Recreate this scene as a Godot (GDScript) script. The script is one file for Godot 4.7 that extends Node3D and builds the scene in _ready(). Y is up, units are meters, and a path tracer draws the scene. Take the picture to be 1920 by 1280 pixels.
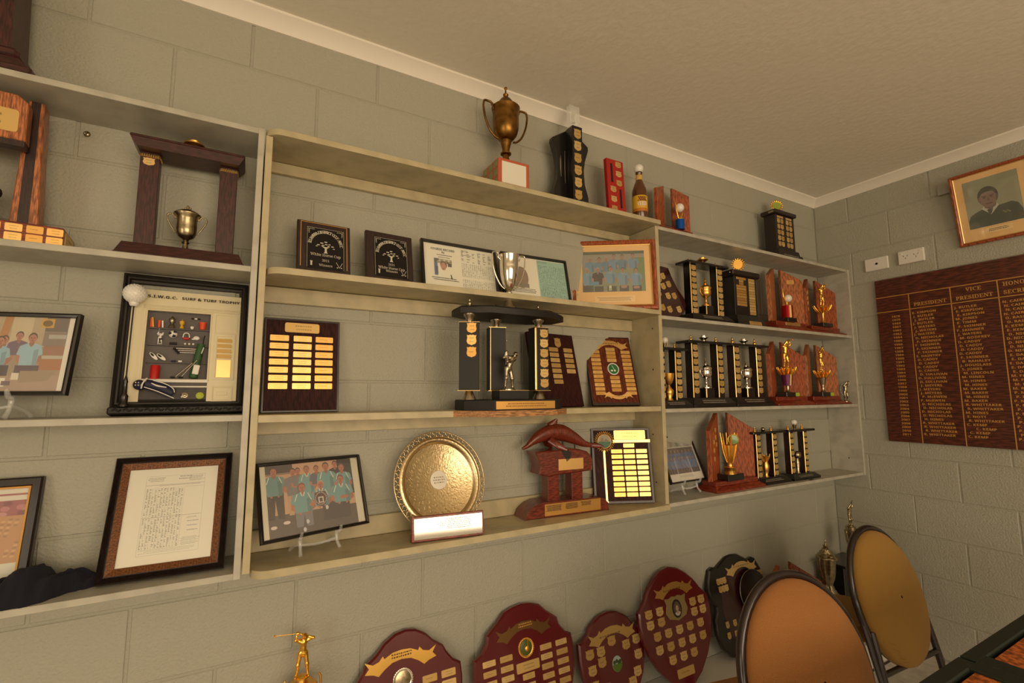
extends Node3D
# A club room corner: block walls, painted shelves crowded with golf trophies, plaques and framed prints.

var MATS := {}
var TEX := {}
var MESH := {}
var used := {}

func _ready() -> void:
	setup_view()
	make_textures()
	room()
	shelves()
	left_unit()
	middle_unit_top()
	middle_unit_low()
	right_unit()
	low_ledge()
	right_wall_things()
	furniture()

# ---------------------------------------------------------------- view, light, exposure
func setup_view() -> void:
	var cam := Camera3D.new()
	cam.name = "camera"
	cam.position = Vector3(-0.362, 1.3544, 1.6447)
	cam.rotation = Vector3(0.1114, -0.5091, -0.0046)
	cam.fov = rad_to_deg(2.0 * atan(640.0 / 888.76))
	cam.near = 0.02
	add_child(cam)
	cam.current = true
	var we := WorldEnvironment.new()
	we.name = "environment"
	var e := Environment.new()
	e.background_mode = Environment.BG_SKY
	var sky := Sky.new()
	var sm := ProceduralSkyMaterial.new()
	sm.sky_top_color = Color(0.62, 0.70, 0.80)
	sm.sky_horizon_color = Color(0.92, 0.90, 0.86)
	sm.ground_bottom_color = Color(0.34, 0.32, 0.26)
	sm.ground_horizon_color = Color(0.55, 0.52, 0.45)
	sky.sky_material = sm
	e.sky = sky
	e.background_energy_multiplier = 1.0
	e.tonemap_mode = Environment.TONE_MAPPER_LINEAR
	e.tonemap_exposure = 0.88
	e.sdfgi_enabled = true
	e.ssao_enabled = true
	e.ssil_enabled = true
	we.environment = e
	add_child(we)
	# daylight entering by the wide window of the wall behind the camera
	var day := AreaLight3D.new()
	day.name = "window_daylight"
	day.area_size = Vector2(3.0, 1.55)
	day.light_energy = 9.0
	day.light_color = Color(1.0, 0.89, 0.74)
	day.position = Vector3(0.35, 1.45, 4.38)
	day.area_range = 14.0
	day.area_attenuation = 2.0
	day.shadow_enabled = true
	add_child(day)
	# and by the glass doors of the wall on the left, well behind the camera
	var side := AreaLight3D.new()
	side.name = "door_daylight"
	side.area_size = Vector2(1.7, 1.9)
	side.light_energy = 4.0
	side.light_color = Color(1.0, 0.92, 0.80)
	side.position = Vector3(-3.13, 1.1, 3.2)
	side.rotation = Vector3(0, -PI / 2, 0)
	side.area_range = 14.0
	side.area_attenuation = 2.0
	side.shadow_enabled = true
	add_child(side)

# ---------------------------------------------------------------- mesh buffer
class MB:
	var v := PackedVector3Array()
	var n := PackedVector3Array()
	var u := PackedVector2Array()
	func tri(a: Vector3, b: Vector3, c: Vector3, na: Vector3, nb: Vector3, nc: Vector3, ua := Vector2.ZERO, ub := Vector2.ZERO, uc := Vector2.ZERO) -> void:
		var g := (b - a).cross(c - a)
		if g.length_squared() < 1e-20:
			return
		if g.dot(na + nb + nc) > 0.0:
			v.append_array([a, c, b]); n.append_array([na, nc, nb]); u.append_array([ua, uc, ub])
		else:
			v.append_array([a, b, c]); n.append_array([na, nb, nc]); u.append_array([ua, ub, uc])
	func flat(a: Vector3, b: Vector3, c: Vector3, out: Vector3) -> void:
		var g := (b - a).cross(c - a)
		if g.length_squared() < 1e-20:
			return
		g = g.normalized()
		if g.dot(out) < 0.0:
			g = -g
		tri(a, b, c, g, g, g)
	func quad(a: Vector3, b: Vector3, c: Vector3, d: Vector3, out: Vector3) -> void:
		flat(a, b, c, out); flat(a, c, d, out)
	func quv(a: Vector3, b: Vector3, c: Vector3, d: Vector3, nn: Vector3) -> void:
		# a lower left, b lower right, c upper right, d upper left
		tri(a, b, c, nn, nn, nn, Vector2(0, 1), Vector2(1, 1), Vector2(1, 0))
		tri(a, c, d, nn, nn, nn, Vector2(0, 1), Vector2(1, 0), Vector2(0, 0))
	func add(o: MB, t := Transform3D()) -> MB:
		var b := t.basis.inverse().transposed()
		var flip := t.basis.determinant() < 0.0
		for i in range(0, o.v.size(), 3):
			var k := [0, 2, 1] if flip else [0, 1, 2]
			for j in k:
				v.append(t * o.v[i + j]); n.append((b * o.n[i + j]).normalized()); u.append(o.u[i + j])
		return self
	func mesh() -> ArrayMesh:
		var a := []
		a.resize(Mesh.ARRAY_MAX)
		a[Mesh.ARRAY_VERTEX] = v
		a[Mesh.ARRAY_NORMAL] = n
		a[Mesh.ARRAY_TEX_UV] = u
		var m := ArrayMesh.new()
		m.add_surface_from_arrays(Mesh.PRIMITIVE_TRIANGLES, a)
		return m

func T(x := 0.0, y := 0.0, z := 0.0) -> Transform3D:
	return Transform3D(Basis(), Vector3(x, y, z))

func TR(p: Vector3, rot_deg := Vector3.ZERO, s := Vector3.ONE) -> Transform3D:
	return Transform3D(Basis.from_euler(rot_deg * (PI / 180.0)) * Basis.from_scale(s), p)

# box standing on y = 0, centred in x and z, with chamfered edges
func box(w: float, h: float, d: float, bv := 0.0) -> MB:
	var m := MB.new()
	var hx := w / 2.0
	var hz := d / 2.0
	var lo := Vector3(-hx, 0, -hz)
	var hi := Vector3(hx, h, hz)
	var c := minf(bv, minf(w, minf(h, d)) * 0.45)
	var P := func(ix: int, iy: int, iz: int, ax: int) -> Vector3:
		var p := Vector3(hi.x if ix else lo.x, hi.y if iy else lo.y, hi.z if iz else lo.z)
		var s := Vector3(-1 if ix else 1, -1 if iy else 1, -1 if iz else 1) * c
		if ax != 0: p.x += s.x
		if ax != 1: p.y += s.y
		if ax != 2: p.z += s.z
		return p
	for s in 2:
		var o: float = s * 2.0 - 1.0
		m.quad(P.call(s, 0, 0, 0), P.call(s, 1, 0, 0), P.call(s, 1, 1, 0), P.call(s, 0, 1, 0), Vector3(o, 0, 0))
		m.quad(P.call(0, s, 0, 1), P.call(1, s, 0, 1), P.call(1, s, 1, 1), P.call(0, s, 1, 1), Vector3(0, o, 0))
		m.quad(P.call(0, 0, s, 2), P.call(1, 0, s, 2), P.call(1, 1, s, 2), P.call(0, 1, s, 2), Vector3(0, 0, o))
	if c > 0.0:
		for i in 2:
			for j in 2:
				var a: float = i * 2.0 - 1.0
				var b: float = j * 2.0 - 1.0
				m.quad(P.call(i, j, 0, 0), P.call(i, j, 1, 0), P.call(i, j, 1, 1), P.call(i, j, 0, 1), Vector3(a, b, 0))
				m.quad(P.call(i, 0, j, 0), P.call(i, 1, j, 0), P.call(i, 1, j, 2), P.call(i, 0, j, 2), Vector3(a, 0, b))
				m.quad(P.call(0, i, j, 1), P.call(1, i, j, 1), P.call(1, i, j, 2), P.call(0, i, j, 2), Vector3(0, a, b))
				for k in 2:
					m.flat(P.call(i, j, k, 0), P.call(i, j, k, 1), P.call(i, j, k, 2), Vector3(a, b, k * 2.0 - 1.0))
	return m

# turned body; profile points are (radius, height) from bottom to top
func lathe(prof: Array, seg := 24) -> MB:
	var m := MB.new()
	var k := prof.size()
	var sn: Array[Vector2] = []
	for i in k - 1:
		var d: Vector2 = prof[i + 1] - prof[i]
		sn.append(Vector2(d.y, -d.x).normalized())
	for i in k - 1:
		var n0 := sn[i]
		var n1 := sn[i]
		if i > 0 and sn[i - 1].dot(sn[i]) > 0.6: n0 = (sn[i - 1] + sn[i]).normalized()
		if i < k - 2 and sn[i + 1].dot(sn[i]) > 0.6: n1 = (sn[i + 1] + sn[i]).normalized()
		var p: Vector2 = prof[i]
		var q: Vector2 = prof[i + 1]
		for s in seg:
			var a := TAU * s / seg
			var b := TAU * (s + 1) / seg
			var ca := Vector3(sin(a), 0, cos(a))
			var cb := Vector3(sin(b), 0, cos(b))
			var up := Vector3.UP
			var pa := ca * p.x + up * p.y
			var pb := cb * p.x + up * p.y
			var qa := ca * q.x + up * q.y
			var qb := cb * q.x + up * q.y
			var npa := ca * n0.x + up * n0.y
			var npb := cb * n0.x + up * n0.y
			var nqa := ca * n1.x + up * n1.y
			var nqb := cb * n1.x + up * n1.y
			m.tri(pa, pb, qb, npa, npb, nqb, Vector2(float(s) / seg, p.y), Vector2(float(s + 1) / seg, p.y), Vector2(float(s + 1) / seg, q.y))
			m.tri(pa, qb, qa, npa, nqb, nqa, Vector2(float(s) / seg, p.y), Vector2(float(s + 1) / seg, q.y), Vector2(float(s) / seg, q.y))
	return m

func L(a: Array) -> Array:   # [r, y, r, y, ...] -> profile
	var o := []
	for i in range(0, a.size(), 2):
		o.append(Vector2(a[i], a[i + 1]))
	return o

# tube along a smoothed path
func tube(pts: Array, r, seg := 8, smooth := 4, flat_s := 1.0) -> MB:
	var m := MB.new()
	var P: Array[Vector3] = []
	var R: Array[float] = []
	var k := pts.size()
	for i in k - 1:
		var steps := smooth if k > 2 else 1
		for s in steps:
			var t := float(s) / steps
			var a: Vector3 = pts[maxi(i - 1, 0)]
			var b: Vector3 = pts[i]
			var c: Vector3 = pts[i + 1]
			var d: Vector3 = pts[mini(i + 2, k - 1)]
			P.append(b.cubic_interpolate(c, a, d, t) if k > 2 else b)
			R.append(lerpf(r[i], r[i + 1], t) if r is Array else r)
	P.append(pts[k - 1])
	R.append(r[k - 1] if r is Array else r)
	var tan0 := (P[1] - P[0]).normalized()
	var side := tan0.cross(Vector3.BACK if absf(tan0.z) < 0.9 else Vector3.UP).normalized()
	var rings := []
	for i in P.size():
		var tg := (P[mini(i + 1, P.size() - 1)] - P[maxi(i - 1, 0)]).normalized()
		side = (side - tg * side.dot(tg)).normalized()
		var bi := tg.cross(side)
		var ring := []
		for s in seg:
			var an := TAU * s / seg
			var dir := side * cos(an) + bi * sin(an) * flat_s
			var nn := (side * cos(an) * flat_s + bi * sin(an)).normalized()
			ring.append([P[i] + dir * R[i], nn])
		rings.append(ring)
	for i in P.size() - 1:
		for s in seg:
			var a = rings[i][s]
			var b = rings[i][(s + 1) % seg]
			var c = rings[i + 1][(s + 1) % seg]
			var d = rings[i + 1][s]
			m.tri(a[0], b[0], c[0], a[1], b[1], c[1])
			m.tri(a[0], c[0], d[0], a[1], c[1], d[1])
	var e := P.size() - 1
	for s in seg:
		m.flat(P[0], rings[0][s][0], rings[0][(s + 1) % seg][0], P[0] - P[1])
		m.flat(P[e], rings[e][s][0], rings[e][(s + 1) % seg][0], P[e] - P[e - 1])
	return m

func sphere(r: float, seg := 20) -> MB:
	var p := []
	for i in 11:
		var a := -PI / 2 + PI * i / 10.0
		p.append(Vector2(maxf(cos(a), 0.0001) * r, sin(a) * r))
	return lathe(p, seg)

# polygon (counter-clockwise or not) pushed out from z = 0 to z = depth, front edge bevelled
func extr(poly: PackedVector2Array, depth: float, bv := 0.0) -> MB:
	var m := MB.new()
	if Geometry2D.is_polygon_clockwise(poly):
		poly.reverse()
	var k := poly.size()
	var lo := poly[0]
	var hi := poly[0]
	for p in poly:
		lo = lo.min(p); hi = hi.max(p)
	var sz := (hi - lo).max(Vector2(1e-6, 1e-6))
	var en: Array[Vector2] = []
	for i in k:
		var d := poly[(i + 1) % k] - poly[i]
		en.append(Vector2(d.y, -d.x).normalized())
	var ins := PackedVector2Array()
	for i in k:
		var n0 := en[(i + k - 1) % k]
		var n1 := en[i]
		var b := (n0 + n1)
		var l := b.length()
		b = b / l if l > 0.05 else n0
		ins.append(poly[i] - b * bv / maxf(b.dot(n0), 0.4))
	var ti := Geometry2D.triangulate_polygon(ins)
	var tb := Geometry2D.triangulate_polygon(poly)
	var uv := func(p: Vector2) -> Vector2: return Vector2((p.x - lo.x) / sz.x, 1.0 - (p.y - lo.y) / sz.y)
	var V := func(p: Vector2, z: float) -> Vector3: return Vector3(p.x, p.y, z)
	for i in range(0, ti.size(), 3):
		m.tri(V.call(ins[ti[i]], depth), V.call(ins[ti[i + 1]], depth), V.call(ins[ti[i + 2]], depth), Vector3.BACK, Vector3.BACK, Vector3.BACK, uv.call(ins[ti[i]]), uv.call(ins[ti[i + 1]]), uv.call(ins[ti[i + 2]]))
	for i in range(0, tb.size(), 3):
		m.tri(V.call(poly[tb[i]], 0), V.call(poly[tb[i + 1]], 0), V.call(poly[tb[i + 2]], 0), Vector3.FORWARD, Vector3.FORWARD, Vector3.FORWARD)
	for i in k:
		var j := (i + 1) % k
		var n0 := en[i]
		var na := n0
		var nb := n0
		if en[(i + k - 1) % k].dot(n0) > 0.8: na = (en[(i + k - 1) % k] + n0).normalized()
		if en[j].dot(n0) > 0.8: nb = (en[j] + n0).normalized()
		var a3 := Vector3(na.x, na.y, 0)
		var b3 := Vector3(nb.x, nb.y, 0)
		var z1 := depth - bv
		m.tri(V.call(poly[i], 0), V.call(poly[j], 0), V.call(poly[j], z1), a3, b3, b3)
		m.tri(V.call(poly[i], 0), V.call(poly[j], z1), V.call(poly[i], z1), a3, b3, a3)
		if bv > 0.0:
			var s := Vector3.BACK
			var a4 := (a3 + s).normalized()
			var b4 := (b3 + s).normalized()
			m.tri(V.call(poly[i], z1), V.call(poly[j], z1), V.call(ins[j], depth), a4, b4, b4)
			m.tri(V.call(poly[i], z1), V.call(ins[j], depth), V.call(ins[i], depth), a4, b4, a4)
	return m

func P2(a: Array) -> PackedVector2Array:
	var o := PackedVector2Array()
	for i in range(0, a.size(), 2):
		o.append(Vector2(a[i], a[i + 1]))
	return o

# right half outline from top centre to bottom centre -> whole, smoothed where asked
func mirror(a: Array) -> PackedVector2Array:
	var h := P2(a)
	var o := PackedVector2Array(h)
	for i in range(h.size() - 1, -1, -1):
		if h[i].x > 1e-4:
			o.append(Vector2(-h[i].x, h[i].y))
	return o

func rrect(w: float, h: float, r: float, seg := 4) -> PackedVector2Array:   # centred
	var o := PackedVector2Array()
	for c in [[1, 1, 0.0], [-1, 1, 0.25], [-1, -1, 0.5], [1, -1, 0.75]]:
		for s in seg + 1:
			var a: float = TAU * (c[2] + 0.25 * s / seg)
			o.append(Vector2(c[0] * (w / 2 - r) + cos(a) * r, c[1] * (h / 2 - r) + sin(a) * r))
	return o

func ellipse(rx: float, ry: float, seg := 24) -> PackedVector2Array:
	var o := PackedVector2Array()
	for s in seg:
		o.append(Vector2(cos(TAU * s / seg) * rx, sin(TAU * s / seg) * ry))
	return o

# mitred picture-frame moulding; prof = [inset, z, inset, z, ...] from the outer back edge to the inner lip; frame spans x +-w/2, y 0..h
func moulding(w: float, h: float, prof: Array) -> MB:
	var m := MB.new()
	var loops := []
	for i in range(0, prof.size(), 2):
		var s: float = prof[i]
		var z: float = prof[i + 1]
		loops.append([Vector3(-w / 2 + s, s, z), Vector3(w / 2 - s, s, z), Vector3(w / 2 - s, h - s, z), Vector3(-w / 2 + s, h - s, z)])
	for i in loops.size() - 1:
		var ds: float = prof[i * 2 + 2] - prof[i * 2]
		var dz: float = prof[i * 2 + 3] - prof[i * 2 + 1]
		for c in 4:
			var d := (c + 1) % 4
			var inward: Vector3 = [Vector3.UP, Vector3.LEFT, Vector3.DOWN, Vector3.RIGHT][c]
			var nn: Vector3 = (Vector3.BACK * ds - inward * dz)
			m.quad(loops[i][c], loops[i][d], loops[i + 1][d], loops[i + 1][c], nn)
	return m

# ---------------------------------------------------------------- nodes
func numbered(called: String) -> String:
	if not used.has(called):
		used[called] = 0
		return called
	used[called] += 1
	return "%s_%03d" % [called, used[called]]

func thing(called: String, label: String, category: String, p := Vector3.ZERO, yaw := 0.0, group := "") -> Node3D:
	var o := Node3D.new()
	o.name = numbered(called)
	o.position = p
	o.rotation.y = deg_to_rad(yaw)
	o.set_meta("label", label)
	o.set_meta("category", category)
	if group: o.set_meta("group", group)
	add_child(o)
	return o

# a flat thing leaning back: local x across, y up its face, z out of its face; thick = depth behind z = 0
func lean(called: String, label: String, category: String, p: Vector3, yaw: float, tilt: float, thick := 0.0, group := "") -> Node3D:
	var o := thing(called, label, category, p + Vector3(0, thick * sin(deg_to_rad(tilt)), 0), 0, group)
	o.basis = Basis(Vector3.UP, deg_to_rad(yaw)) * Basis(Vector3.RIGHT, deg_to_rad(-tilt))
	return o

func part(parent: Node, called: String, m, material: Material, t := Transform3D(), label := "") -> MeshInstance3D:
	var o := MeshInstance3D.new()
	o.name = called
	o.mesh = m.mesh() if m is MB else m
	o.material_override = material
	o.transform = t
	if label: o.set_meta("label", label)
	parent.add_child(o, true)
	return o

func struct(called: String, m, material: Material, t := Transform3D()) -> MeshInstance3D:
	var o := part(self, called, m, material, t)
	o.set_meta("kind", "structure")
	return o

# lettering: [string, em height, transform] each, one mesh
func letters(parent: Node, called: String, items: Array, material: Material, t := Transform3D(), font := "Droid Sans", weight := 400) -> MeshInstance3D:
	var st := SurfaceTool.new()
	var f := SystemFont.new()
	f.font_names = PackedStringArray([font])
	f.font_weight = weight
	for it in items:
		if String(it[0]).strip_edges() == "": continue
		var tm := TextMesh.new()
		tm.font = f
		tm.font_size = 32
		tm.pixel_size = it[1] / 32.0
		tm.depth = 0.0005
		tm.curve_step = 2.0
		tm.text = it[0]
		tm.horizontal_alignment = it[3] if it.size() > 3 else HORIZONTAL_ALIGNMENT_CENTER
		st.append_from(tm, 0, it[2])
	return part(parent, called, st.commit(), material, t)

# ---------------------------------------------------------------- materials
func mat(key: String, col := Color.WHITE, rough := 0.6, metal := 0.0, o := {}) -> StandardMaterial3D:
	if MATS.has(key): return MATS[key]
	var m := StandardMaterial3D.new()
	m.resource_name = key
	m.albedo_color = col
	m.roughness = rough
	m.metallic = metal
	if o.has("tex"): m.albedo_texture = TEX[o.tex]
	if o.has("nrm"):
		m.normal_enabled = true
		m.normal_texture = TEX[o.nrm]
		m.normal_scale = o.get("ns", 1.0)
	if o.has("tri"):
		m.uv1_triplanar = true
		m.uv1_scale = o.tri
		m.uv1_world_triplanar = o.get("world", false)
	if o.has("coat"):
		m.clearcoat_enabled = true
		m.clearcoat = o.coat
		m.clearcoat_roughness = o.get("cr", 0.1)
	if o.has("rim"):
		m.rim_enabled = true
		m.rim = o.rim
	if o.has("alpha"):
		m.transparency = BaseMaterial3D.TRANSPARENCY_ALPHA
		m.albedo_color.a = o.alpha
	if o.has("spec"): m.metallic_specular = o.spec
	MATS[key] = m
	return m

func noise_tex(key: String, freq: float, oct: int, normal := false, ramp: Array = [], size := 256, seed_ := 1, strength := 4.0) -> void:
	var t := NoiseTexture2D.new()
	var f := FastNoiseLite.new()
	f.seed = seed_
	f.noise_type = FastNoiseLite.TYPE_SIMPLEX_SMOOTH
	f.frequency = freq
	f.fractal_octaves = oct
	t.noise = f
	t.width = size
	t.height = size
	t.seamless = true
	t.as_normal_map = normal
	t.bump_strength = strength
	if ramp:
		var g := Gradient.new()
		g.offsets = PackedFloat32Array(ramp[0])
		g.colors = PackedColorArray(ramp[1])
		t.color_ramp = g
	TEX[key] = t

func grey(x: float) -> Color: return Color(x, x, x)

func make_textures() -> void:
	noise_tex("grain", 0.02, 5, false, [[0.0, 0.42, 0.55, 0.7, 1.0], [grey(0.45), grey(0.72), grey(0.86), grey(1.0), grey(0.8)]], 256, 3)
	noise_tex("paint_n", 0.09, 4, true, [], 256, 5, 3.0)
	noise_tex("ceil_n", 0.05, 4, true, [], 256, 6, 1.5)
	noise_tex("mottle", 0.012, 4, false, [[0.0, 0.5, 1.0], [grey(0.86), grey(0.95), grey(1.0)]], 256, 7)
	noise_tex("tarnish", 0.02, 5, false, [[0.0, 0.45, 1.0], [grey(0.55), grey(0.85), grey(1.0)]], 256, 8)
	noise_tex("cloth_n", 0.25, 2, true, [], 256, 9, 6.0)
	noise_tex("cloth_c", 0.2, 3, false, [[0.0, 0.5, 1.0], [grey(0.7), grey(0.9), grey(1.0)]], 256, 10)
	noise_tex("hammer", 0.06, 2, true, [], 256, 11, 5.0)
	# engraved plate: faint scribbled lines
	var rng := RandomNumberGenerator.new()
	rng.seed = 4
	for k in 3:
		var im := Image.create(96, 32, false, Image.FORMAT_RGB8)
		im.fill(Color(1, 1, 1))
		for row in (2 if k < 2 else 1):
			var y := 9 + row * 11 if k < 2 else 14
			var x := 20 + rng.randi() % 12
			while x < 74 - rng.randi() % 10:
				var w := 2 + rng.randi() % 4
				im.fill_rect(Rect2i(x, y, w, 3), grey(0.72))
				x += w + 2
		TEX["engrave%d" % k] = ImageTexture.create_from_image(im)
	# --- common materials
	var W := Vector3(30, 4, 30)
	mat("wall", Color(0.66, 0.655, 0.60), 0.62, 0, {"nrm": "paint_n", "ns": 0.55, "tri": Vector3(4, 4, 4), "world": true})
	mat("wall_b", Color(0.645, 0.64, 0.585), 0.62, 0, {"nrm": "paint_n", "ns": 0.7, "tri": Vector3(5, 5, 5), "world": true})
	mat("ceiling", Color(0.90, 0.88, 0.83), 0.85, 0, {"nrm": "ceil_n", "ns": 0.25, "tri": Vector3(2, 2, 2), "world": true})
	mat("trim", Color(0.92, 0.90, 0.86), 0.6)
	mat("white_wall", Color(0.90, 0.88, 0.83), 0.7)
	mat("shelf_grey", Color(0.75, 0.735, 0.68), 0.42, 0, {"tex": "mottle", "tri": Vector3(3, 3, 3)})
	mat("shelf_cream", Color(0.765, 0.715, 0.575), 0.42, 0, {"tex": "mottle", "tri": Vector3(3, 3, 3)})
	mat("ledge", Color(0.84, 0.82, 0.78), 0.4)
	mat("tile", Color(0.78, 0.75, 0.70), 0.4, 0, {"tex": "mottle", "tri": Vector3(4, 4, 4)})
	mat("grout", Color(0.36, 0.34, 0.31), 0.9)
	mat("mahogany", Color(0.30, 0.13, 0.115), 0.45, 0, {"tex": "grain", "tri": W, "coat": 0.15})
	mat("mahogany_h", Color(0.30, 0.13, 0.115), 0.45, 0, {"tex": "grain", "tri": Vector3(4, 30, 30), "coat": 0.15})
	mat("darkwood", Color(0.21, 0.10, 0.09), 0.4, 0, {"tex": "grain", "tri": W, "coat": 0.2})
	mat("plaque", Color(0.26, 0.115, 0.10), 0.6, 0, {"tex": "grain", "tri": W, "spec": 0.3})
	mat("plaque_red", Color(0.46, 0.21, 0.125), 0.6, 0, {"tex": "grain", "tri": W, "spec": 0.3})
	mat("black", Color(0.075, 0.062, 0.06), 0.3, 0, {"coat": 0.4})
	mat("black_matt", Color(0.09, 0.075, 0.07), 0.55)
	mat("brownblack", Color(0.15, 0.09, 0.08), 0.4, 0, {"tex": "grain", "tri": W, "coat": 0.2})
	mat("maroon", Color(0.36, 0.055, 0.075), 0.28, 0, {"coat": 0.6, "cr": 0.08})
	mat("maroon_d", Color(0.20, 0.06, 0.07), 0.28, 0, {"coat": 0.6, "cr": 0.08})
	mat("timber", Color(0.80, 0.48, 0.28), 0.4, 0, {"tex": "grain", "tri": W, "coat": 0.25})
	mat("timber_r", Color(0.74, 0.37, 0.19), 0.45, 0, {"tex": "grain", "tri": W, "coat": 0.3})
	mat("timber_h", Color(0.60, 0.22, 0.12), 0.38, 0, {"tex": "grain", "tri": Vector3(4, 30, 30), "coat": 0.3})
	mat("pine", Color(0.80, 0.58, 0.36), 0.55, 0, {"tex": "grain", "tri": Vector3(4, 30, 30)})
	mat("jarrah", Color(0.52, 0.20, 0.12), 0.3, 0, {"tex": "grain", "tri": Vector3(5, 30, 30), "coat": 0.5})
	mat("redbox", Color(0.66, 0.10, 0.08), 0.4, 0, {"coat": 0.3})
	mat("orange_box", Color(0.74, 0.36, 0.24), 0.5)
	for k in 3:
		mat("brass%d" % k, [Color(0.93, 0.74, 0.44), Color(0.96, 0.79, 0.50), Color(0.88, 0.68, 0.38)][k], 0.34, 0.85, {"tex": "engrave%d" % k})
		mat("dull%d" % k, [Color(0.84, 0.70, 0.44), Color(0.88, 0.75, 0.50), Color(0.80, 0.66, 0.40)][k], 0.5, 0.55, {"tex": "engrave%d" % k})
	mat("gold", Color(1.0, 0.78, 0.36), 0.16, 1.0)
	mat("gold_soft", Color(0.95, 0.74, 0.38), 0.32, 1.0)
	mat("gold_edge", Color(1.0, 0.86, 0.58), 0.3, 0.9)
	mat("gold_ink", Color(0.80, 0.60, 0.30), 0.5, 0.3)
	mat("silver", Color(0.90, 0.87, 0.82), 0.10, 1.0)
	mat("pewter", Color(0.66, 0.62, 0.55), 0.26, 1.0)
	mat("old_silver", Color(0.78, 0.72, 0.58), 0.27, 1.0, {"tex": "tarnish", "tri": Vector3(8, 8, 8)})
	mat("bronze", Color(0.62, 0.45, 0.22), 0.33, 1.0, {"tex": "tarnish", "tri": Vector3(5, 5, 5)})
	mat("tray", Color(0.88, 0.79, 0.62), 0.30, 1.0, {"nrm": "hammer", "ns": 0.15, "tri": Vector3(6, 6, 6)})
	mat("mirror_plate", Color(0.92, 0.91, 0.88), 0.06, 1.0)
	mat("white", Color(0.88, 0.87, 0.84), 0.4)
	mat("ball", Color(0.92, 0.91, 0.88), 0.35, 0, {"coat": 0.3})
	mat("paper", Color(0.90, 0.89, 0.84), 0.6)
	mat("cream", Color(0.86, 0.82, 0.69), 0.5)
	mat("mat_board", Color(0.93, 0.76, 0.48), 0.7)
	mat("grey_card", Color(0.38, 0.36, 0.36), 0.7)
	mat("red", Color(0.72, 0.10, 0.08), 0.35)
	mat("red_metal", Color(0.62, 0.02, 0.04), 0.25, 0.6)
	mat("blue_metal", Color(0.05, 0.35, 0.72), 0.3, 0.5)
	mat("purple_metal", Color(0.40, 0.16, 0.34), 0.3, 0.5)
	mat("navy", Color(0.09, 0.10, 0.22), 0.6)
	mat("navy_cloth", Color(0.075, 0.075, 0.13), 0.95, 0, {"nrm": "cloth_n", "ns": 0.8, "tri": Vector3(20, 20, 20), "rim": 0.3})
	mat("green", Color(0.17, 0.33, 0.17), 0.55)
	mat("lime", Color(0.66, 0.72, 0.20), 0.5)
	mat("orange", Color(0.86, 0.28, 0.10), 0.5)
	mat("yellow", Color(0.85, 0.66, 0.16), 0.5)
	mat("skin_fig", Color(0.72, 0.50, 0.38), 0.6)
	mat("glass_pane", Color(1, 1, 1), 0.04, 0, {"alpha": 0.04})
	mat("acrylic", Color(0.95, 0.96, 0.96), 0.06, 0, {"alpha": 0.22})
	mat("ink", Color(0.08, 0.07, 0.07), 0.7)
	mat("ink_white", Color(0.80, 0.77, 0.70), 0.5)
	mat("ink_grey", Color(0.66, 0.62, 0.56), 0.45, 0.3)

# ---------------------------------------------------------------- the room
const RX := 2.817      # face of the right wall
const FZ := 4.45       # face of the wall behind the camera
const LX := -3.2       # face of the left wall
const CH := 2.6        # ceiling height

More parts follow.
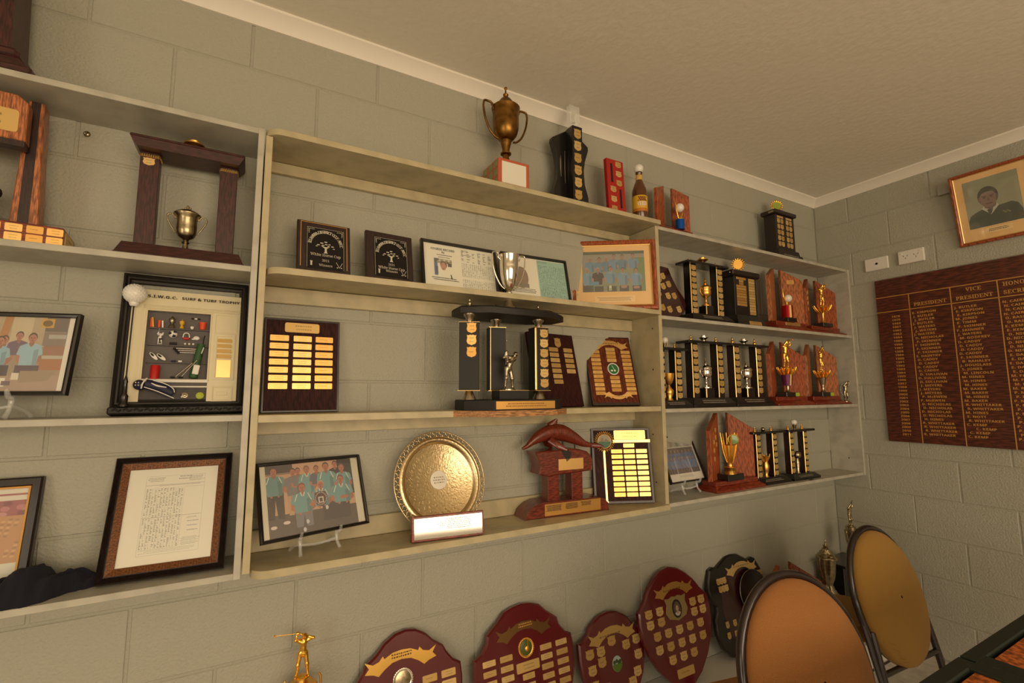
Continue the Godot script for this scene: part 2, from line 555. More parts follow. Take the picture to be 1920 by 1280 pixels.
func room() -> void:
	struct("floor", MB.new().add(box(RX - LX + 0.4, 0.1, FZ + 0.4), T((RX + LX) / 2, -0.106, FZ / 2)), MATS.grout)
	var fl := get_node("floor")
	var tm := box(0.396, 0.007, 0.396, 0.002).mesh()
	for i in 7:
		for j in 6:
			part(fl, "tile", tm, MATS.tile, T(RX - 0.2 - i * 0.4, -0.007, 0.53 + j * 0.4))
	var st := MB.new()   # the floor beyond the tiles in view
	st.add(box(3.2, 0.007, FZ), T(LX + 1.6, -0.007, FZ / 2))
	st.add(box(RX, 0.007, 1.75), T(RX / 2, -0.007, FZ - 0.8))
	st.add(box(RX, 0.007, 0.31), T(RX / 2, -0.007, 0.16))
	part(fl, "floor_field", st, MATS.tile)
	struct("ceiling", MB.new().add(box(RX - LX + 0.5, 0.12, FZ + 0.5), T((RX + LX) / 2, CH, FZ / 2)), MATS.ceiling)
	# block walls: a core, and every block in view a piece of its own
	var core := MB.new().add(box(RX - LX + 0.4, CH + 0.2, 0.16), T((RX + LX) / 2, -0.1, -0.0825))
	var wall_back := struct("wall_back", core, MATS.wall_b)
	var wall_right := struct("wall_right", MB.new().add(box(0.16, CH + 0.2, FZ + 0.2), T(RX + 0.0825, -0.1, FZ / 2)), MATS.wall_b)
	var full := block_mesh(0.4)
	var half := block_mesh(0.2)
	for r in range(-7, 6):
		var y := 1.4 + r * 0.2
		var odd := 1 if posmod(r, 2) == 0 else 0     # vertical joints at odd or even columns
		var c := -8 + odd
		while c * 0.2 < RX - 0.03:
			var x0 := c * 0.2
			var x1 := minf(x0 + 0.4, RX)
			if x1 - x0 > 0.38:
				part(wall_back, "block", full, MATS.wall, T(x0 + 0.2, y, 0))
			else:
				part(wall_back, "block", block_mesh(x1 - x0), MATS.wall, T((x0 + x1) / 2, y, 0))
			c += 2
		c = -2 + odd
		while c < 12:
			var z0 := 0.1957 + c * 0.2
			var z1 := z0 + 0.4
			if z1 > 0.02:
				z0 = maxf(z0, 0.0)
				var bm: ArrayMesh = full if z1 - z0 > 0.38 else block_mesh(z1 - z0)
				part(wall_right, "block", bm, MATS.wall, Transform3D(Basis(Vector3.UP, -PI / 2), Vector3(RX, y, (z0 + z1) / 2)))
			c += 2
	# left wall with a wide door opening, and the wall behind the camera with its window opening
	var wl := MB.new()
	wl.add(box(0.16, CH + 0.2, 2.5), T(LX - 0.08, -0.1, 1.0))
	wl.add(box(0.16, 0.6, 2.2), T(LX - 0.08, 2.1, 3.35))
	wl.add(box(0.16, 2.3, 0.4), T(LX - 0.08, -0.1, FZ - 0.15))
	struct("wall_left", wl, MATS.white_wall)
	var wf := MB.new()
	var wx0 := -1.2
	var wx1 := 1.9
	wf.add(box(RX - LX + 0.4, 0.70, 0.16), T((RX + LX) / 2, -0.1, FZ + 0.08))
	wf.add(box(RX - LX + 0.4, 0.40, 0.16), T((RX + LX) / 2, 2.25, FZ + 0.08))
	wf.add(box(wx0 - LX + 0.2, 1.65, 0.16), T((wx0 + LX - 0.2) / 2, 0.6, FZ + 0.08))
	wf.add(box(RX + 0.2 - wx1, 1.65, 0.16), T((wx1 + RX + 0.2) / 2, 0.6, FZ + 0.08))
	struct("wall_front", wf, MATS.white_wall)
	var door := struct("door_1", MB.new().add(moulding(1.85, 2.1, [0, 0, 0, 0.06, 0.06, 0.06, 0.06, 0.0])), MATS.trim, Transform3D(Basis(Vector3.UP, PI / 2), Vector3(LX - 0.06, 0, 3.2)))
	part(door, "pane", box(1.74, 1.99, 0.006), MATS.glass_pane, T(0, 0.055, 0.03))
	var win := struct("window_1", MB.new().add(moulding(wx1 - wx0, 1.65, [0, 0, 0, 0.06, 0.05, 0.06, 0.05, 0.0])), MATS.trim, T((wx0 + wx1) / 2, 0.6, FZ + 0.03))
	for i in 2:
		part(win, "mullion", box(0.05, 1.57, 0.05, 0.004), MATS.trim, T(-0.52 + i * 1.04, 0.04, 0.03))
	for i in 3:
		part(win, "pane", box(0.99, 1.55, 0.006), MATS.glass_pane, T(-1.02 + i * 1.02, 0.05, 0.03))
	struct("ground", box(40, 0.1, 40), mat("grass", Color(0.33, 0.36, 0.2), 0.9), T(0, -0.5, 6))
	# cornice: a small square-edged cove
	var cv := P2([0, -0.05, 0.008, -0.05, 0.016, -0.034, 0.034, -0.016, 0.046, -0.008, 0.046, 0.0, 0.0, 0.0])
	var run := extr(cv, RX - LX)
	struct("trim_1", run, MATS.trim, Transform3D(Basis(Vector3.UP, -PI / 2), Vector3(RX, CH, 0)))
	struct("trim_2", extr(cv, FZ), MATS.trim, Transform3D(Basis(Vector3(-1, 0, 0), Vector3.UP, Vector3(0, 0, -1)), Vector3(RX, CH, FZ)))
	# low white ledge along the wall that carries the shields
	struct("trim_3", box(RX + 1.7, 0.115, 0.32, 0.004), MATS.ledge, T((RX - 1.7) / 2, 0, 0.16))
	var hook := thing("screw_hook", "tiny brass screw hook in the wall between the timber tower and archway trophy", "hook", Vector3(-0.78, 2.071, 0))
	part(hook, "washer", lathe(L([0.0001, 0, 0.008, 0, 0.008, 0.003, 0.005, 0.006, 0.0001, 0.006]), 12), MATS.old_silver, TR(Vector3.ZERO, Vector3(90, 0, 0)))
	part(hook, "shank", tube([Vector3(0, 0, 0.004), Vector3(0, 0, 0.014), Vector3(0, -0.006, 0.019), Vector3(0, -0.011, 0.014)], 0.0022, 6), MATS.old_silver)

func block_mesh(w: float) -> ArrayMesh:
	var key := "block%.3f" % w
	if MESH.has(key): return MESH[key]
	# face at z = 0, joints 2.5 mm deep between neighbours
	var g := 0.0032
	var m := MB.new()
	var x := w / 2 - g
	var y0 := g
	var y1 := 0.2 - g
	var b := 0.0022
	var z := -0.0026
	m.quv(Vector3(-x + b, y0 + b, 0), Vector3(x - b, y0 + b, 0), Vector3(x - b, y1 - b, 0), Vector3(-x + b, y1 - b, 0), Vector3.BACK)
	m.quad(Vector3(-x, y0, z), Vector3(x, y0, z), Vector3(x - b, y0 + b, 0), Vector3(-x + b, y0 + b, 0), Vector3(0, -1, 1))
	m.quad(Vector3(-x, y1, z), Vector3(x, y1, z), Vector3(x - b, y1 - b, 0), Vector3(-x + b, y1 - b, 0), Vector3(0, 1, 1))
	m.quad(Vector3(-x, y0, z), Vector3(-x, y1, z), Vector3(-x + b, y1 - b, 0), Vector3(-x + b, y0 + b, 0), Vector3(-1, 0, 1))
	m.quad(Vector3(x, y0, z), Vector3(x, y1, z), Vector3(x - b, y1 - b, 0), Vector3(x - b, y0 + b, 0), Vector3(1, 0, 1))
	MESH[key] = m.mesh()
	return MESH[key]

# ---------------------------------------------------------------- the three shelf units
const S := [0, 0.897, 1.303, 1.712, 2.118]          # left unit, top faces from the bottom up
const M := [0, 0.899, 1.302, 1.713, 2.118]          # middle unit
const R := [0, 0.896, 1.290, 1.697, 2.103]          # right unit

func rounded_board(x0: float, x1: float, z1: float, r: float, th: float) -> MB:
	# board in plan: square at the back, one rounded front left corner
	var p := PackedVector2Array([Vector2(x1, 0), Vector2(x0, 0)])
	if r > 0.0:
		for s in 9:
			p.append(Vector2(x0 + r - cos(PI / 2 * s / 8.0) * r, -(z1 - r + sin(PI / 2 * s / 8.0) * r)))
	else:
		p.append(Vector2(x0, -z1))
	p.append(Vector2(x1 - 0.006, -z1))
	p.append(Vector2(x1, -z1 + 0.006))
	return MB.new().add(extr(p, th, 0.0012), Transform3D(Basis(Vector3.RIGHT, -PI / 2), Vector3.ZERO))

func shelves() -> void:
	var g := MATS.shelf_grey as Material
	var c := MATS.shelf_cream as Material
	var o := thing("trophy_shelf", "pale grey shelf unit at the left, against the cream unit", "shelving")
	for k in range(1, 5):
		part(o, "shelf_board", box(1.25, 0.016, 0.17, 0.001), g, T(-0.368 - 0.625, S[k] - 0.016, 0.085))
	part(o, "side_panel", box(0.0165, 1.2395, 0.17, 0.001), g, T(-0.3598, 0.8805, 0.085))
	part(o, "side_panel", box(0.0165, 1.2395, 0.17, 0.001), g, T(-1.626, 0.8805, 0.085))
	o = thing("trophy_shelf", "cream shelf unit in the middle with rounded board corners", "shelving")
	part(o, "shelf_board", rounded_board(-0.349, 1.207, 0.198, 0.045, 0.019), c, T(0, M[4] - 0.019, 0))
	part(o, "shelf_board", rounded_board(-0.330, 1.186, 0.198, 0.045, 0.019), c, T(0, M[3] - 0.019, 0))
	part(o, "shelf_board", rounded_board(-0.330, 1.186, 0.178, 0.0, 0.020), c, T(0, M[2] - 0.020, 0))
	part(o, "shelf_board", rounded_board(-0.330, 1.195, 0.198, 0.045, 0.020), c, T(0, M[1] - 0.020, 0))
	part(o, "side_panel", box(0.018, 1.205, 0.178, 0.001), c, T(-0.3395, 0.893, 0.089))
	part(o, "side_panel", box(0.020, 1.222, 0.178, 0.001), c, T(1.1965, 0.876, 0.089))
	for y in [2.062, 1.642, 1.238]:
		part(o, "batten", box(1.514, [0.036, 0.05, 0.042][[2.062, 1.642, 1.238].find(y)], 0.018, 0.0015), c, T(0.428, y, 0.009))
	part(o, "batten", box(1.514, 0.062, 0.018, 0.0015), c, T(0.428, 0.9, 0.009))
	var scr := lathe(L([0.0001, 0, 0.006, 0, 0.0055, 0.0018, 0.0001, 0.0025]), 12)
	part(o, "screw_cap", scr, c, TR(Vector3(0.0, 2.085, 0.018), Vector3(90, 0, 0)))
	var hole := lathe(L([0.0001, 0, 0.0035, 0, 0.003, 0.0006, 0.0001, 0.0008]), 10)
	for p in [[0.15, 2.03], [0.14, 1.64], [0.135, 1.46], [0.13, 0.98], [0.12, 1.18]]:
		part(o, "peg_hole", hole, MATS.ink, TR(Vector3(1.1865, p[1], p[0]), Vector3(0, 0, 90)))
	o = thing("trophy_shelf", "pale grey shelf unit running into the right corner of the room", "shelving")
	for k in range(1, 5):
		part(o, "shelf_board", box(1.593, 0.016, 0.171, 0.001), g, T(1.2075 + 0.7965, R[k] - 0.016, 0.0855))
	part(o, "side_panel", box(0.016, 1.222, 0.176, 0.001), g, T(2.8088, 0.8802, 0.088))
	part(o, "peg_hole", hole, MATS.ink, TR(Vector3(2.8, 0.97, 0.1), Vector3(0, 0, 90)))
	# the loose pine board that juts out under the tall trophy
	var b := thing("pine_board", "raw pine board jutting out from the middle shelf under the tall black trophy", "board", Vector3(0.43, M[2], 0))
	part(b, "board", MB.new().add(extr(P2([-0.195, -0.1785, -0.085, -0.268, 0.155, -0.268, 0.26, -0.1785]), 0.0195, 0.001), Transform3D(Basis(Vector3.RIGHT, -PI / 2), Vector3.ZERO)), MATS.pine, T(0, -0.0195, 0))

# ---------------------------------------------------------------- pieces the trophies share
func crest(w: float, h: float) -> ArrayMesh:      # small engraved crest plate
	var key := "crest%.4f_%.4f" % [w, h]
	if not MESH.has(key):
		MESH[key] = extr(mirror([0, 0.46 * h, 0.14 * w, 0.5 * h, 0.3 * w, 0.43 * h, 0.48 * w, 0.47 * h, 0.42 * w, 0.22 * h, 0.49 * w, -0.12 * h, 0.38 * w, -0.36 * h, 0.18 * w, -0.43 * h, 0, -0.5 * h]), 0.0012, 0.0004).mesh()
	return MESH[key]

func plate(w: float, h: float) -> ArrayMesh:      # small engraved name plate, rounded corners
	var key := "plate%.4f_%.4f" % [w, h]
	if not MESH.has(key):
		MESH[key] = extr(rrect(w, h, minf(w, h) * 0.12, 2), 0.0012, 0.0003).mesh()
	return MESH[key]

func plates(parent: Node, pts: Array, m: ArrayMesh, kind := "brass", z := 0.0, called := "name_plate") -> void:
	for i in pts.size():
		part(parent, called, m, MATS["%s%d" % [kind, (i * 7 + pts.size()) % 3]], T(pts[i][0], pts[i][1], z))

func finial(s := 1.0) -> ArrayMesh:
	var key := "finial%.3f" % s
	if not MESH.has(key):
		MESH[key] = lathe(L([0.0001, 0, 0.009 * s, 0, 0.009 * s, 0.002 * s, 0.005 * s, 0.004 * s, 0.007 * s, 0.009 * s, 0.005 * s, 0.013 * s, 0.0025 * s, 0.015 * s, 0.004 * s, 0.019 * s, 0.002 * s, 0.024 * s, 0.0001, 0.028 * s]), 14).mesh()
	return MESH[key]

func top_urn(s := 1.0) -> ArrayMesh:              # squat urn on the top board of a column trophy
	var key := "top_urn%.3f" % s
	if not MESH.has(key):
		MESH[key] = lathe(L([0.0001, 0, 0.013 * s, 0, 0.011 * s, 0.004 * s, 0.008 * s, 0.008 * s, 0.014 * s, 0.014 * s, 0.021 * s, 0.018 * s, 0.021 * s, 0.02 * s, 0.012 * s, 0.021 * s, 0.013 * s, 0.027 * s, 0.008 * s, 0.029 * s, 0.0001, 0.03 * s]), 18).mesh()
	return MESH[key]

# lidded loving cup with two handles, h tall
func lidded_cup(parent: Node, h: float, material: Material, t: Transform3D) -> void:
	var body := lathe(L([0.0001, 0, 0.16, 0, 0.16, 0.03, 0.12, 0.06, 0.055, 0.12, 0.04, 0.2, 0.065, 0.23, 0.04, 0.26, 0.06, 0.3, 0.13, 0.34, 0.175, 0.42, 0.18, 0.5, 0.165, 0.58, 0.19, 0.61, 0.19, 0.63, 0.17, 0.64]), 24)
	var cup := part(parent, "cup", MB.new().add(body, TR(Vector3.ZERO, Vector3.ZERO, Vector3.ONE * h)), material, t)
	var lid := lathe(L([0.18, 0.635, 0.185, 0.65, 0.15, 0.7, 0.08, 0.74, 0.05, 0.76, 0.07, 0.8, 0.045, 0.84, 0.025, 0.86, 0.045, 0.9, 0.02, 0.95, 0.0001, 1.0]), 20)
	part(cup, "lid", MB.new().add(lid, TR(Vector3.ZERO, Vector3.ZERO, Vector3.ONE * h)), material)
	for s in [-1, 1]:
		var hd := tube([Vector3(0.17 * s, 0.58, 0), Vector3(0.24 * s, 0.63, 0), Vector3(0.26 * s, 0.52, 0), Vector3(0.22 * s, 0.42, 0), Vector3(0.15 * s, 0.37, 0)], 0.014, 6)
		part(cup, "handle", MB.new().add(hd, TR(Vector3.ZERO, Vector3.ZERO, Vector3.ONE * h)), material)

# small open presentation holders
func fluted_cup(h: float, r0: float, r1: float, k := 10) -> MB:   # flaring petals
	var m := MB.new()
	m.add(lathe(L([0.0001, 0, r0, 0, r0 * 1.1, h * 0.25, r1 * 0.7, h * 0.75, r1 * 0.66, h * 0.75, r0 * 0.9, h * 0.3, 0.0001, h * 0.25]), 18))
	for i in k:
		var a := TAU * i / k
		var d := Vector3(sin(a), 0, cos(a))
		m.add(tube([d * r0 + Vector3(0, h * 0.05, 0), d * lerpf(r0, r1, 0.6) + Vector3(0, h * 0.5, 0), d * r1 + Vector3(0, h, 0)], [r0 * 0.28, r0 * 0.3, r0 * 0.12], 6, 3))
	return m

# square column with two bright edge strips and a stack of crest plates on its front
func column(parent: Node, w: float, d: float, h: float, t: Transform3D, wood: Material, n_crest: int, cw: float, ch: float, top_gap: float, pitch: float, kind := "dull") -> MeshInstance3D:
	var c := part(parent, "column", box(w, h, d, 0.001), wood, t)
	part(c, "edge_strip", box(0.006, h, 0.006, 0.002), MATS.gold_edge, T(-w / 2 + 0.001, 0, d / 2 - 0.001))
	var m := crest(cw, ch)
	for i in n_crest:
		part(c, "crest_plate", m, MATS["%s%d" % [kind, i % 3]], T(0.003, h - top_gap - i * pitch, d / 2))
	return c

# two- (or three-) column trophy, facing +z; x positions are local to its centre
func column_trophy(label: String, p: Vector3, wide: float, col_x: Array, colw: float, y0: float, y1: float, o := {}) -> Node3D:
	var wood: Material = o.get("wood", MATS.brownblack)
	var t := thing("column_trophy", label, "trophy", p, o.get("yaw", 0.0))
	var bd: float = o.get("depth", 0.11)
	var bh: float = y0
	var base := MB.new().add(box(wide, bh * 0.35, bd, 0.001)).add(prism(wide, wide - 0.05, bd, bd - 0.04, bh * 0.65), T(0, bh * 0.35, 0))
	part(t, "base", base, o.get("base", MATS.black))
	var tl: float = bd * 0.5
	part(t, "base_lettering", scribble(wide * 0.55, bh * 0.5, 2, 11 + int(p.x * 10)), MATS.ink_grey, TR(Vector3(0.0, bh * 0.62, tl - 0.008), Vector3(-rad_to_deg(atan2(0.02, bh * 0.65)), 0, 0)))
	for x in col_x:
		column(t, colw, colw, y1 - y0, T(x, y0, 0.0), wood, o.get("n", 7), o.get("cw", colw * 0.82), o.get("ch", 0.026), o.get("gap", 0.02), o.get("pitch", 0.032), o.get("kind", "dull"))
	var top := part(t, "top_board", MB.new().add(box(wide, 0.012, bd * 0.75, 0.003)), o.get("base", MATS.black), T(0, y1, 0))
	for x in col_x:
		part(top, "finial", finial(o.get("fs", 0.9)), MATS.gold_soft, T(x, 0.012, 0))
	return t

# frustum: box whose top is smaller
func prism(w0: float, w1: float, d0: float, d1: float, h: float) -> MB:
	var m := MB.new()
	var a := [Vector3(-w0, 0, -d0) / 2, Vector3(w0, 0, -d0) / 2, Vector3(w0, 0, d0) / 2, Vector3(-w0, 0, d0) / 2]
	var b := [Vector3(-w1 / 2, h, -d1 / 2), Vector3(w1 / 2, h, -d1 / 2), Vector3(w1 / 2, h, d1 / 2), Vector3(-w1 / 2, h, d1 / 2)]
	for i in 4:
		var j := (i + 1) % 4
		m.quad(a[i], a[j], b[j], b[i], (a[i] + a[j]) * Vector3(1, 0, 1) + Vector3(0, 0.001, 0))
	m.quad(b[0], b[1], b[2], b[3], Vector3.UP)
	m.quad(a[0], a[1], a[2], a[3], Vector3.DOWN)
	return m

# rows of tiny bars: engraved lettering too small to read
func scribble(w: float, h: float, rows: int, sd: int, fill := 0.8) -> MB:
	var m := MB.new()
	var g := RandomNumberGenerator.new()
	g.seed = sd
	var rh := h / rows
	for r in rows:
		var y := h / 2 - rh * (r + 0.5)
		var ww := w * lerpf(fill, 1.0, g.randf())
		var x := -ww / 2
		while x < ww / 2:
			var l := minf(rh * g.randf_range(0.25, 0.9), ww / 2 - x)
			m.quv(Vector3(x, y - rh * 0.24, 0.0004), Vector3(x + l, y - rh * 0.24, 0.0004), Vector3(x + l, y + rh * 0.24, 0.0004), Vector3(x, y + rh * 0.24, 0.0004), Vector3.BACK)
			x += l + rh * 0.3
	return m

# a pair of slanted timber boards on a stepped plinth; centre at p, facing +z
func twin_boards(label: String, p: Vector3, k: float, o := {}) -> Node3D:
	var wood: Material = o.get("wood", MATS.timber)
	var wb: Material = o.get("base", MATS.timber_h)
	var t := thing("twin_board_trophy", label, "trophy", p, o.get("yaw", 0.0))
	var bw: float = o.get("bw", 0.36) * k
	var bd: float = 0.125 * k
	var bh: float = o.get("bh", 0.042) * k
	part(t, "plinth", MB.new().add(box(bw, bh * 0.25, bd, 0.001)).add(prism(bw - 0.006, bw - 0.045 * k, bd - 0.006, bd - 0.045 * k, bh * 0.3), T(0, bh * 0.25, 0)).add(box(bw - 0.05 * k, bh * 0.45, bd - 0.05 * k, 0.001), T(0, bh * 0.55, 0)), wb)
	var w: float = o.get("w", 0.125) * k
	var sh: float = o.get("sh", 0.235) * k
	var tip: float = o.get("tip", 0.318) * k
	var th := 0.02 * k
	for s in [-1, 1]:
		var poly := P2([-w / 2, 0, w / 2, 0, w / 2, tip - bh, -w / 2, sh - bh]) if s < 0 else P2([-w / 2, 0, w / 2, 0, w / 2, sh - bh, -w / 2, tip - bh])
		var b := part(t, "timber_board", extr(poly, th, 0.002), wood, TR(Vector3(s * (w * 0.5 + (o.get("gap", 0.016) + 0.022) * k), bh, -0.02 * k), Vector3(0, -s * o.get("splay", 22.0), 0)))
		if o.has("crests") and s < 0:
			for c in o.crests:
				part(b, "crest_plate", crest(0.02 * k, 0.024 * k), MATS.dull0, T(c[0] * k, c[1] * k, th))
		if o.has("plate_r") and s > 0:
			part(b, "name_plate", plate(0.045 * k, 0.024 * k), MATS.brass0, T(-0.01 * k, o.plate_r * k, th))
	if o.has("base_plate"):
		part(t, "name_plate", plate(0.14 * k, bh * 0.34), MATS.brass1, T(0.01, bh * 0.78, bd / 2 - 0.025 * k))
	return t

func cup_block(t: Node, w: float, h: float, d: float, at: Transform3D) -> MeshInstance3D:
	return part(t, "cup_base", box(w, h, d, 0.0015), MATS.black, at)

# ---------------------------------------------------------------- figures: one skin over a posed skeleton
# joints in units of body height; each bone [a, b, ra, rb]; smooth union meshed as surface nets
func figure(key: String, bones: Array, cell := 0.017, k := 0.035) -> MB:
	var lo := Vector3.INF
	var hi := -Vector3.INF
	for b in bones:
		var r: float = maxf(b[2], b[3]) + 0.06
		lo = lo.min(b[0] - Vector3.ONE * r).min(b[1] - Vector3.ONE * r)
		hi = hi.max(b[0] + Vector3.ONE * r).max(b[1] + Vector3.ONE * r)
	var nx := int((hi.x - lo.x) / cell) + 2
	var ny := int((hi.y - lo.y) / cell) + 2
	var nz := int((hi.z - lo.z) / cell) + 2
	var f := PackedFloat32Array()
	f.resize(nx * ny * nz)
	f.fill(1.0)
	for b in bones:
		var a: Vector3 = b[0]
		var d: Vector3 = b[1] - a
		var dd := maxf(d.length_squared(), 1e-9)
		var ra: float = b[2]
		var rb: float = b[3]
		var r := maxf(ra, rb) + 2.2 * k
		var l := ((a.min(b[1]) - Vector3.ONE * r - lo) / cell).floor().max(Vector3.ZERO)
		var h := ((a.max(b[1]) + Vector3.ONE * r - lo) / cell).ceil().min(Vector3(nx - 1, ny - 1, nz - 1))
		for z in range(int(l.z), int(h.z) + 1):
			for y in range(int(l.y), int(h.y) + 1):
				for x in range(int(l.x), int(h.x) + 1):
					var p := lo + Vector3(x, y, z) * cell - a
					var t := clampf(p.dot(d) / dd, 0.0, 1.0)
					var s := (p - d * t).length() - lerpf(ra, rb, t)
					var i := x + nx * (y + ny * z)
					var o := f[i]
					var q := maxf(k - absf(s - o), 0.0) / k
					f[i] = minf(s, o) - q * q * k * 0.25
	var vid := {}
	var vs := PackedVector3Array()
	var ns := PackedVector3Array()
	var m := MB.new()
	var off := [0, 1, nx, nx + 1, nx * ny, nx * ny + 1, nx * ny + nx, nx * ny + nx + 1]
	for z in nz - 1:
		for y in ny - 1:
			for x in nx - 1:
				var i := x + nx * (y + ny * z)
				var c := 0
				for j in 8:
					if f[i + off[j]] < 0.0: c += 1
				if c == 0 or c == 8: continue
				var acc := Vector3.ZERO
				var cnt := 0
				for e in [[0, 1], [2, 3], [4, 5], [6, 7], [0, 2], [1, 3], [4, 6], [5, 7], [0, 4], [1, 5], [2, 6], [3, 7]]:
					var fa := f[i + off[e[0]]]
					var fb := f[i + off[e[1]]]
					if (fa < 0.0) != (fb < 0.0):
						var t := fa / (fa - fb)
						var pa := Vector3(e[0] & 1, (e[0] >> 1) & 1, e[0] >> 2)
						var pb := Vector3(e[1] & 1, (e[1] >> 1) & 1, e[1] >> 2)
						acc += pa.lerp(pb, t)
						cnt += 1
				vid[i] = vs.size()
				vs.append(lo + (Vector3(x, y, z) + acc / cnt) * cell)
				var gr := Vector3(f[i + 1] - f[i] + f[i + off[7]] - f[i + off[6]], f[i + nx] - f[i] + f[i + off[7]] - f[i + off[5]], f[i + off[4]] - f[i] + f[i + off[7]] - f[i + off[3]])
				ns.append(gr.normalized())
	for z in range(1, nz - 1):
		for y in range(1, ny - 1):
			for x in range(1, nx - 1):
				var i := x + nx * (y + ny * z)
				for ax in 3:
					var st: int = [1, nx, nx * ny][ax]
					if (f[i] < 0.0) == (f[i + st] < 0.0): continue
					var s1: int = [nx, nx * ny, 1][ax]
					var s2: int = [nx * ny, 1, nx][ax]
					var q := [i, i - s1, i - s1 - s2, i - s2]
					if not (vid.has(q[0]) and vid.has(q[1]) and vid.has(q[2]) and vid.has(q[3])): continue
					var a: int = vid[q[0]]
					var b: int = vid[q[1]]
					var c: int = vid[q[2]]
					var d: int = vid[q[3]]
					m.tri(vs[a], vs[b], vs[c], ns[a], ns[b], ns[c])
					m.tri(vs[a], vs[c], vs[d], ns[a], ns[c], ns[d])
	return m

const O3 := Vector3.ZERO
func v3(x: float, y: float, z := 0.0) -> Vector3: return Vector3(x, y, z)

# golfer: lean of the chest, head place, the two elbows and the hands, the club head
func golfer_mesh(key: String, fl: Vector3, fr: Vector3, hip: Vector3, chest: Vector3, head: Vector3, el: Vector3, er: Vector3, hand: Vector3, club: Vector3) -> ArrayMesh:
	if MESH.has(key): return MESH[key]
	var up := (chest - hip).normalized()
	var sx := up.cross(Vector3.BACK).normalized()
	var sl := chest - sx * 0.095 + up * 0.03
	var sr := chest + sx * 0.095 + up * 0.03
	var hl := hip - sx * 0.055
	var hr := hip + sx * 0.055
	var kl := hl.lerp(fl, 0.48) + v3(-0.01, 0, 0.03)
	var kr := hr.lerp(fr, 0.48) + v3(0.01, 0, 0.03)
	var b := [
		[hip, hip.lerp(chest, 0.5), 0.075, 0.068], [hip.lerp(chest, 0.5), chest, 0.07, 0.09], [sl, sr, 0.045, 0.045],
		[chest, head - (head - chest).normalized() * 0.03, 0.045, 0.032], [head, head + v3(0, 0.035, 0.008), 0.052, 0.056],
		[hl, kl, 0.062, 0.043], [kl, fl + v3(0, 0.05, 0), 0.043, 0.026], [hr, kr, 0.062, 0.043], [kr, fr + v3(0, 0.05, 0), 0.043, 0.026],
		[fl + v3(0, 0.025, -0.01), fl + v3(-0.02, 0.02, 0.075), 0.027, 0.022], [fr + v3(0, 0.025, -0.01), fr + v3(0.02, 0.02, 0.075), 0.027, 0.022],
		[sl, el, 0.038, 0.029], [el, hand + v3(-0.012, 0, 0), 0.029, 0.021], [sr, er, 0.038, 0.029], [er, hand + v3(0.012, 0, 0), 0.029, 0.021],
		[hand + v3(-0.018, 0, 0), hand + v3(0.018, 0, 0), 0.027, 0.027], [head + v3(0, 0.03, 0.05), head + v3(0, 0.026, 0.085), 0.03, 0.018]]
	var m := figure(key, b)
	m.add(tube([hand + (hand - club).normalized() * 0.03, club], 0.009, 6))
	m.add(box(0.035, 0.045, 0.07, 0.008), T(club.x, club.y - 0.02, club.z + 0.02))
	m.add(lathe(L([0.0001, -0.03, 0.17, -0.03, 0.17, 0.0, 0.14, 0.012, 0.0001, 0.02]), 20), TR((fl + fr) / 2, O3, v3(1, 1, 0.8)))
	MESH[key] = m.mesh()
	return MESH[key]

func golfer_backswing() -> ArrayMesh:   # weight to the left, hands high on the left, club upright; looks right
	return golfer_mesh("back", v3(-0.12, 0), v3(0.1, 0), v3(-0.03, 0.5), v3(0.04, 0.73, 0.03), v3(0.15, 0.83, 0.06), v3(-0.2, 0.76, 0.06), v3(-0.14, 0.66, 0.12), v3(-0.13, 0.9, 0.08), v3(-0.1, 1.18, 0.0))
func golfer_follow() -> ArrayMesh:      # hands up behind the head, club level to the left
	return golfer_mesh("follow", v3(-0.13, 0), v3(0.12, 0), v3(0.0, 0.52), v3(0.0, 0.76), v3(0.03, 0.88, 0.03), v3(-0.17, 0.84, 0.05), v3(0.22, 0.82, 0.02), v3(-0.13, 0.97, 0.0), v3(-0.62, 1.0, -0.02))
func golfer_finish() -> ArrayMesh:      # arched finish, hands over the right shoulder
	return golfer_mesh("finish", v3(-0.09, 0), v3(0.08, 0), v3(-0.02, 0.5), v3(0.0, 0.75), v3(0.04, 0.88, 0.03), v3(0.02, 0.98, 0.08), v3(0.2, 0.86, 0.05), v3(0.16, 1.02, 0.04), v3(0.42, 1.06, -0.06))

func golfer(parent: Node, m: ArrayMesh, h: float, material: Material, p: Vector3, yaw := 0.0, called := "golfer_figure") -> MeshInstance3D:
	return part(parent, called, m, material, TR(p + Vector3(0, 0.03 * h, 0), Vector3(0, yaw, 0), Vector3.ONE * h))

# ---------------------------------------------------------------- picture frames and prints
func frame(o: Node3D, w: float, h: float, prof: Array, material: Material, backer := -0.012) -> MeshInstance3D:
	var f := part(o, "frame", moulding(w, h, prof), material)
	part(o, "backing", MB.new().add(box(w - 0.006, h - 0.006, 0.004), T(0, 0.003, 0)), MATS.black_matt, T(0, 0, backer))
	return f

func sheet(o: Node3D, called: String, x0: float, y0: float, x1: float, y1: float, z: float, material: Material) -> MeshInstance3D:
	var m := MB.new()
	m.quv(v3(x0, y0), v3(x1, y0), v3(x1, y1), v3(x0, y1), Vector3.BACK)
	m.quad(v3(x0, y0, -0.0008), v3(x1, y0, -0.0008), v3(x1, y1, -0.0008), v3(x0, y1, -0.0008), Vector3.FORWARD)
	m.quad(v3(x0, y0), v3(x1, y0), v3(x1, y0, -0.0008), v3(x0, y0, -0.0008), Vector3.DOWN)
	m.quad(v3(x0, y1), v3(x1, y1), v3(x1, y1, -0.0008), v3(x0, y1, -0.0008), Vector3.UP)
	return part(o, called, m, material, T(0, 0, z))

func pane(o: Node3D, w: float, h: float, inset: float, z: float) -> void:
	part(o, "glass", box(w - 2 * inset, h - 2 * inset, 0.0015), MATS.glass_pane, T(0, inset, z))

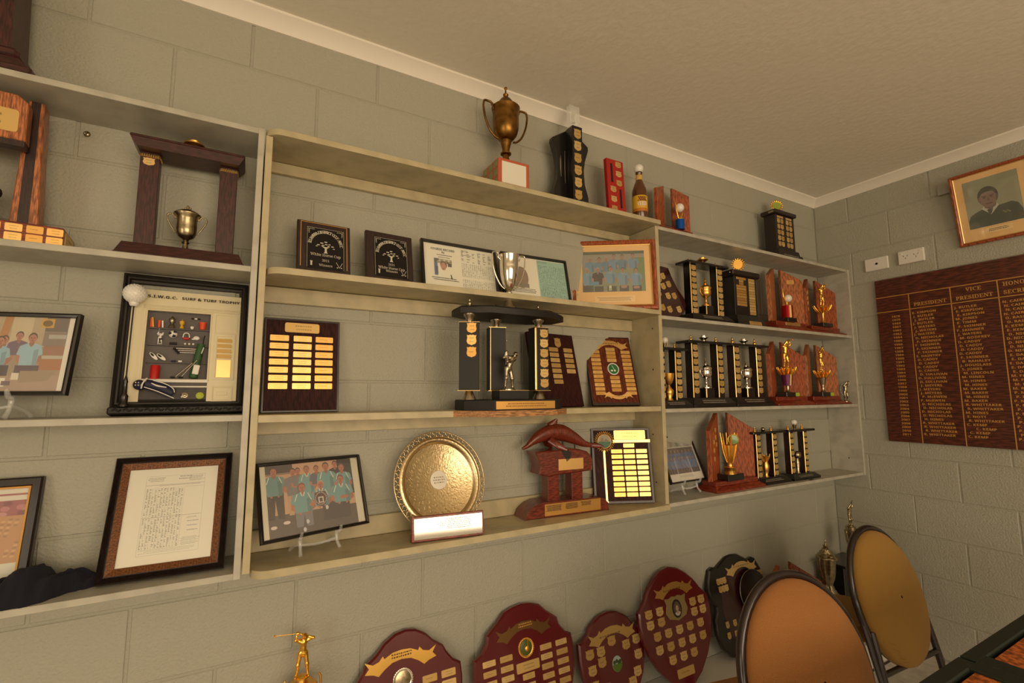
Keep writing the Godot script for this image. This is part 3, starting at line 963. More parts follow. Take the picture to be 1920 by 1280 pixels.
func print_mat(key: String, im: Image) -> StandardMaterial3D:
	TEX[key] = ImageTexture.create_from_image(im)
	return mat(key, Color.WHITE, 0.5, 0, {"tex": key})

func e_fill(im: Image, cx: float, cy: float, rx: float, ry: float, c: Color) -> void:
	for y in range(int(cy - ry), int(cy + ry) + 1):
		var t := 1.0 - pow((y - cy) / ry, 2)
		if t > 0.0:
			var w := rx * sqrt(t)
			im.fill_rect(Rect2i(int(cx - w), y, maxi(int(2 * w), 1), 1), c)

func p_fill(im: Image, pts: Array, c: Color) -> void:   # polygon, flat [x, y, ...]
	var lo := 1e9
	var hi := -1e9
	for i in range(1, pts.size(), 2):
		lo = minf(lo, pts[i]); hi = maxf(hi, pts[i])
	var k := pts.size() / 2
	for y in range(maxi(int(lo), 0), mini(int(hi), im.get_height() - 1) + 1):
		var xs := []
		for i in k:
			var j := (i + 1) % k
			var y0: float = pts[i * 2 + 1]
			var y1: float = pts[j * 2 + 1]
			if (y0 <= y) != (y1 <= y):
				xs.append(pts[i * 2] + (y - y0) / (y1 - y0) * (pts[j * 2] - pts[i * 2]))
		xs.sort()
		for i in range(0, xs.size() - 1, 2):
			im.fill_rect(Rect2i(int(xs[i]), y, maxi(int(xs[i + 1] - xs[i]), 1), 1), c)

# a man in a team photograph: s = head height in pixels, (x, y) = chin
func man(im: Image, x: float, y: float, s: float, shirt: Color, skin: Color, hair: Color, o := {}) -> void:
	var hw: float = o.get("w", 1.05) * s
	var bl: float = o.get("len", 2.6) * s
	var dark := shirt.darkened(0.16)
	# arms, then the shirt
	p_fill(im, [x - hw, y + s * 0.5, x - hw * 0.65, y + s * 0.5, x - hw * 0.72, y + s * 1.9, x - hw * 0.2, y + bl, x - hw * 0.3, y + bl + s * 0.3, x - hw * 1.1, y + s * 2.0], skin)
	p_fill(im, [x + hw, y + s * 0.5, x + hw * 0.65, y + s * 0.5, x + hw * 0.72, y + s * 1.9, x + hw * 0.2, y + bl, x + hw * 0.3, y + bl + s * 0.3, x + hw * 1.1, y + s * 2.0], skin.darkened(0.1))
	p_fill(im, [x - s * 0.3, y + s * 0.1, x + s * 0.3, y + s * 0.1, x + hw * 0.9, y + s * 0.38, x + hw * 1.12, y + s * 1.35, x + hw * 0.78, y + s * 1.5, x + hw * 0.74, y + bl, x - hw * 0.74, y + bl, x - hw * 0.78, y + s * 1.5, x - hw * 1.12, y + s * 1.35, x - hw * 0.9, y + s * 0.38], shirt)
	p_fill(im, [x + hw * 0.3, y + s * 0.9, x + hw * 0.7, y + s * 0.7, x + hw * 0.74, y + bl, x + hw * 0.35, y + bl], dark)
	if o.has("stripe"):
		for q in [-1, 1]:
			p_fill(im, [x + q * hw * 0.42, y + s * 0.25, x + q * hw * 0.52, y + s * 0.25, x + q * hw * 0.78, y + s * 1.1, x + q * hw * 0.68, y + s * 1.1], o.stripe)
	p_fill(im, [x - s * 0.2, y - s * 0.2, x + s * 0.2, y - s * 0.2, x + s * 0.24, y + s * 0.25, x, y + s * 0.55, x - s * 0.24, y + s * 0.25], skin.darkened(0.14))
	if o.has("collar"):
		p_fill(im, [x - s * 0.3, y + s * 0.08, x - s * 0.16, y + s * 0.05, x, y + s * 0.55, x - s * 0.1, y + s * 0.6], o.collar)
		p_fill(im, [x + s * 0.3, y + s * 0.08, x + s * 0.16, y + s * 0.05, x, y + s * 0.55, x + s * 0.1, y + s * 0.6], o.collar)
	e_fill(im, x, y - s * 0.55, s * 0.4, s * 0.52, hair)
	e_fill(im, x, y - s * 0.42, s * 0.36, s * 0.46, skin)
	e_fill(im, x - s * 0.14, y - s * 0.5, s * 0.07, s * 0.05, skin.darkened(0.5))
	e_fill(im, x + s * 0.14, y - s * 0.5, s * 0.07, s * 0.05, skin.darkened(0.5))
	p_fill(im, [x - s * 0.05, y - s * 0.45, x + s * 0.05, y - s * 0.45, x + s * 0.08, y - s * 0.28, x - s * 0.06, y - s * 0.28], skin.darkened(0.2))
	e_fill(im, x, y - s * 0.17, s * 0.13, s * 0.04, skin.darkened(0.4))

func trousers(im: Image, x: float, y: float, w: float, y1: float, c: Color) -> void:
	p_fill(im, [x - w, y, x + w, y, x + w * 0.95, y1, x + w * 0.2, y1, x, y + (y1 - y) * 0.3, x - w * 0.2, y1, x - w * 0.95, y1], c)

func table_lines(im: Image, x0: int, y0: int, x1: int, y1: int, rows: int, cols: int, c: Color, sd := 1) -> void:
	var g := RandomNumberGenerator.new()
	g.seed = sd
	for r in rows + 1:
		im.fill_rect(Rect2i(x0, y0 + (y1 - y0) * r / rows, x1 - x0, 1), c)
	for k in cols + 1:
		im.fill_rect(Rect2i(x0 + (x1 - x0) * k / cols, y0, 1, y1 - y0), c)
	for r in rows:
		for k in cols:
			if g.randf() < 0.7:
				im.fill_rect(Rect2i(x0 + (x1 - x0) * k / cols + 2, y0 + (y1 - y0) * r / rows + 2, maxi(int((x1 - x0) / cols * g.randf_range(0.2, 0.6)), 1), maxi((y1 - y0) / rows - 4, 1)), c.darkened(0.3))

func text_lines(im: Image, x0: int, y0: int, x1: int, y1: int, rows: int, c: Color, sd := 1) -> void:
	var g := RandomNumberGenerator.new()
	g.seed = sd
	var rh := (y1 - y0) / float(rows)
	for r in rows:
		var x := x0 + int((x1 - x0) * g.randf_range(0.0, 0.12))
		var xe := x1 - int((x1 - x0) * g.randf_range(0.0, 0.15))
		while x < xe:
			var w := g.randi_range(2, 9)
			im.fill_rect(Rect2i(x, int(y0 + r * rh), w, maxi(int(rh * 0.5), 1)), c)
			x += w + 2

# ---------------------------------------------------------------- left unit
func easel(label: String, p: Vector3, yaw: float, w := 0.085, group := "") -> Node3D:
	var t := thing("display_easel", label, "stand", p, yaw, group)
	for s in [-1, 1]:
		var x: float = s * w / 2
		var leg := MB.new()
		leg.add(tube([v3(x, 0.0045, 0.03), v3(x * 0.94, 0.022, 0.016), v3(x * 0.94, 0.045, 0.012), v3(x, 0.052, 0.026), v3(x, 0.068, 0.034)], [0.0055, 0.0045, 0.006, 0.006, 0.004], 8, 4))
		leg.add(tube([v3(x * 0.94, 0.045, 0.012), v3(x * 0.9, 0.10, -0.012), v3(x * 0.86, 0.16, -0.035)], [0.005, 0.0045, 0.004], 8, 3))
		leg.add(tube([v3(x * 0.94, 0.032, 0.012), v3(x, 0.018, -0.028), v3(x, 0.0045, -0.05)], [0.0045, 0.0045, 0.0055], 8, 3))
		part(t, "leg", leg, MATS.acrylic)
	part(t, "crossbar", tube([v3(-w / 2, 0.03, 0.013), v3(0, 0.024, 0.013), v3(w / 2, 0.03, 0.013)], 0.0042, 8), MATS.acrylic)
	return t

func photo_club() -> Image:
	var im := Image.create(512, 360, false, Image.FORMAT_RGB8)
	im.fill(Color(0.62, 0.56, 0.47))
	im.fill_rect(Rect2i(0, 0, 512, 150), Color(0.70, 0.64, 0.54))
	im.fill_rect(Rect2i(60, 10, 60, 150), Color(0.36, 0.34, 0.31))
	im.fill_rect(Rect2i(70, 60, 50, 12), Color(0.86, 0.86, 0.84))
	p_fill(im, [230, 0, 262, 0, 248, 150, 216, 150], Color(0.70, 0.50, 0.28))
	im.fill_rect(Rect2i(262, 0, 80, 150), Color(0.78, 0.73, 0.62))
	im.fill_rect(Rect2i(392, 0, 90, 70), Color(0.40, 0.36, 0.34))
	im.fill_rect(Rect2i(372, 8, 52, 44), Color(0.80, 0.62, 0.14))
	e_fill(im, 398, 30, 20, 16, Color(0.42, 0.34, 0.12))
	im.fill_rect(Rect2i(392, 70, 96, 70), Color(0.52, 0.47, 0.44))
	im.fill_rect(Rect2i(412, 86, 70, 20), Color(0.68, 0.68, 0.66))
	im.fill_rect(Rect2i(400, 140, 88, 50), Color(0.60, 0.44, 0.36))
	im.fill_rect(Rect2i(396, 188, 92, 16), Color(0.72, 0.72, 0.66))
	im.fill_rect(Rect2i(396, 204, 92, 54), Color(0.66, 0.44, 0.30))
	var blue := Color(0.55, 0.72, 0.80)
	var skin := Color(0.70, 0.47, 0.40)
	var hair := Color(0.25, 0.20, 0.18)
	for k in 4:
		man(im, 60 + k * 62, 118 + (k % 2) * 14, 38, blue, skin, hair, {"len": 2.7})
	man(im, 300, 112, 38, Color(0.40, 0.34, 0.46), skin, hair, {"len": 2.0})
	man(im, 232, 140, 42, blue, skin, hair, {"len": 2.6})
	man(im, 352, 124, 44, blue.lightened(0.08), skin, hair, {"len": 2.6})
	for k in 3:
		im.fill_rect(Rect2i([20, 190, 306][k], 236, 92, 70), [Color(0.2, 0.18, 0.22), Color(0.22, 0.19, 0.24), Color(0.32, 0.25, 0.34)][k])
	im.fill_rect(Rect2i(0, 286, 488, 74), Color(0.66, 0.58, 0.52))
	p_fill(im, [330, 262, 470, 262, 440, 310, 330, 316], Color(0.60, 0.54, 0.46))
	im.fill_rect(Rect2i(300, 272, 28, 32), Color(0.86, 0.84, 0.78))
	im.fill_rect(Rect2i(120, 296, 160, 40), Color(0.90, 0.90, 0.84))
	text_lines(im, 134, 304, 250, 324, 2, Color(0.2, 0.2, 0.2), 4)
	im.fill_rect(Rect2i(268, 310, 34, 20), Color(0.42, 0.34, 0.42))
	im.fill_rect(Rect2i(484, 0, 28, 360), Color(0.88, 0.88, 0.84))
	return im

func photo_field() -> Image:
	var im := Image.create(300, 240, false, Image.FORMAT_RGB8)
	im.fill(Color(0.86, 0.85, 0.80))
	im.fill_rect(Rect2i(0, 14, 300, 5), Color(0.62, 0.32, 0.34))
	im.fill_rect(Rect2i(0, 32, 300, 40), Color(0.60, 0.28, 0.34))
	for k in 30:
		e_fill(im, (k * 37) % 300, 38 + (k * 13) % 30, 10, 7, [Color(0.72, 0.44, 0.48), Color(0.48, 0.16, 0.26), Color(0.74, 0.52, 0.50)][k % 3])
	im.fill_rect(Rect2i(0, 72, 300, 120), Color(0.74, 0.54, 0.34))
	for k in 160:
		e_fill(im, (k * 53) % 300, 78 + (k * 29) % 100, 5, 3, [Color(0.80, 0.64, 0.42), Color(0.64, 0.46, 0.28)][k % 2])
	for k in 3:
		man(im, 60 + k * 80, 74, 26, Color(0.80, 0.76, 0.80), Color(0.72, 0.46, 0.38), Color(0.7, 0.7, 0.7), {"len": 2.2})
		im.fill_rect(Rect2i(40 + k * 80, 132, 42, 36), Color(0.50, 0.34, 0.44))
	im.fill_rect(Rect2i(0, 196, 300, 3), Color(0.6, 0.6, 0.55))
	im.fill_rect(Rect2i(0, 192, 300, 48), Color(0.86, 0.86, 0.80))
	return im

func score_form() -> Image:
	var im := Image.create(420, 516, false, Image.FORMAT_RGB8)
	im.fill(Color(0.90, 0.89, 0.83))
	var g := Color(0.62, 0.62, 0.58)
	var x0 := 80
	var x1 := 356
	var y0 := 55
	im.fill_rect(Rect2i(x0, y0, x1 - x0, 1), g)
	im.fill_rect(Rect2i(x0, 470, x1 - x0, 1), g)
	im.fill_rect(Rect2i(x0, y0, 1, 415), g)
	im.fill_rect(Rect2i(x1, y0, 1, 415), g)
	text_lines(im, x0 + 6, 64, x0 + 90, 90, 3, g, 1)
	text_lines(im, x0 + 150, 60, x1 - 60, 86, 2, g, 2)
	text_lines(im, x1 - 80, 62, x1 - 6, 94, 5, g, 3)
	im.fill_rect(Rect2i(x0, 104, x1 - x0, 2), g)
	text_lines(im, x0 + 40, 108, x1 - 10, 114, 1, g, 4)
	table_lines(im, x0 + 6, 124, 262, 440, 38, 13, Color(0.72, 0.72, 0.67), 5)
	im.fill_rect(Rect2i(x0, 278, x1 - x0, 2), g)
	im.fill_rect(Rect2i(264, 122, 92, 1), g)
	text_lines(im, 284, 290, 340, 300, 2, g, 6)
	for k in 3:
		text_lines(im, 290, 312 + k * 24, 344, 320 + k * 24, 1, Color(0.56, 0.58, 0.64), 7 + k)
	text_lines(im, 266, 396, 350, 440, 7, Color(0.7, 0.7, 0.64), 12)
	text_lines(im, x0 + 6, 444, x1 - 8, 466, 3, Color(0.74, 0.74, 0.68), 13)
	return im

func left_unit() -> void:
	# --- on top
	var t := thing("wooden_trophy", "tall dark mahogany trophy with stepped foot standing on top of the left shelf unit", "trophy", v3(-1.0, S[4], 0.09))
	part(t, "foot", MB.new().add(box(0.30, 0.02, 0.15, 0.004)).add(prism(0.28, 0.245, 0.14, 0.12, 0.022), T(0, 0.02, 0)), MATS.mahogany_h)
	part(t, "step", MB.new().add(box(0.24, 0.028, 0.118, 0.008), T(0, 0.042, 0)), MATS.mahogany_h)
	part(t, "column", MB.new().add(prism(0.205, 0.185, 0.10, 0.09, 0.30), T(0, 0.07, 0)), MATS.mahogany)
	# --- second board: striped tower
	t = thing("wooden_trophy", "orange timber tower trophy with dark striped column and brass plates round its base", "trophy", v3(-0.925, S[3], 0.085), 5.0)
	part(t, "base", box(0.30, 0.05, 0.13, 0.002), MATS.timber_h)
	for r in 2:
		plates(t, [[-0.118, 0.036 - r * 0.0215], [-0.082, 0.036 - r * 0.0215], [-0.046, 0.036 - r * 0.0215], [-0.008, 0.036 - r * 0.0215], [0.028, 0.036 - r * 0.0215], [0.064, 0.036 - r * 0.0215], [0.10, 0.036 - r * 0.0215], [0.135, 0.036 - r * 0.0215]].filter(func(q): return absf(q[0]) < 0.14), plate(0.030, 0.0185), "brass", 0.065)
	part(t, "side_plate", plate(0.09, 0.04), MATS.dull1, TR(v3(0.15, 0.025, 0.0), v3(0, 90, 0)))
	for s in [-1, 1]:
		var c := part(t, "column", extr(P2([-0.026, 0, 0.026, 0, 0.014, 0.325, -0.014, 0.325]), 0.05, 0.002), MATS.timber, T(s * 0.068, 0.05, -0.035))
		part(c, "stripe", extr(P2([-0.012, 0, 0.008, 0, 0.008, 0.325, -0.009, 0.325]), 0.0016, 0.0002), MATS.darkwood, T(0, 0, 0.0495))
	var hb := part(t, "head_block", extr(P2([-0.075, 0, 0.075, 0, 0.075, 0.096, 0.055, 0.112, -0.055, 0.112, -0.075, 0.096]), 0.035, 0.002), MATS.timber, T(-0.01, 0.25, 0.025))
	part(hb, "name_plate", plate(0.122, 0.056), MATS.dull0, T(0, 0.045, 0.035))
	part(hb, "crest_plate", crest(0.034, 0.026), MATS.dull1, T(-0.008, 0.096, 0.035))
	part(hb, "underside", box(0.148, 0.014, 0.033), MATS.darkwood, T(0, -0.014, 0.017))
	part(t, "pedestal", box(0.032, 0.036, 0.03, 0.001), MATS.timber_h, T(0.0, 0.05, 0.01))
	part(t, "pedestal_plate", plate(0.026, 0.028), MATS.paper, T(0.0, 0.068, 0.0255))
	part(t, "club_head", MB.new().add(sphere(0.026), TR(O3, O3, v3(1.25, 0.85, 0.8))), MATS.brownblack, T(-0.006, 0.128, 0.012))
	part(t, "club_neck", tube([v3(0, 0.086, 0.01), v3(-0.002, 0.11, 0.01)], 0.008), MATS.black)
	# --- archway
	t = thing("archway_trophy", "dark red archway trophy of two pillars with a small lidded silver cup between them", "trophy", v3(-0.531, S[3], 0.075))
	part(t, "base", MB.new().add(box(0.29, 0.01, 0.128, 0.001)).add(prism(0.286, 0.262, 0.124, 0.10, 0.03), T(0, 0.01, 0)), MATS.mahogany_h)
	for s in [-1, 1]:
		var c := part(t, "pillar", box(0.0435, 0.264, 0.032, 0.001), MATS.mahogany, T(0.0925 * s, 0.041, -0.004))
		var cap := part(c, "capital", box(0.0475, 0.009, 0.036, 0.002), MATS.gold_soft, T(0, 0.251, 0))
		for i in 9:
			part(cap, "bead", box(0.003, 0.008, 0.002, 0.0006), MATS.old_silver, T(-0.02 + i * 0.005, 0.0005, 0.0185))
		part(c, "foot_collar", box(0.046, 0.003, 0.034, 0.0008), MATS.old_silver, T(0, 0, 0))
		if s < 0:
			part(c, "crest_plate", crest(0.028, 0.022), MATS.dull1, T(-0.002, 0.238, 0.016))
	var top := part(t, "lintel", MB.new().add(prism(0.236, 0.262, 0.09, 0.112, 0.02)).add(box(0.265, 0.008, 0.114, 0.003), T(0, 0.02, 0)), MATS.mahogany_h, T(0, 0.305, 0))
	part(top, "urn", top_urn(1.25), MATS.gold_soft, T(0.004, 0.028, 0))
	for s in [-1, 1]:
		part(top, "stud", sphere(0.0035, 10), MATS.old_silver, T(0.0925 * s, 0.03, 0))
	var cup := part(t, "cup", lathe(L([0.0001, 0, 0.019, 0, 0.019, 0.003, 0.012, 0.006, 0.0075, 0.012, 0.006, 0.022, 0.010, 0.026, 0.006, 0.03, 0.008, 0.035, 0.018, 0.041, 0.0235, 0.052, 0.0245, 0.064, 0.024, 0.09, 0.027, 0.10, 0.0325, 0.106, 0.0325, 0.108, 0.024, 0.109]), 28), MATS.old_silver, T(0.0, 0.041, 0.004))
	part(cup, "lid", lathe(L([0.031, 0.107, 0.027, 0.113, 0.016, 0.119, 0.006, 0.122, 0.0001, 0.1225]), 24), MATS.old_silver)
	part(cup, "lid_flower", MB.new().add(sphere(0.004, 8), T(0, 0.127, 0)).add(sphere(0.0032, 8), T(0.005, 0.126, 0)).add(sphere(0.0032, 8), T(-0.005, 0.126, 0)).add(sphere(0.003, 8), T(0, 0.131, 0.002)), MATS.old_silver)
	for s in [-1, 1]:
		part(cup, "handle", tube([v3(0.024 * s, 0.094), v3(0.030 * s, 0.099), v3(0.028 * s, 0.092), v3(0.033 * s, 0.104), v3(0.043 * s, 0.103), v3(0.046 * s, 0.092), v3(0.037 * s, 0.072), v3(0.029 * s, 0.058), v3(0.027 * s, 0.052)], [0.0014, 0.0014, 0.0016, 0.002, 0.002, 0.002, 0.002, 0.0018, 0.0018], 7, 4), MATS.old_silver)
	# --- third board: framed photo on an easel, and the shadow-box trophy
	t = lean("framed_photo", "thin black photo frame of men in light blue polo shirts at left edge", "picture frame", v3(-0.870, 1.356, 0.108), -15.4, 8.8, 0.012)
	frame(t, 0.279, 0.201, [0, -0.012, 0, 0.002, 0.004, 0.004, 0.009, 0.002, 0.0105, -0.002], MATS.black)
	sheet(t, "photograph", -0.1305, 0.009, 0.1305, 0.192, -0.005, print_mat("photo_club", photo_club()))
	pane(t, 0.279, 0.201, 0.009, -0.0028)
	easel("clear plastic easel under the light blue polo photo at left edge", v3(-0.873, S[2], 0.088), -15.0)
	shadow_box()
	# --- bottom board
	t = lean("framed_picture", "wide dark brown frame with a faded outdoor team picture behind the navy cloth", "picture frame", v3(-0.942, S[1], 0.062), 0, 11, 0.014)
	frame(t, 0.30, 0.262, [0, -0.014, 0, 0.004, 0.004, 0.008, 0.018, 0.006, 0.021, 0.001], MATS.brownblack)
	part(t, "gold_slip", moulding(0.26, 0.222, [0, 0.001, 0.001, 0.003, 0.005, 0.002, 0.0055, -0.001]), MATS.gold_ink, T(0, 0.02, 0))
	sheet(t, "photograph", -0.126, 0.025, 0.126, 0.238, -0.003, print_mat("photo_field", photo_field()))
	pane(t, 0.30, 0.262, 0.022, -0.001)
	t = lean("framed_picture", "dark ribbed frame with golden brown inner border round a printed score sheet", "picture frame", v3(-0.524, S[1], 0.118), -1.7, 21.4, 0.014)
	frame(t, 0.266, 0.307, [0, -0.014, 0, 0.006, 0.0025, 0.009, 0.004, 0.007, 0.0055, 0.009, 0.0075, 0.0065, 0.009, 0.0085, 0.011, 0.006, 0.0125, 0.008, 0.0145, 0.005, 0.0165, 0.005], MATS.brownblack)
	part(t, "inner_border", moulding(0.233, 0.274, [0, 0.005, 0.004, 0.004, 0.0155, 0.001, 0.0165, -0.002]), mat("bronze_paint", Color(0.52, 0.31, 0.13), 0.5, 0.25, {"tex": "grain", "tri": Vector3(30, 30, 30)}), T(0, 0.0165, 0))
	sheet(t, "score_sheet", -0.1005, 0.033, 0.1005, 0.281, -0.003, print_mat("score_form", score_form()))
	pane(t, 0.266, 0.307, 0.033, -0.001)
	navy_cloth()

func navy_cloth() -> void:
	var t := thing("cloth", "crumpled navy blue cloth lying on the bottom left shelf board beside the score sheet", "cloth", v3(-0.79, S[1], 0.095))
	var n := FastNoiseLite.new()
	n.seed = 12
	n.frequency = 14.0
	n.fractal_octaves = 3
	var m := MB.new()
	var nx := 64
	var nz := 22
	var P := func(i: int, j: int) -> Vector3:
		var u := lerpf(-0.17, 0.145, i / float(nx))
		var vv := lerpf(-1.0, 1.0, j / float(nz))
		# plan outline: broad at the left, a narrow tongue to the right
		var hw := 0.066 - 0.035 * smoothstep(0.02, 0.10, u) - 0.02 * smoothstep(-0.10, -0.17, u) + 0.008 * n.get_noise_1d(u * 3.0)
		var zc := 0.006 - 0.03 * smoothstep(0.03, 0.14, u)
		var edge := 1.0 - pow(absf(vv), 2.6)
		var ends := smoothstep(-0.17, -0.15, u) * smoothstep(0.145, 0.125, u)
		var hgt := 0.030 + 0.032 * exp(-pow((u - 0.012) / 0.045, 2)) + 0.016 * exp(-pow((u + 0.12) / 0.05, 2))
		var fold := 0.012 * sin((u * 1.0 + vv * 0.03) * 90.0 + 2.0 * n.get_noise_2d(u, vv * 0.05)) + 0.016 * n.get_noise_2d(u * 1.2, vv * 0.06)
		var y := maxf((hgt + fold) * edge * ends, 0.0) + 0.001
		return Vector3(u, y, zc + vv * hw)
	var N := func(i: int, j: int) -> Vector3:
		var a: Vector3 = P.call(mini(i + 1, nx), j) - P.call(maxi(i - 1, 0), j)
		var b: Vector3 = P.call(i, mini(j + 1, nz)) - P.call(i, maxi(j - 1, 0))
		var c := b.cross(a)
		return c.normalized() if c.length() > 1e-9 else Vector3.UP
	for i in nx:
		for j in nz:
			var a: Vector3 = P.call(i, j)
			var b: Vector3 = P.call(i + 1, j)
			var c: Vector3 = P.call(i + 1, j + 1)
			var d: Vector3 = P.call(i, j + 1)
			m.tri(a, b, c, N.call(i, j), N.call(i + 1, j), N.call(i + 1, j + 1))
			m.tri(a, c, d, N.call(i, j), N.call(i + 1, j + 1), N.call(i, j + 1))
			a.y = 0; b.y = 0; c.y = 0; d.y = 0
			m.quad(a, b, c, d, Vector3.DOWN)
	part(t, "cloth", m, MATS.navy_cloth)

func shadow_box() -> void:
	var t := lean("shadow_box_trophy", "cream shop window golf trophy in carved black frame with white ball street lamp", "trophy", v3(-0.518, S[2], 0.062), 3.0, 7.7, 0.02)
	var blk := MATS.black_matt as Material
	part(t, "carved_base", MB.new().add(box(0.302, 0.019, 0.05, 0.003)), blk, T(0.0, 0.0, -0.002))
	for i in 13:
		part(t, "base_carving", MB.new().add(tube([v3(-0.009, 0, 0), v3(-0.003, 0.004, 0.002), v3(0.004, -0.002, 0.002), v3(0.009, 0.003, 0)], 0.0022, 6, 3)), blk, T(-0.132 + i * 0.022, 0.0095, 0.0225))
	part(t, "frame", moulding(0.296, 0.367, [0, -0.02, 0, 0.012, 0.005, 0.016, 0.009, 0.010, 0.013, 0.010, 0.016, 0.004, 0.022, 0.002, 0.022, -0.01]), blk, T(0, 0.018, 0))
	# cream face: a board with the shop window cut out
	var cr := MATS.cream as Material
	var f := MB.new()
	for q in [[-0.126, 0.0205, -0.0925, 0.346], [-0.0925, 0.289, 0.131, 0.346], [0.0585, 0.0205, 0.131, 0.289], [-0.0925, 0.0205, 0.0585, 0.027]]:
		f.add(box(q[2] - q[0], q[3] - q[1], 0.008, 0.0), T((q[0] + q[2]) / 2, q[1], 0))
	var face := part(t, "cream_face", f, cr)
	part(face, "cornice_moulding", MB.new().add(box(0.232, 0.0045, 0.004, 0.0015), T(0.016, 0.297, 0.005)).add(box(0.232, 0.002, 0.003, 0.0008), T(0.016, 0.292, 0.005)), cr)
	part(face, "window_moulding", moulding(0.155, 0.2, [0, 0.004, 0.001, 0.0055, 0.004, 0.0055, 0.0045, 0.0]), cr, T(-0.0165, 0.091, 0))
	part(face, "counter_edge", box(0.15, 0.008, 0.014, 0.001), MATS.white, T(-0.015, 0.086, 0))
	part(face, "counter_edge", box(0.15, 0.004, 0.012, 0.001), MATS.white, T(-0.015, 0.0725, 0))
	part(t, "window_back", box(0.152, 0.199, 0.003), MATS.grey_card, T(-0.0165, 0.0905, -0.013))
	part(t, "window_reveal", moulding(0.152, 0.199, [0, 0.0, 0, -0.012]), MATS.grey_card, T(-0.0165, 0.0905, 0))
	part(t, "counter_panel", box(0.151, 0.05, 0.003), MATS.brownblack, T(-0.0165, 0.0265, -0.006))
	part(t, "counter_strip", box(0.151, 0.009, 0.003), MATS.grey_card, T(-0.0165, 0.0765, -0.004))
	for y in [0.238, 0.190, 0.141]:
		part(t, "mini_shelf", box(0.142, 0.003, 0.008, 0.0005), MATS.grey_card, T(-0.014, y, -0.008))
	letters(t, "lettering", [["S.I.W.G.C.", 0.0108, TR(v3(-0.059, 0.3265, 0), O3, v3(1.35, 1, 1))], ["SURF & TURF TROPHY", 0.0108, TR(v3(0.056, 0.3265, 0), O3, v3(1.3, 1, 1))]], MATS.ink, T(0, 0, 0.0082), "Droid Sans", 700)
	# side cabinet with the gold slats
	part(face, "side_panel", moulding(0.058, 0.056, [0, 0.004, 0.0, 0.0055, 0.003, 0.0055, 0.0035, 0.004]), cr, T(0.096, 0.232, 0))
	part(face, "side_window", moulding(0.053, 0.135, [0, 0.004, 0, 0.006, 0.002, 0.0065, 0.0065, 0.006, 0.007, 0.004]), cr, T(0.0955, 0.094, 0))
	for i in 4:
		part(face, "gold_slat", box(0.036, 0.0125, 0.003, 0.001), MATS.gold_edge, TR(v3(0.0955, 0.204 - i * 0.0155, 0.0055), v3(-12, 0, 0)))
	part(face, "gold_panel", box(0.036, 0.052, 0.002, 0.0005), MATS.gold_edge, T(0.0955, 0.101, 0.0045))
	part(face, "drawer_front", moulding(0.052, 0.045, [0, 0.004, 0, 0.0055, 0.003, 0.006, 0.0055, 0.0045, 0.006, 0.004]), cr, T(0.095, 0.032, 0))
	part(face, "drawer_plate", box(0.027, 0.010, 0.002, 0.001), cr, T(0.095, 0.05, 0.004))
	# the lamp post
	part(t, "lamp_base", lathe(L([0.0001, 0, 0.0115, 0, 0.012, 0.006, 0.009, 0.010, 0.0085, 0.024, 0.0095, 0.026, 0.0055, 0.034, 0.0045, 0.062, 0.0055, 0.064, 0.002, 0.08]), 16), MATS.black, T(-0.119, 0.019, 0.024))
	part(t, "lamp_post", tube([v3(-0.119, 0.09, 0.024), v3(-0.119, 0.292, 0.024)], 0.0018, 8), MATS.black)
	part(t, "lamp_collar", lathe(L([0.004, 0, 0.009, 0.002, 0.011, 0.008, 0.011, 0.01, 0.008, 0.012]), 16), MATS.ball, T(-0.119, 0.288, 0.024))
	var ball := MB.new()
	ball.add(sphere(0.0265, 28))
	var bl := part(t, "lamp_ball", ball, MATS.ball, T(-0.119, 0.324, 0.024))
	var dim := MB.new()
	for i in 170:
		var yy := 1.0 - 2.0 * (i + 0.5) / 170.0
		var an := i * 2.399963
		var rr := sqrt(1.0 - yy * yy)
		var d := v3(cos(an) * rr, yy, sin(an) * rr)
		dim.add(lathe(L([0.0026, 0.0, 0.0021, 0.0007, 0.0014, 0.0008, 0.001, 0.0002, 0.0001, 0.0]), 7), Transform3D(Basis(Quaternion(Vector3.UP, d)), d * 0.0262))
	var dm := part(bl, "ball_dimples", dim, MATS.ball)
	dm.set_meta("kind", "stuff")
	# --- the little goods
	var z := -0.004
	var G := func(n: String, m, mt: String, x: float, y: float, rz := 0.0) -> void:
		part(t, n, m, MATS[mt], TR(v3(x, y, z), v3(0, 0, rz)))
	G.call("mini_book", box(0.0045, 0.025, 0.006, 0.0005), "orange", -0.0805, 0.241)
	G.call("mini_book", box(0.004, 0.028, 0.006, 0.0005), "yellow", -0.0755, 0.241, 7)
	G.call("mini_book", box(0.006, 0.021, 0.006, 0.0005), "orange", -0.0625, 0.241)
	G.call("mini_book", box(0.004, 0.020, 0.006, 0.0005), "white", -0.0545, 0.241, 4)
	G.call("mini_cup", lathe(L([0.0001, 0, 0.008, 0, 0.006, 0.01, 0.003, 0.013, 0.0065, 0.018, 0.0075, 0.026, 0.005, 0.029, 0.0015, 0.033, 0.0001, 0.037]), 14), "pewter", -0.034, 0.241)
	G.call("mini_cup", lathe(L([0.0001, 0, 0.0055, 0, 0.004, 0.007, 0.0025, 0.01, 0.006, 0.014, 0.0065, 0.021, 0.003, 0.023, 0.0001, 0.028]), 14), "yellow", -0.011, 0.241)
	for i in 3:
		G.call("mini_sunglasses", box(0.0065, 0.004, 0.002, 0.0008), "ink" if i != 1 else "white", 0.013 + i * 0.008, 0.2705)
	G.call("mini_mug", lathe(L([0.0001, 0, 0.003, 0, 0.005, 0.007, 0.0045, 0.0075, 0.003, 0.002]), 12), "white", 0.0135, 0.241)
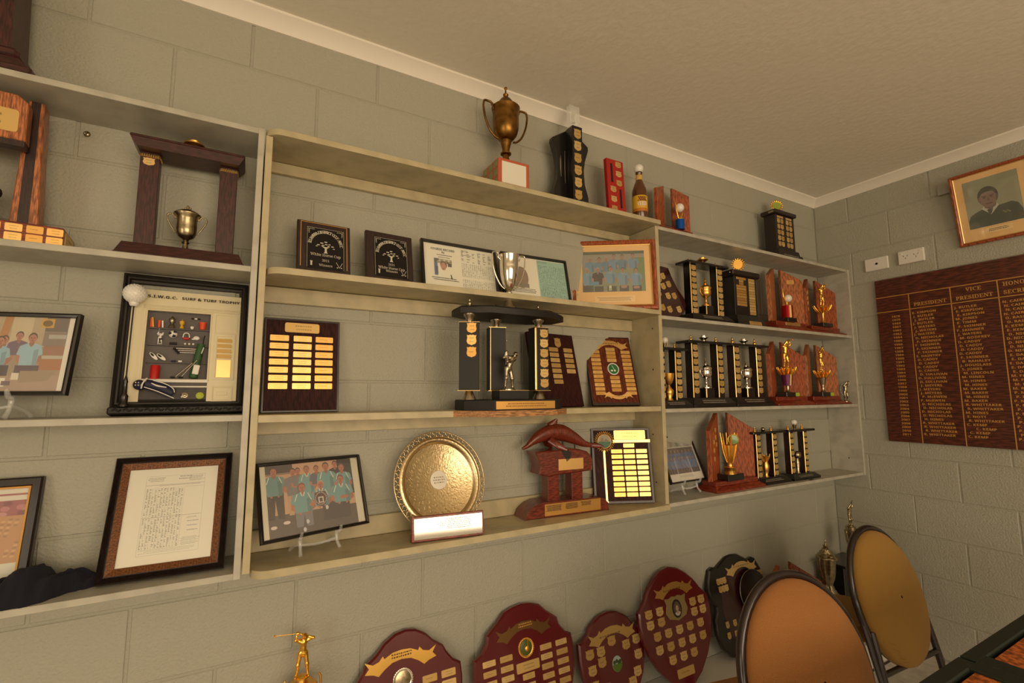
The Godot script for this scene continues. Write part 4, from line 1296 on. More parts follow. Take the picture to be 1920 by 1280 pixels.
	G.call("mini_bucket", lathe(L([0.0001, 0, 0.0065, 0, 0.0095, 0.021, 0.0085, 0.0205, 0.006, 0.003, 0.0001, 0.003]), 16), "orange", 0.0385, 0.241)
	part(t, "mini_golfer", golfer_backswing(), MATS.white, TR(v3(-0.0575, 0.1945, z), O3, Vector3.ONE * 0.036))
	G.call("mini_golfer_shorts", box(0.009, 0.007, 0.006, 0.002), "navy", -0.0575, 0.2045)
	var bb := part(t, "mini_beach_ball", sphere(0.0105, 16), MATS.white, T(-0.0295, 0.2235, z))
	for i in 3:
		var a := TAU * i / 3.0 + 0.4
		var w := MB.new()
		w.add(extr(P2([0, 0, cos(a) * 0.0107, sin(a) * 0.0107, cos(a + 0.5) * 0.011, sin(a + 0.5) * 0.011, cos(a + 1.0) * 0.0107, sin(a + 1.0) * 0.0107]), 0.0125, 0.0015))
		part(bb, "ball_panel", w, MATS.navy, TR(v3(0, 0, -0.002), O3, v3(0.9, 0.9, 1.0)))
	G.call("mini_basket", extr(P2([-0.0085, 0.006, -0.006, 0, 0.006, 0, 0.0085, 0.006]), 0.006, 0.001), "red", 0.0015, 0.209)
	G.call("mini_basket_handle", tube([v3(-0.0075, 0.006, 0.003), v3(-0.006, 0.016, 0.003), v3(0.0, 0.0195, 0.003), v3(0.006, 0.016, 0.003), v3(0.0075, 0.006, 0.003)], 0.0016, 6), "white", 0.0015, 0.209)
	G.call("mini_cap", MB.new().add(sphere(0.0075, 12), TR(v3(0, 0.003, 0), O3, v3(1.1, 0.8, 0.5))).add(sphere(0.006, 10), TR(v3(-0.006, -0.001, 0.002), O3, v3(1.0, 0.4, 0.6))), "white", 0.0255, 0.2125)
	G.call("mini_book", box(0.017, 0.0055, 0.006, 0.0005), "ink", -0.0275, 0.1945)
	for i in 3:
		G.call("mini_golf_ball", sphere(0.0031, 10), "white", 0.0 + i * 0.0095, 0.1975)
	for i in 3:
		G.call("mini_club_shaft", tube([v3(-0.02 + i * 0.0045, 0.183 - i * 0.0055, 0.002), v3(0.026, 0.183 - i * 0.0055, 0.002)], 0.0008, 6), "silver", 0, 0)
		G.call("mini_club_head", sphere(0.0036, 10), "ink", -0.0235 + i * 0.0045, 0.1825 - i * 0.0055)
	for i in 2:
		var sh := MB.new()
		sh.add(extr(ellipse(0.0135, 0.0048, 18), 0.004, 0.001))
		var s := part(t, "mini_shoe", sh, MATS.white, TR(v3(-0.0685 + i * 0.017, 0.159 - i * 0.002, z), v3(0, 0, -48 + i * 8)))
		part(s, "shoe_opening", extr(ellipse(0.006, 0.0024, 14), 0.0005, 0.0), MATS.ink, T(-0.005, 0, 0.004))
	G.call("mini_box", box(0.010, 0.005, 0.005, 0.0005), "navy", -0.024, 0.1445)
	G.call("mini_box", box(0.009, 0.0045, 0.005, 0.0005), "white", -0.0085, 0.1445)
	G.call("mini_can", lathe(L([0.0001, 0, 0.0108, 0, 0.0108, 0.037, 0.0095, 0.039, 0.0001, 0.039]), 18), "red", -0.0625, 0.0945)
	part(t, "mini_golf_bag", MB.new().add(tube([v3(0.025, 0.099, 0.004), v3(0.030, 0.14, 0.004), v3(0.0385, 0.196, 0.004)], [0.0105, 0.0098, 0.0095], 12, 3)), MATS.green)
	part(t, "mini_bag_pocket", MB.new().add(box(0.015, 0.027, 0.005, 0.0015)), MATS.white, TR(v3(0.0285, 0.108, 0.0125), v3(0, 0, -8)))
	part(t, "mini_club_shaft", tube([v3(0.041, 0.16, 0.01), v3(0.0435, 0.208, 0.006), v3(0.046, 0.222, 0.004)], 0.0014, 6), MATS.ink)
	part(t, "mini_club_shaft", tube([v3(0.0405, 0.167, 0.014), v3(0.045, 0.185, 0.014)], 0.0014, 6), MATS.white)
	for i in 2:
		part(t, "mini_club_shaft", tube([v3(0.021 + i * 0.01, 0.139 + i * 0.008, 0.016), v3(-0.015 + i * 0.013, 0.101, 0.012)], 0.0011, 6), MATS.pewter)
		part(t, "mini_club_head", MB.new().add(sphere(0.004, 10), TR(O3, O3, v3(1.5, 0.7, 1))), MATS.ink, T(-0.0215 + i * 0.018, 0.099, 0.011))
	# the navy bag lying across the counter
	var nb := part(t, "travel_bag", tube([v3(-0.078, 0.080, 0.014), v3(-0.05, 0.072, 0.015), v3(-0.018, 0.055, 0.014)], [0.0125, 0.0135, 0.0125], 14, 4), MATS.navy)
	part(nb, "bag_mouth", MB.new().add(sphere(0.0135, 14)), MATS.navy, T(-0.092, 0.0775, 0.014))
	for i in 5:
		part(nb, "club_top", sphere(0.0022, 8), MATS.silver, T(-0.098 + (i % 3) * 0.006, 0.0745 + (i / 3) * 0.007, 0.027))
	part(nb, "bag_trim", tube([v3(-0.076, 0.094, 0.022), v3(-0.083, 0.08, 0.029), v3(-0.086, 0.067, 0.022)], 0.002, 6), MATS.white)
	part(nb, "bag_trim", tube([v3(-0.08, 0.07, 0.026), v3(-0.05, 0.058, 0.028), v3(-0.014, 0.04, 0.024)], 0.0013, 6), MATS.white)
	part(nb, "bag_trim", tube([v3(-0.062, 0.088, 0.024), v3(-0.036, 0.079, 0.026), v3(-0.018, 0.067, 0.024), v3(-0.014, 0.056, 0.024)], 0.0013, 6), MATS.white)
	part(nb, "bag_flash", tube([v3(-0.065, 0.08, 0.0285), v3(-0.052, 0.073, 0.029), v3(-0.032, 0.069, 0.0275)], [0.0012, 0.0024, 0.0012], 6), MATS.white)
	part(t, "mini_compass", MB.new().add(lathe(L([0.0001, 0, 0.0095, 0, 0.0095, 0.004, 0.0075, 0.005, 0.0065, 0.0035, 0.0045, 0.0035, 0.003, 0.005, 0.0001, 0.005]), 20)), MATS.pewter, TR(v3(0.0085, 0.051, -0.003), v3(90, 0, 0)))
	part(t, "mini_disc", MB.new().add(lathe(L([0.0001, 0, 0.010, 0, 0.010, 0.004, 0.0085, 0.0055, 0.0001, 0.006]), 20)), MATS.lime, TR(v3(0.0435, 0.05, -0.003), v3(90, 0, 0)))

# ---------------------------------------------------------------- middle unit: top and second board
func ribbon(s: float, th := 0.0014) -> MB:       # engraved banner, half width s
	var k := s / 0.118
	var pts := P2([0, 0.027, 0.03, 0.024, 0.055, 0.013, 0.060, 0.022, 0.072, 0.009, 0.092, 0.004, 0.118, 0.016, 0.104, -0.004, 0.117, -0.018, 0.09, -0.024, 0.074, -0.032, 0.055, -0.017, 0.03, -0.004, 0, 0.0])
	var o := PackedVector2Array()
	for p in pts: o.append(p * k)
	for i in range(pts.size() - 2, 0, -1): o.append(Vector2(-pts[i].x, pts[i].y) * k)
	return extr(o, th, 0.0004)

func middle_unit_top() -> void:
	# bronze cup on a cube
	var t := thing("lidded_cup_trophy", "tarnished bronze lidded cup with tall handles on an orange cube", "trophy", v3(0.474, M[4], 0.105))
	var cube := part(t, "cube_base", box(0.134, 0.110, 0.13, 0.003), MATS.orange_box)
	part(cube, "name_plate", box(0.104, 0.083, 0.0015, 0.0005), MATS.paper, T(0.0, 0.015, 0.065))
	for i in 3:
		for j in 3:
			part(cube, "crest_plate", crest(0.032, 0.03), mat("sage", Color(0.55, 0.58, 0.40), 0.5, 0.3), TR(v3(-0.067, 0.022 + j * 0.034, -0.042 + i * 0.042), v3(0, -90, 0)))
	var cup := part(t, "cup", lathe(L([0.0001, 0, 0.026, 0, 0.024, 0.008, 0.016, 0.022, 0.0125, 0.04, 0.0125, 0.05, 0.0205, 0.053, 0.021, 0.058, 0.013, 0.062, 0.0155, 0.08, 0.0205, 0.098, 0.022, 0.108, 0.019, 0.11, 0.03, 0.116, 0.043, 0.132, 0.05, 0.155, 0.0515, 0.18, 0.0515, 0.225, 0.0555, 0.238, 0.0565, 0.243, 0.0525, 0.244]), 36), MATS.bronze, T(0, 0.110, 0))
	part(cup, "lid", lathe(L([0.0555, 0.243, 0.05, 0.249, 0.034, 0.256, 0.030, 0.268, 0.020, 0.282, 0.009, 0.288, 0.005, 0.291, 0.010, 0.297, 0.011, 0.302, 0.005, 0.307, 0.0028, 0.312, 0.0028, 0.322, 0.0062, 0.326, 0.0055, 0.332, 0.0001, 0.335]), 30), MATS.bronze)
	for s in [-1, 1]:
		part(cup, "handle", tube([v3(0.052 * s, 0.226), v3(0.060 * s, 0.243), v3(0.066 * s, 0.252), v3(0.091 * s, 0.252), v3(0.096 * s, 0.24), v3(0.097 * s, 0.225), v3(0.09 * s, 0.185), v3(0.072 * s, 0.142), v3(0.05 * s, 0.118), v3(0.034 * s, 0.112)], 0.0042, 8, 4), MATS.bronze)
	# black hourglass trophy
	t = thing("hourglass_trophy", "glossy black waisted trophy with six crests on its pillar and a clear crystal on top", "trophy", v3(0.803, M[4], 0.085))
	part(t, "base", MB.new().add(prism(0.30, 0.27, 0.15, 0.13, 0.026)), MATS.black)
	part(t, "name_plate", plate(0.17, 0.016), MATS.brass1, TR(v3(0.02, 0.013, 0.0705), v3(-28, 0, 0)))
	var wing := mirror([0.02, 0.335, 0.092, 0.288, 0.094, 0.272, 0.075, 0.215, 0.068, 0.17, 0.072, 0.11, 0.090, 0.055, 0.092, 0.0, 0, 0])
	wing = P2([0.0, 0.335, 0.02, 0.335, 0.092, 0.288, 0.094, 0.272, 0.075, 0.215, 0.068, 0.17, 0.072, 0.11, 0.090, 0.055, 0.092, 0.0, -0.092, 0.0, -0.090, 0.055, -0.072, 0.11, -0.068, 0.17, -0.075, 0.215, -0.094, 0.272, -0.092, 0.288, -0.02, 0.335])
	part(t, "waisted_back", extr(wing, 0.028, 0.002), MATS.black, T(0, 0.026, -0.028))
	var pil := part(t, "pillar", box(0.052, 0.335, 0.05, 0.002), MATS.black, T(0.0, 0.026, 0.022))
	for i in 6:
		part(pil, "crest_plate", crest(0.038, 0.044), MATS["dull%d" % (i % 3)], T(0, 0.30 - i * 0.0535, 0.025))
	for s in [-1, 1]:
		part(t, "silver_inlay", extr(P2([0, 0.05, 0.006, 0.02, 0.005, -0.02, 0, -0.045, -0.004, -0.01, -0.004, 0.03]), 0.002, 0.0006), MATS.silver, T(0.055 * s, 0.19, 0.0))
		part(t, "silver_inlay", extr(P2([0, 0.075, 0.003, 0.0, 0, -0.07, -0.0025, 0.0]), 0.002, 0.0006), MATS.silver, T(0.034 * s, 0.19, 0.0))
	part(t, "crystal", extr(P2([-0.018, 0, 0.018, 0, 0.02, 0.018, 0.026, 0.026, 0.026, 0.10, -0.026, 0.10, -0.026, 0.026, -0.02, 0.018]), 0.026, 0.003), mat("crystal", Color(0.96, 0.97, 0.95), 0.05, 0, {"alpha": 0.3}), T(0, 0.361, 0.008))
	part(t, "crystal_engraving", golfer_backswing(), MATS.ink_white, TR(v3(0, 0.39, 0.02), O3, Vector3.ONE * 0.05))
	# red slotted plaque
	t = lean("slotted_plaque", "bright red upright plaque with two black slots and six small crests", "plaque", v3(1.014, M[4], 0.135), 0, 3, 0.02)
	var rb := part(t, "board", MB.new().add(box(0.097, 0.268, 0.02, 0.0015), T(0, 0, -0.01)), MATS.redbox)
	plates(t, [[0.018, 0.247], [0.018, 0.203], [0.018, 0.160], [-0.018, 0.126], [-0.018, 0.08], [-0.018, 0.036]], crest(0.034, 0.029), "dull", 0.0, "crest_plate")
	for q in [[-0.022, 0.157], [0.022, 0.043]]:
		part(rb, "slot", extr(rrect(0.011, 0.09, 0.004), 0.0008), MATS.ink, T(q[0], q[1] + 0.045, 0.0))
	# bottle with a ball for a stopper
	t = thing("bottle_trophy", "brown glass beer bottle with yellow label and a golf ball for a stopper", "trophy", v3(1.158, M[4], 0.12))
	part(t, "wooden_foot", box(0.08, 0.018, 0.075, 0.002), MATS.timber_h)
	var bt := part(t, "bottle", lathe(L([0.0001, 0, 0.032, 0, 0.034, 0.004, 0.034, 0.125, 0.032, 0.14, 0.022, 0.168, 0.0145, 0.185, 0.0135, 0.215, 0.0155, 0.217, 0.0155, 0.225, 0.0001, 0.226]), 28), mat("amber", Color(0.35, 0.20, 0.07), 0.15, 0, {"coat": 0.6}), T(0, 0.018, 0))
	part(bt, "label", lathe(L([0.0343, 0.045, 0.0345, 0.0455, 0.0345, 0.105, 0.0343, 0.1055]), 28), MATS.yellow)
	part(bt, "label_band", lathe(L([0.0343, 0.032, 0.0345, 0.0325, 0.0345, 0.044, 0.0343, 0.0445]), 28), mat("label_orange", Color(0.78, 0.46, 0.10), 0.5))
	part(bt, "neck_label", lathe(L([0.0146, 0.187, 0.0149, 0.188, 0.0141, 0.21, 0.0138, 0.2105]), 24), mat("label_pale", Color(0.82, 0.66, 0.34), 0.5))
	var li := []
	for i in 4:
		var a := deg_to_rad(-47 + i * 13.5)
		li.append(["X", 0.026, Transform3D(Basis(Vector3.UP, a), v3(sin(a) * 0.0347, 0.088, cos(a) * 0.0347))])
	letters(bt, "label_lettering", li, mat("label_red", Color(0.42, 0.14, 0.06), 0.5), Transform3D(), "Droid Serif", 700)
	li = []
	for i in 4:
		var a := deg_to_rad(-47 + i * 13.5)
		li.append(["GOLD"[i], 0.024, Transform3D(Basis(Vector3.UP, a), v3(sin(a) * 0.0347, 0.065, cos(a) * 0.0347))])
	letters(bt, "label_lettering", li, MATS.white, Transform3D(), "Droid Serif", 700)
	part(t, "golf_ball", sphere(0.0213, 24), MATS.ball, T(0, 0.261, 0))
	# --- second board
	award_plaque("brown award plaque with black engraved face and gold lined edges", v3(-0.170, M[3], 0.116), 3.4, 9.5, 0.158, 0.184, 0)
	award_plaque("plain edged dark award plaque with black engraved face, beside the gold lined plaque", v3(0.036, M[3], 0.117), 4.1, 9.8, 0.160, 0.184, 1)
	var t2 := lean("framed_certificate", "thin black frame with a course record notice and white score card", "picture frame", v3(0.293, M[3], 0.118), 2.1, 10.8, 0.012)
	frame(t2, 0.298, 0.187, [0, -0.012, 0, 0.003, 0.002, 0.005, 0.008, 0.004, 0.010, -0.002], MATS.black)
	sheet(t2, "notice", -0.140, 0.010, 0.140, 0.177, -0.005, print_mat("notice", notice(false)))
	letters(t2, "lettering", [["COURSE RECORD", 0.0115, T(-0.066, 0.158, 0)], ["By", 0.0095, T(-0.066, 0.147, 0)]], MATS.ink, T(0, 0, -0.0046), "Droid Sans", 700)
	pane(t2, 0.298, 0.187, 0.009, -0.0025)
	t2 = lean("framed_certificate", "thin black frame with pale blue green score card behind the silver cup", "picture frame", v3(0.613, M[3], 0.12), -1.3, 12.0, 0.012)
	frame(t2, 0.302, 0.190, [0, -0.012, 0, 0.003, 0.002, 0.005, 0.008, 0.004, 0.010, -0.002], MATS.black)
	sheet(t2, "notice", -0.142, 0.010, 0.142, 0.180, -0.005, print_mat("notice_blue", notice(true)))
	pane(t2, 0.302, 0.190, 0.009, -0.0025)
	t2 = lean("framed_picture", "reddish timber frame with cream mount round a team photo in blue shirts", "picture frame", v3(1.012, M[3], 0.098), -34.3, 5.8, 0.016)
	frame(t2, 0.371, 0.321, [0, -0.016, 0, 0.004, 0.003, 0.009, 0.011, 0.010, 0.018, 0.005, 0.020, 0.001], MATS.timber_r)
	part(t2, "gold_slip", moulding(0.331, 0.281, [0, 0.001, 0.001, 0.003, 0.0045, 0.001, 0.005, -0.003]), MATS.gold_edge, T(0, 0.02, 0))
	sheet(t2, "mount", -0.164, 0.022, 0.164, 0.301, -0.004, MATS.mat_board)
	sheet(t2, "photograph", -0.135, 0.085, 0.136, 0.272, -0.0032, print_mat("photo_team_blue", photo_team_blue()))
	sheet(t2, "caption_card", -0.083, 0.038, 0.088, 0.066, -0.0032, mat("caption", Color(0.95, 0.82, 0.57), 0.6))
	part(t2, "caption_lettering", scribble(0.155, 0.018, 3, 9), mat("caption_ink", Color(0.62, 0.48, 0.30), 0.6), T(0.002, 0.052, -0.003))
	pane(t2, 0.371, 0.321, 0.021, -0.0012)

func arc_text(s: String, em: float, cx: float, cy: float, r: float, a0: float, a1: float) -> Array:
	var o := []
	for i in s.length():
		var a := deg_to_rad(lerpf(a0, a1, float(i) / (s.length() - 1)))
		o.append([s[i], em, Transform3D(Basis(Vector3.BACK, -a), v3(cx + sin(a) * r, cy + cos(a) * r, 0))])
	return o

func award_plaque(label: String, p: Vector3, yaw: float, tilt: float, w: float, h: float, kind: int) -> void:
	var t := lean("award_plaque", label, "plaque", p, yaw, tilt, 0.016, "engraved district golf plaques")
	part(t, "board", MB.new().add(box(w, h, 0.016, 0.002), T(0, 0, -0.008)), MATS.darkwood)
	if kind == 0:
		for s in [-1, 1]:
			part(t, "gold_line", box(0.0022, 0.15, 0.0012, 0.0003), MATS.gold_ink, T(0.0685 * s, 0.03, 0.0))
		part(t, "gold_line", box(0.137, 0.002, 0.0012, 0.0003), MATS.gold_ink, T(0.0, 0.1785, 0.0))
	var fc := part(t, "engraved_face", box(0.114, 0.140, 0.0016, 0.0004), mat("face_black", Color(0.09, 0.075, 0.065), 0.3, 0.3), T(0.004, 0.026, 0.0005))
	var w0 := MATS.ink_white as Material
	part(fc, "border_line", MB.new().add(box(0.109, 0.0007, 0.0005), T(0, 0.1365, 0)).add(box(0.0007, 0.135, 0.0005), T(-0.0545, 0.002, 0)).add(box(0.0007, 0.135, 0.0005), T(0.0545, 0.002, 0)), w0, T(0, 0, 0.0009))
	for s in [-1, 1]:
		var sc := MB.new()
		for i in 4:
			sc.add(tube([v3(0, -0.004 * i, 0), v3(0.004, -0.004 * i - 0.004, 0), v3(0.001, -0.004 * i - 0.006, 0)], 0.0005, 4))
			sc.add(tube([v3(0.005 * i, 0, 0), v3(0.005 * i + 0.003, -0.003, 0), v3(0.005 * i, -0.004, 0)], 0.0005, 4))
		part(fc, "corner_scroll", sc, w0, TR(v3(-0.052 * s, 0.134, 0.001), O3, v3(s, 1, 1)))
	letters(fc, "lettering", arc_text("ILLAWARRA DISTRICT GOLF ASSOC", 0.0128, 0, 0.079, 0.047, -83, 83), w0, T(0, 0, 0.0008), "Droid Serif", 700)
	# the tree
	var tr := MB.new()
	tr.add(extr(P2([-0.006, 0, 0.006, 0, 0.003, 0.005, 0.003, 0.016, 0.012, 0.023, 0.002, 0.021, -0.002, 0.021, -0.015, 0.024, -0.003, 0.016, -0.003, 0.005]), 0.0008))
	for q in [[-0.022, 0.026, 0.008], [-0.027, 0.021, 0.006], [-0.012, 0.033, 0.009], [0.001, 0.030, 0.008], [0.0, 0.038, 0.009], [0.011, 0.031, 0.007], [0.02, 0.025, 0.008], [0.024, 0.018, 0.006], [-0.008, 0.026, 0.008], [0.008, 0.025, 0.007]]:
		tr.add(extr(ellipse(q[2] * 0.55, q[2] * 0.2, 10), 0.0008), T(q[0], q[1], 0))
	part(fc, "tree_emblem", tr, w0, T(0, 0.054, 0.0008))
	var words := [["White Horse Cup", 0.0112, T(0, 0.047, 0)], ["2011", 0.0098, T(0, 0.029, 0)], ["Winners", 0.0098, T(0, 0.013, 0)]] if kind == 0 else [["2021", 0.0098, T(0, 0.044, 0)], ["White Horse Cup", 0.0112, T(0, 0.031, 0)], ["Winners", 0.0098, T(0, 0.020, 0)]]
	letters(fc, "lettering", words, w0, T(0, 0, 0.0008), "Droid Serif", 400)
	var cl := MB.new()
	for s in [-1, 1]:
		cl.add(box(0.0012, 0.02, 0.0008), TR(v3(0, -0.008, 0), v3(0, 0, 28 * s)))
		cl.add(box(0.004, 0.003, 0.0008), T(0.006 * s, -0.009, 0))
	part(fc, "club_emblem", cl, w0, T(0.041, 0.018, 0.0008))
	part(fc, "bag_emblem", MB.new().add(box(0.005, 0.012, 0.0008)).add(box(0.007, 0.003, 0.0008), T(0, 0.012, 0)), w0, T(-0.042, 0.009, 0.0008))

func notice(blue: bool) -> Image:
	var im := Image.create(560, 334, false, Image.FORMAT_RGB8)
	im.fill(Color(0.92, 0.91, 0.84))
	var k := Color(0.12, 0.11, 0.11)
	if not blue:
		text_lines(im, 90, 78, 220, 90, 1, k, 2)
		text_lines(im, 105, 96, 205, 106, 1, k, 3)
		im.fill_rect(Rect2i(76, 110, 26, 130), Color(0.30, 0.40, 0.62))
		im.fill_rect(Rect2i(80, 112, 20, 30), Color(0.35, 0.33, 0.3))
		im.fill_rect(Rect2i(84, 170, 20, 60), Color(0.26, 0.3, 0.42))
		im.fill_rect(Rect2i(100, 112, 112, 34), Color(0.62, 0.60, 0.50))
		for q in 9:
			e_fill(im, 108 + q * 12, 116 + (q * 7) % 22, 9, 7, [Color(0.36, 0.27, 0.2), Color(0.8, 0.8, 0.72), Color(0.5, 0.5, 0.4)][q % 3])
		e_fill(im, 148, 156, 26, 30, Color(0.42, 0.30, 0.22))
		e_fill(im, 146, 168, 20, 30, Color(0.76, 0.52, 0.46))
		e_fill(im, 146, 184, 9, 3, Color(0.5, 0.25, 0.25))
		im.fill_rect(Rect2i(180, 140, 30, 26), Color(0.24, 0.22, 0.2))
		p_fill(im, [196, 225, 204, 225, 214, 258, 200, 260], Color(0.15, 0.15, 0.15))
		text_lines(im, 40, 254, 268, 282, 2, k, 5)
		table_lines(im, 290, 20, 556, 110, 9, 6, Color(0.76, 0.77, 0.72), 3)
		table_lines(im, 290, 120, 556, 226, 14, 16, Color(0.66, 0.67, 0.63), 8)
		table_lines(im, 290, 246, 556, 330, 12, 16, Color(0.68, 0.69, 0.65), 9)
		text_lines(im, 288, 16, 350, 34, 2, Color(0.4, 0.4, 0.4), 6)
		text_lines(im, 288, 52, 372, 62, 1, Color(0.3, 0.3, 0.3), 7)
	else:
		e_fill(im, 150, 170, 60, 90, Color(0.56, 0.46, 0.36))
		im.fill_rect(Rect2i(80, 220, 130, 34), Color(0.5, 0.45, 0.38))
		text_lines(im, 40, 262, 290, 300, 3, k, 5)
		im.fill_rect(Rect2i(300, 6, 260, 328), Color(0.58, 0.76, 0.70))
		var g := Color(0.46, 0.62, 0.58)
		text_lines(im, 306, 14, 400, 32, 2, Color(0.3, 0.4, 0.4), 2)
		table_lines(im, 312, 46, 552, 200, 16, 14, g, 3)
		table_lines(im, 312, 222, 552, 326, 11, 14, g, 4)
		text_lines(im, 312, 206, 548, 218, 2, Color(0.4, 0.5, 0.5), 6)
	return im

func photo_team_blue() -> Image:
	var im := Image.create(512, 352, false, Image.FORMAT_RGB8)
	im.fill(Color(0.52, 0.55, 0.44))
	im.fill_rect(Rect2i(0, 0, 512, 26), Color(0.30, 0.36, 0.28))
	im.fill_rect(Rect2i(0, 26, 512, 110), Color(0.58, 0.56, 0.50))
	im.fill_rect(Rect2i(420, 60, 92, 292), Color(0.42, 0.52, 0.33))
	im.fill_rect(Rect2i(0, 240, 90, 112), Color(0.32, 0.36, 0.26))
	var b := Color(0.40, 0.56, 0.66)
	var skin := Color(0.66, 0.50, 0.44)
	var gh := Color(0.62, 0.60, 0.56)
	var dh := Color(0.26, 0.24, 0.22)
	for q in [[66, 84, 0], [142, 88, 1], [200, 82, 0], [264, 64, 1], [332, 68, 1], [420, 60, 1]]:
		man(im, q[0], q[1], 36, b.darkened(0.05 * (int(q[0]) % 3)), skin, gh if q[2] == 0 else dh, {"len": 2.6, "w": 1.15})
	for q in [[40, 182, 0], [128, 178, 2], [232, 172, 1], [334, 184, 1], [440, 190, 1]]:
		var c: Color = b.lightened(0.05) if q[2] != 2 else Color(0.24, 0.18, 0.17)
		man(im, q[0], q[1], 38, c, skin, gh if q[2] != 1 else dh, {"len": 2.9, "w": 1.2, "collar": c.lightened(0.3)})
	im.fill_rect(Rect2i(60, 262, 74, 34), Color(0.36, 0.55, 0.66))
	for q in [30, 130, 236, 336, 440]:
		im.fill_rect(Rect2i(q - 34, 304, 74, 48), Color(0.26, 0.26, 0.24))
	e_fill(im, 338, 312, 26, 12, skin)
	e_fill(im, 440, 318, 26, 12, skin)
	e_fill(im, 226, 312, 12, 16, Color(0.8, 0.8, 0.76))
	im.fill_rect(Rect2i(212, 322, 26, 22), Color(0.64, 0.66, 0.6))
	return im

func photo_team_teal() -> Image:
	var im := Image.create(520, 384, false, Image.FORMAT_RGB8)
	im.fill(Color(0.78, 0.62, 0.50))
	im.fill_rect(Rect2i(0, 0, 160, 44), Color(0.24, 0.19, 0.17))
	im.fill_rect(Rect2i(0, 44, 160, 10), Color(0.55, 0.46, 0.38))
	im.fill_rect(Rect2i(400, 0, 120, 210), Color(0.16, 0.13, 0.13))
	im.fill_rect(Rect2i(0, 270, 520, 114), Color(0.34, 0.29, 0.28))
	var tl := Color(0.42, 0.62, 0.64)
	var skin := Color(0.72, 0.45, 0.36)
	var st := Color(0.84, 0.86, 0.80)
	var dh := Color(0.22, 0.13, 0.11)
	var gr := Color(0.46, 0.47, 0.48)
	trousers(im, 66, 150, 42, 290, Color(0.2, 0.17, 0.16))
	man(im, 66, 52, 42, tl.darkened(0.08), skin, dh, {"len": 2.7, "w": 1.2, "stripe": st})
	e_fill(im, 50, 330, 15, 9, Color(0.85, 0.83, 0.78))
	e_fill(im, 112, 314, 17, 9, Color(0.85, 0.83, 0.78))
	man(im, 160, 64, 40, gr, skin, dh, {"len": 2.8, "w": 1.15})
	man(im, 186, 58, 34, gr, skin, dh, {"len": 2.0})
	trousers(im, 160, 176, 34, 280, Color(0.74, 0.6, 0.47))
	man(im, 232, 58, 40, tl, skin, Color(0.4, 0.32, 0.28), {"len": 2.8, "w": 1.1, "stripe": st, "collar": st})
	man(im, 284, 58, 36, Color(0.36, 0.38, 0.45), skin, dh, {"len": 2.0})
	man(im, 388, 42, 36, Color(0.16, 0.13, 0.18), skin, dh, {"len": 1.6})
	man(im, 336, 54, 44, tl, skin, dh, {"len": 2.9, "w": 1.15, "stripe": st})
	man(im, 424, 70, 42, tl, skin, Color(0.45, 0.34, 0.30), {"len": 2.8, "w": 1.15, "stripe": st})
	im.fill_rect(Rect2i(296, 220, 150, 120), Color(0.24, 0.21, 0.21))
	trousers(im, 200, 262, 44, 350, Color(0.46, 0.47, 0.50))
	man(im, 200, 160, 46, tl, skin, Color(0.5, 0.30, 0.26), {"len": 2.5, "w": 1.25, "stripe": st, "collar": st})
	man(im, 298, 154, 42, tl, skin, Color(0.72, 0.62, 0.56), {"len": 2.4, "w": 1.15, "stripe": st, "collar": st})
	man(im, 410, 140, 46, tl, skin, Color(0.42, 0.30, 0.26), {"len": 2.4, "w": 1.3, "stripe": st, "collar": st})
	p_fill(im, [262, 178, 292, 172, 322, 178, 326, 214, 316, 246, 292, 258, 268, 246, 258, 214], Color(0.32, 0.15, 0.15))
	for i in 22:
		var a := TAU * i / 22.0
		im.fill_rect(Rect2i(int(292 + cos(a) * 29) - 2, int(214 + sin(a) * 34) - 3, 5, 6), Color(0.78, 0.74, 0.72))
	im.fill_rect(Rect2i(278, 204, 28, 34), Color(0.84, 0.82, 0.78))
	im.fill_rect(Rect2i(284, 210, 16, 22), Color(0.3, 0.2, 0.2))
	e_fill(im, 242, 238, 12, 9, skin)
	e_fill(im, 420, 222, 24, 10, skin)
	for q in [[214, 326], [196, 366], [320, 268]]:
		e_fill(im, q[0], q[1], 8, 12, Color(0.8, 0.82, 0.84))
	im.fill_rect(Rect2i(0, 0, 26, 384), Color(0.86, 0.84, 0.76))
	im.fill_rect(Rect2i(482, 0, 38, 384), Color(0.84, 0.82, 0.74))
	return im

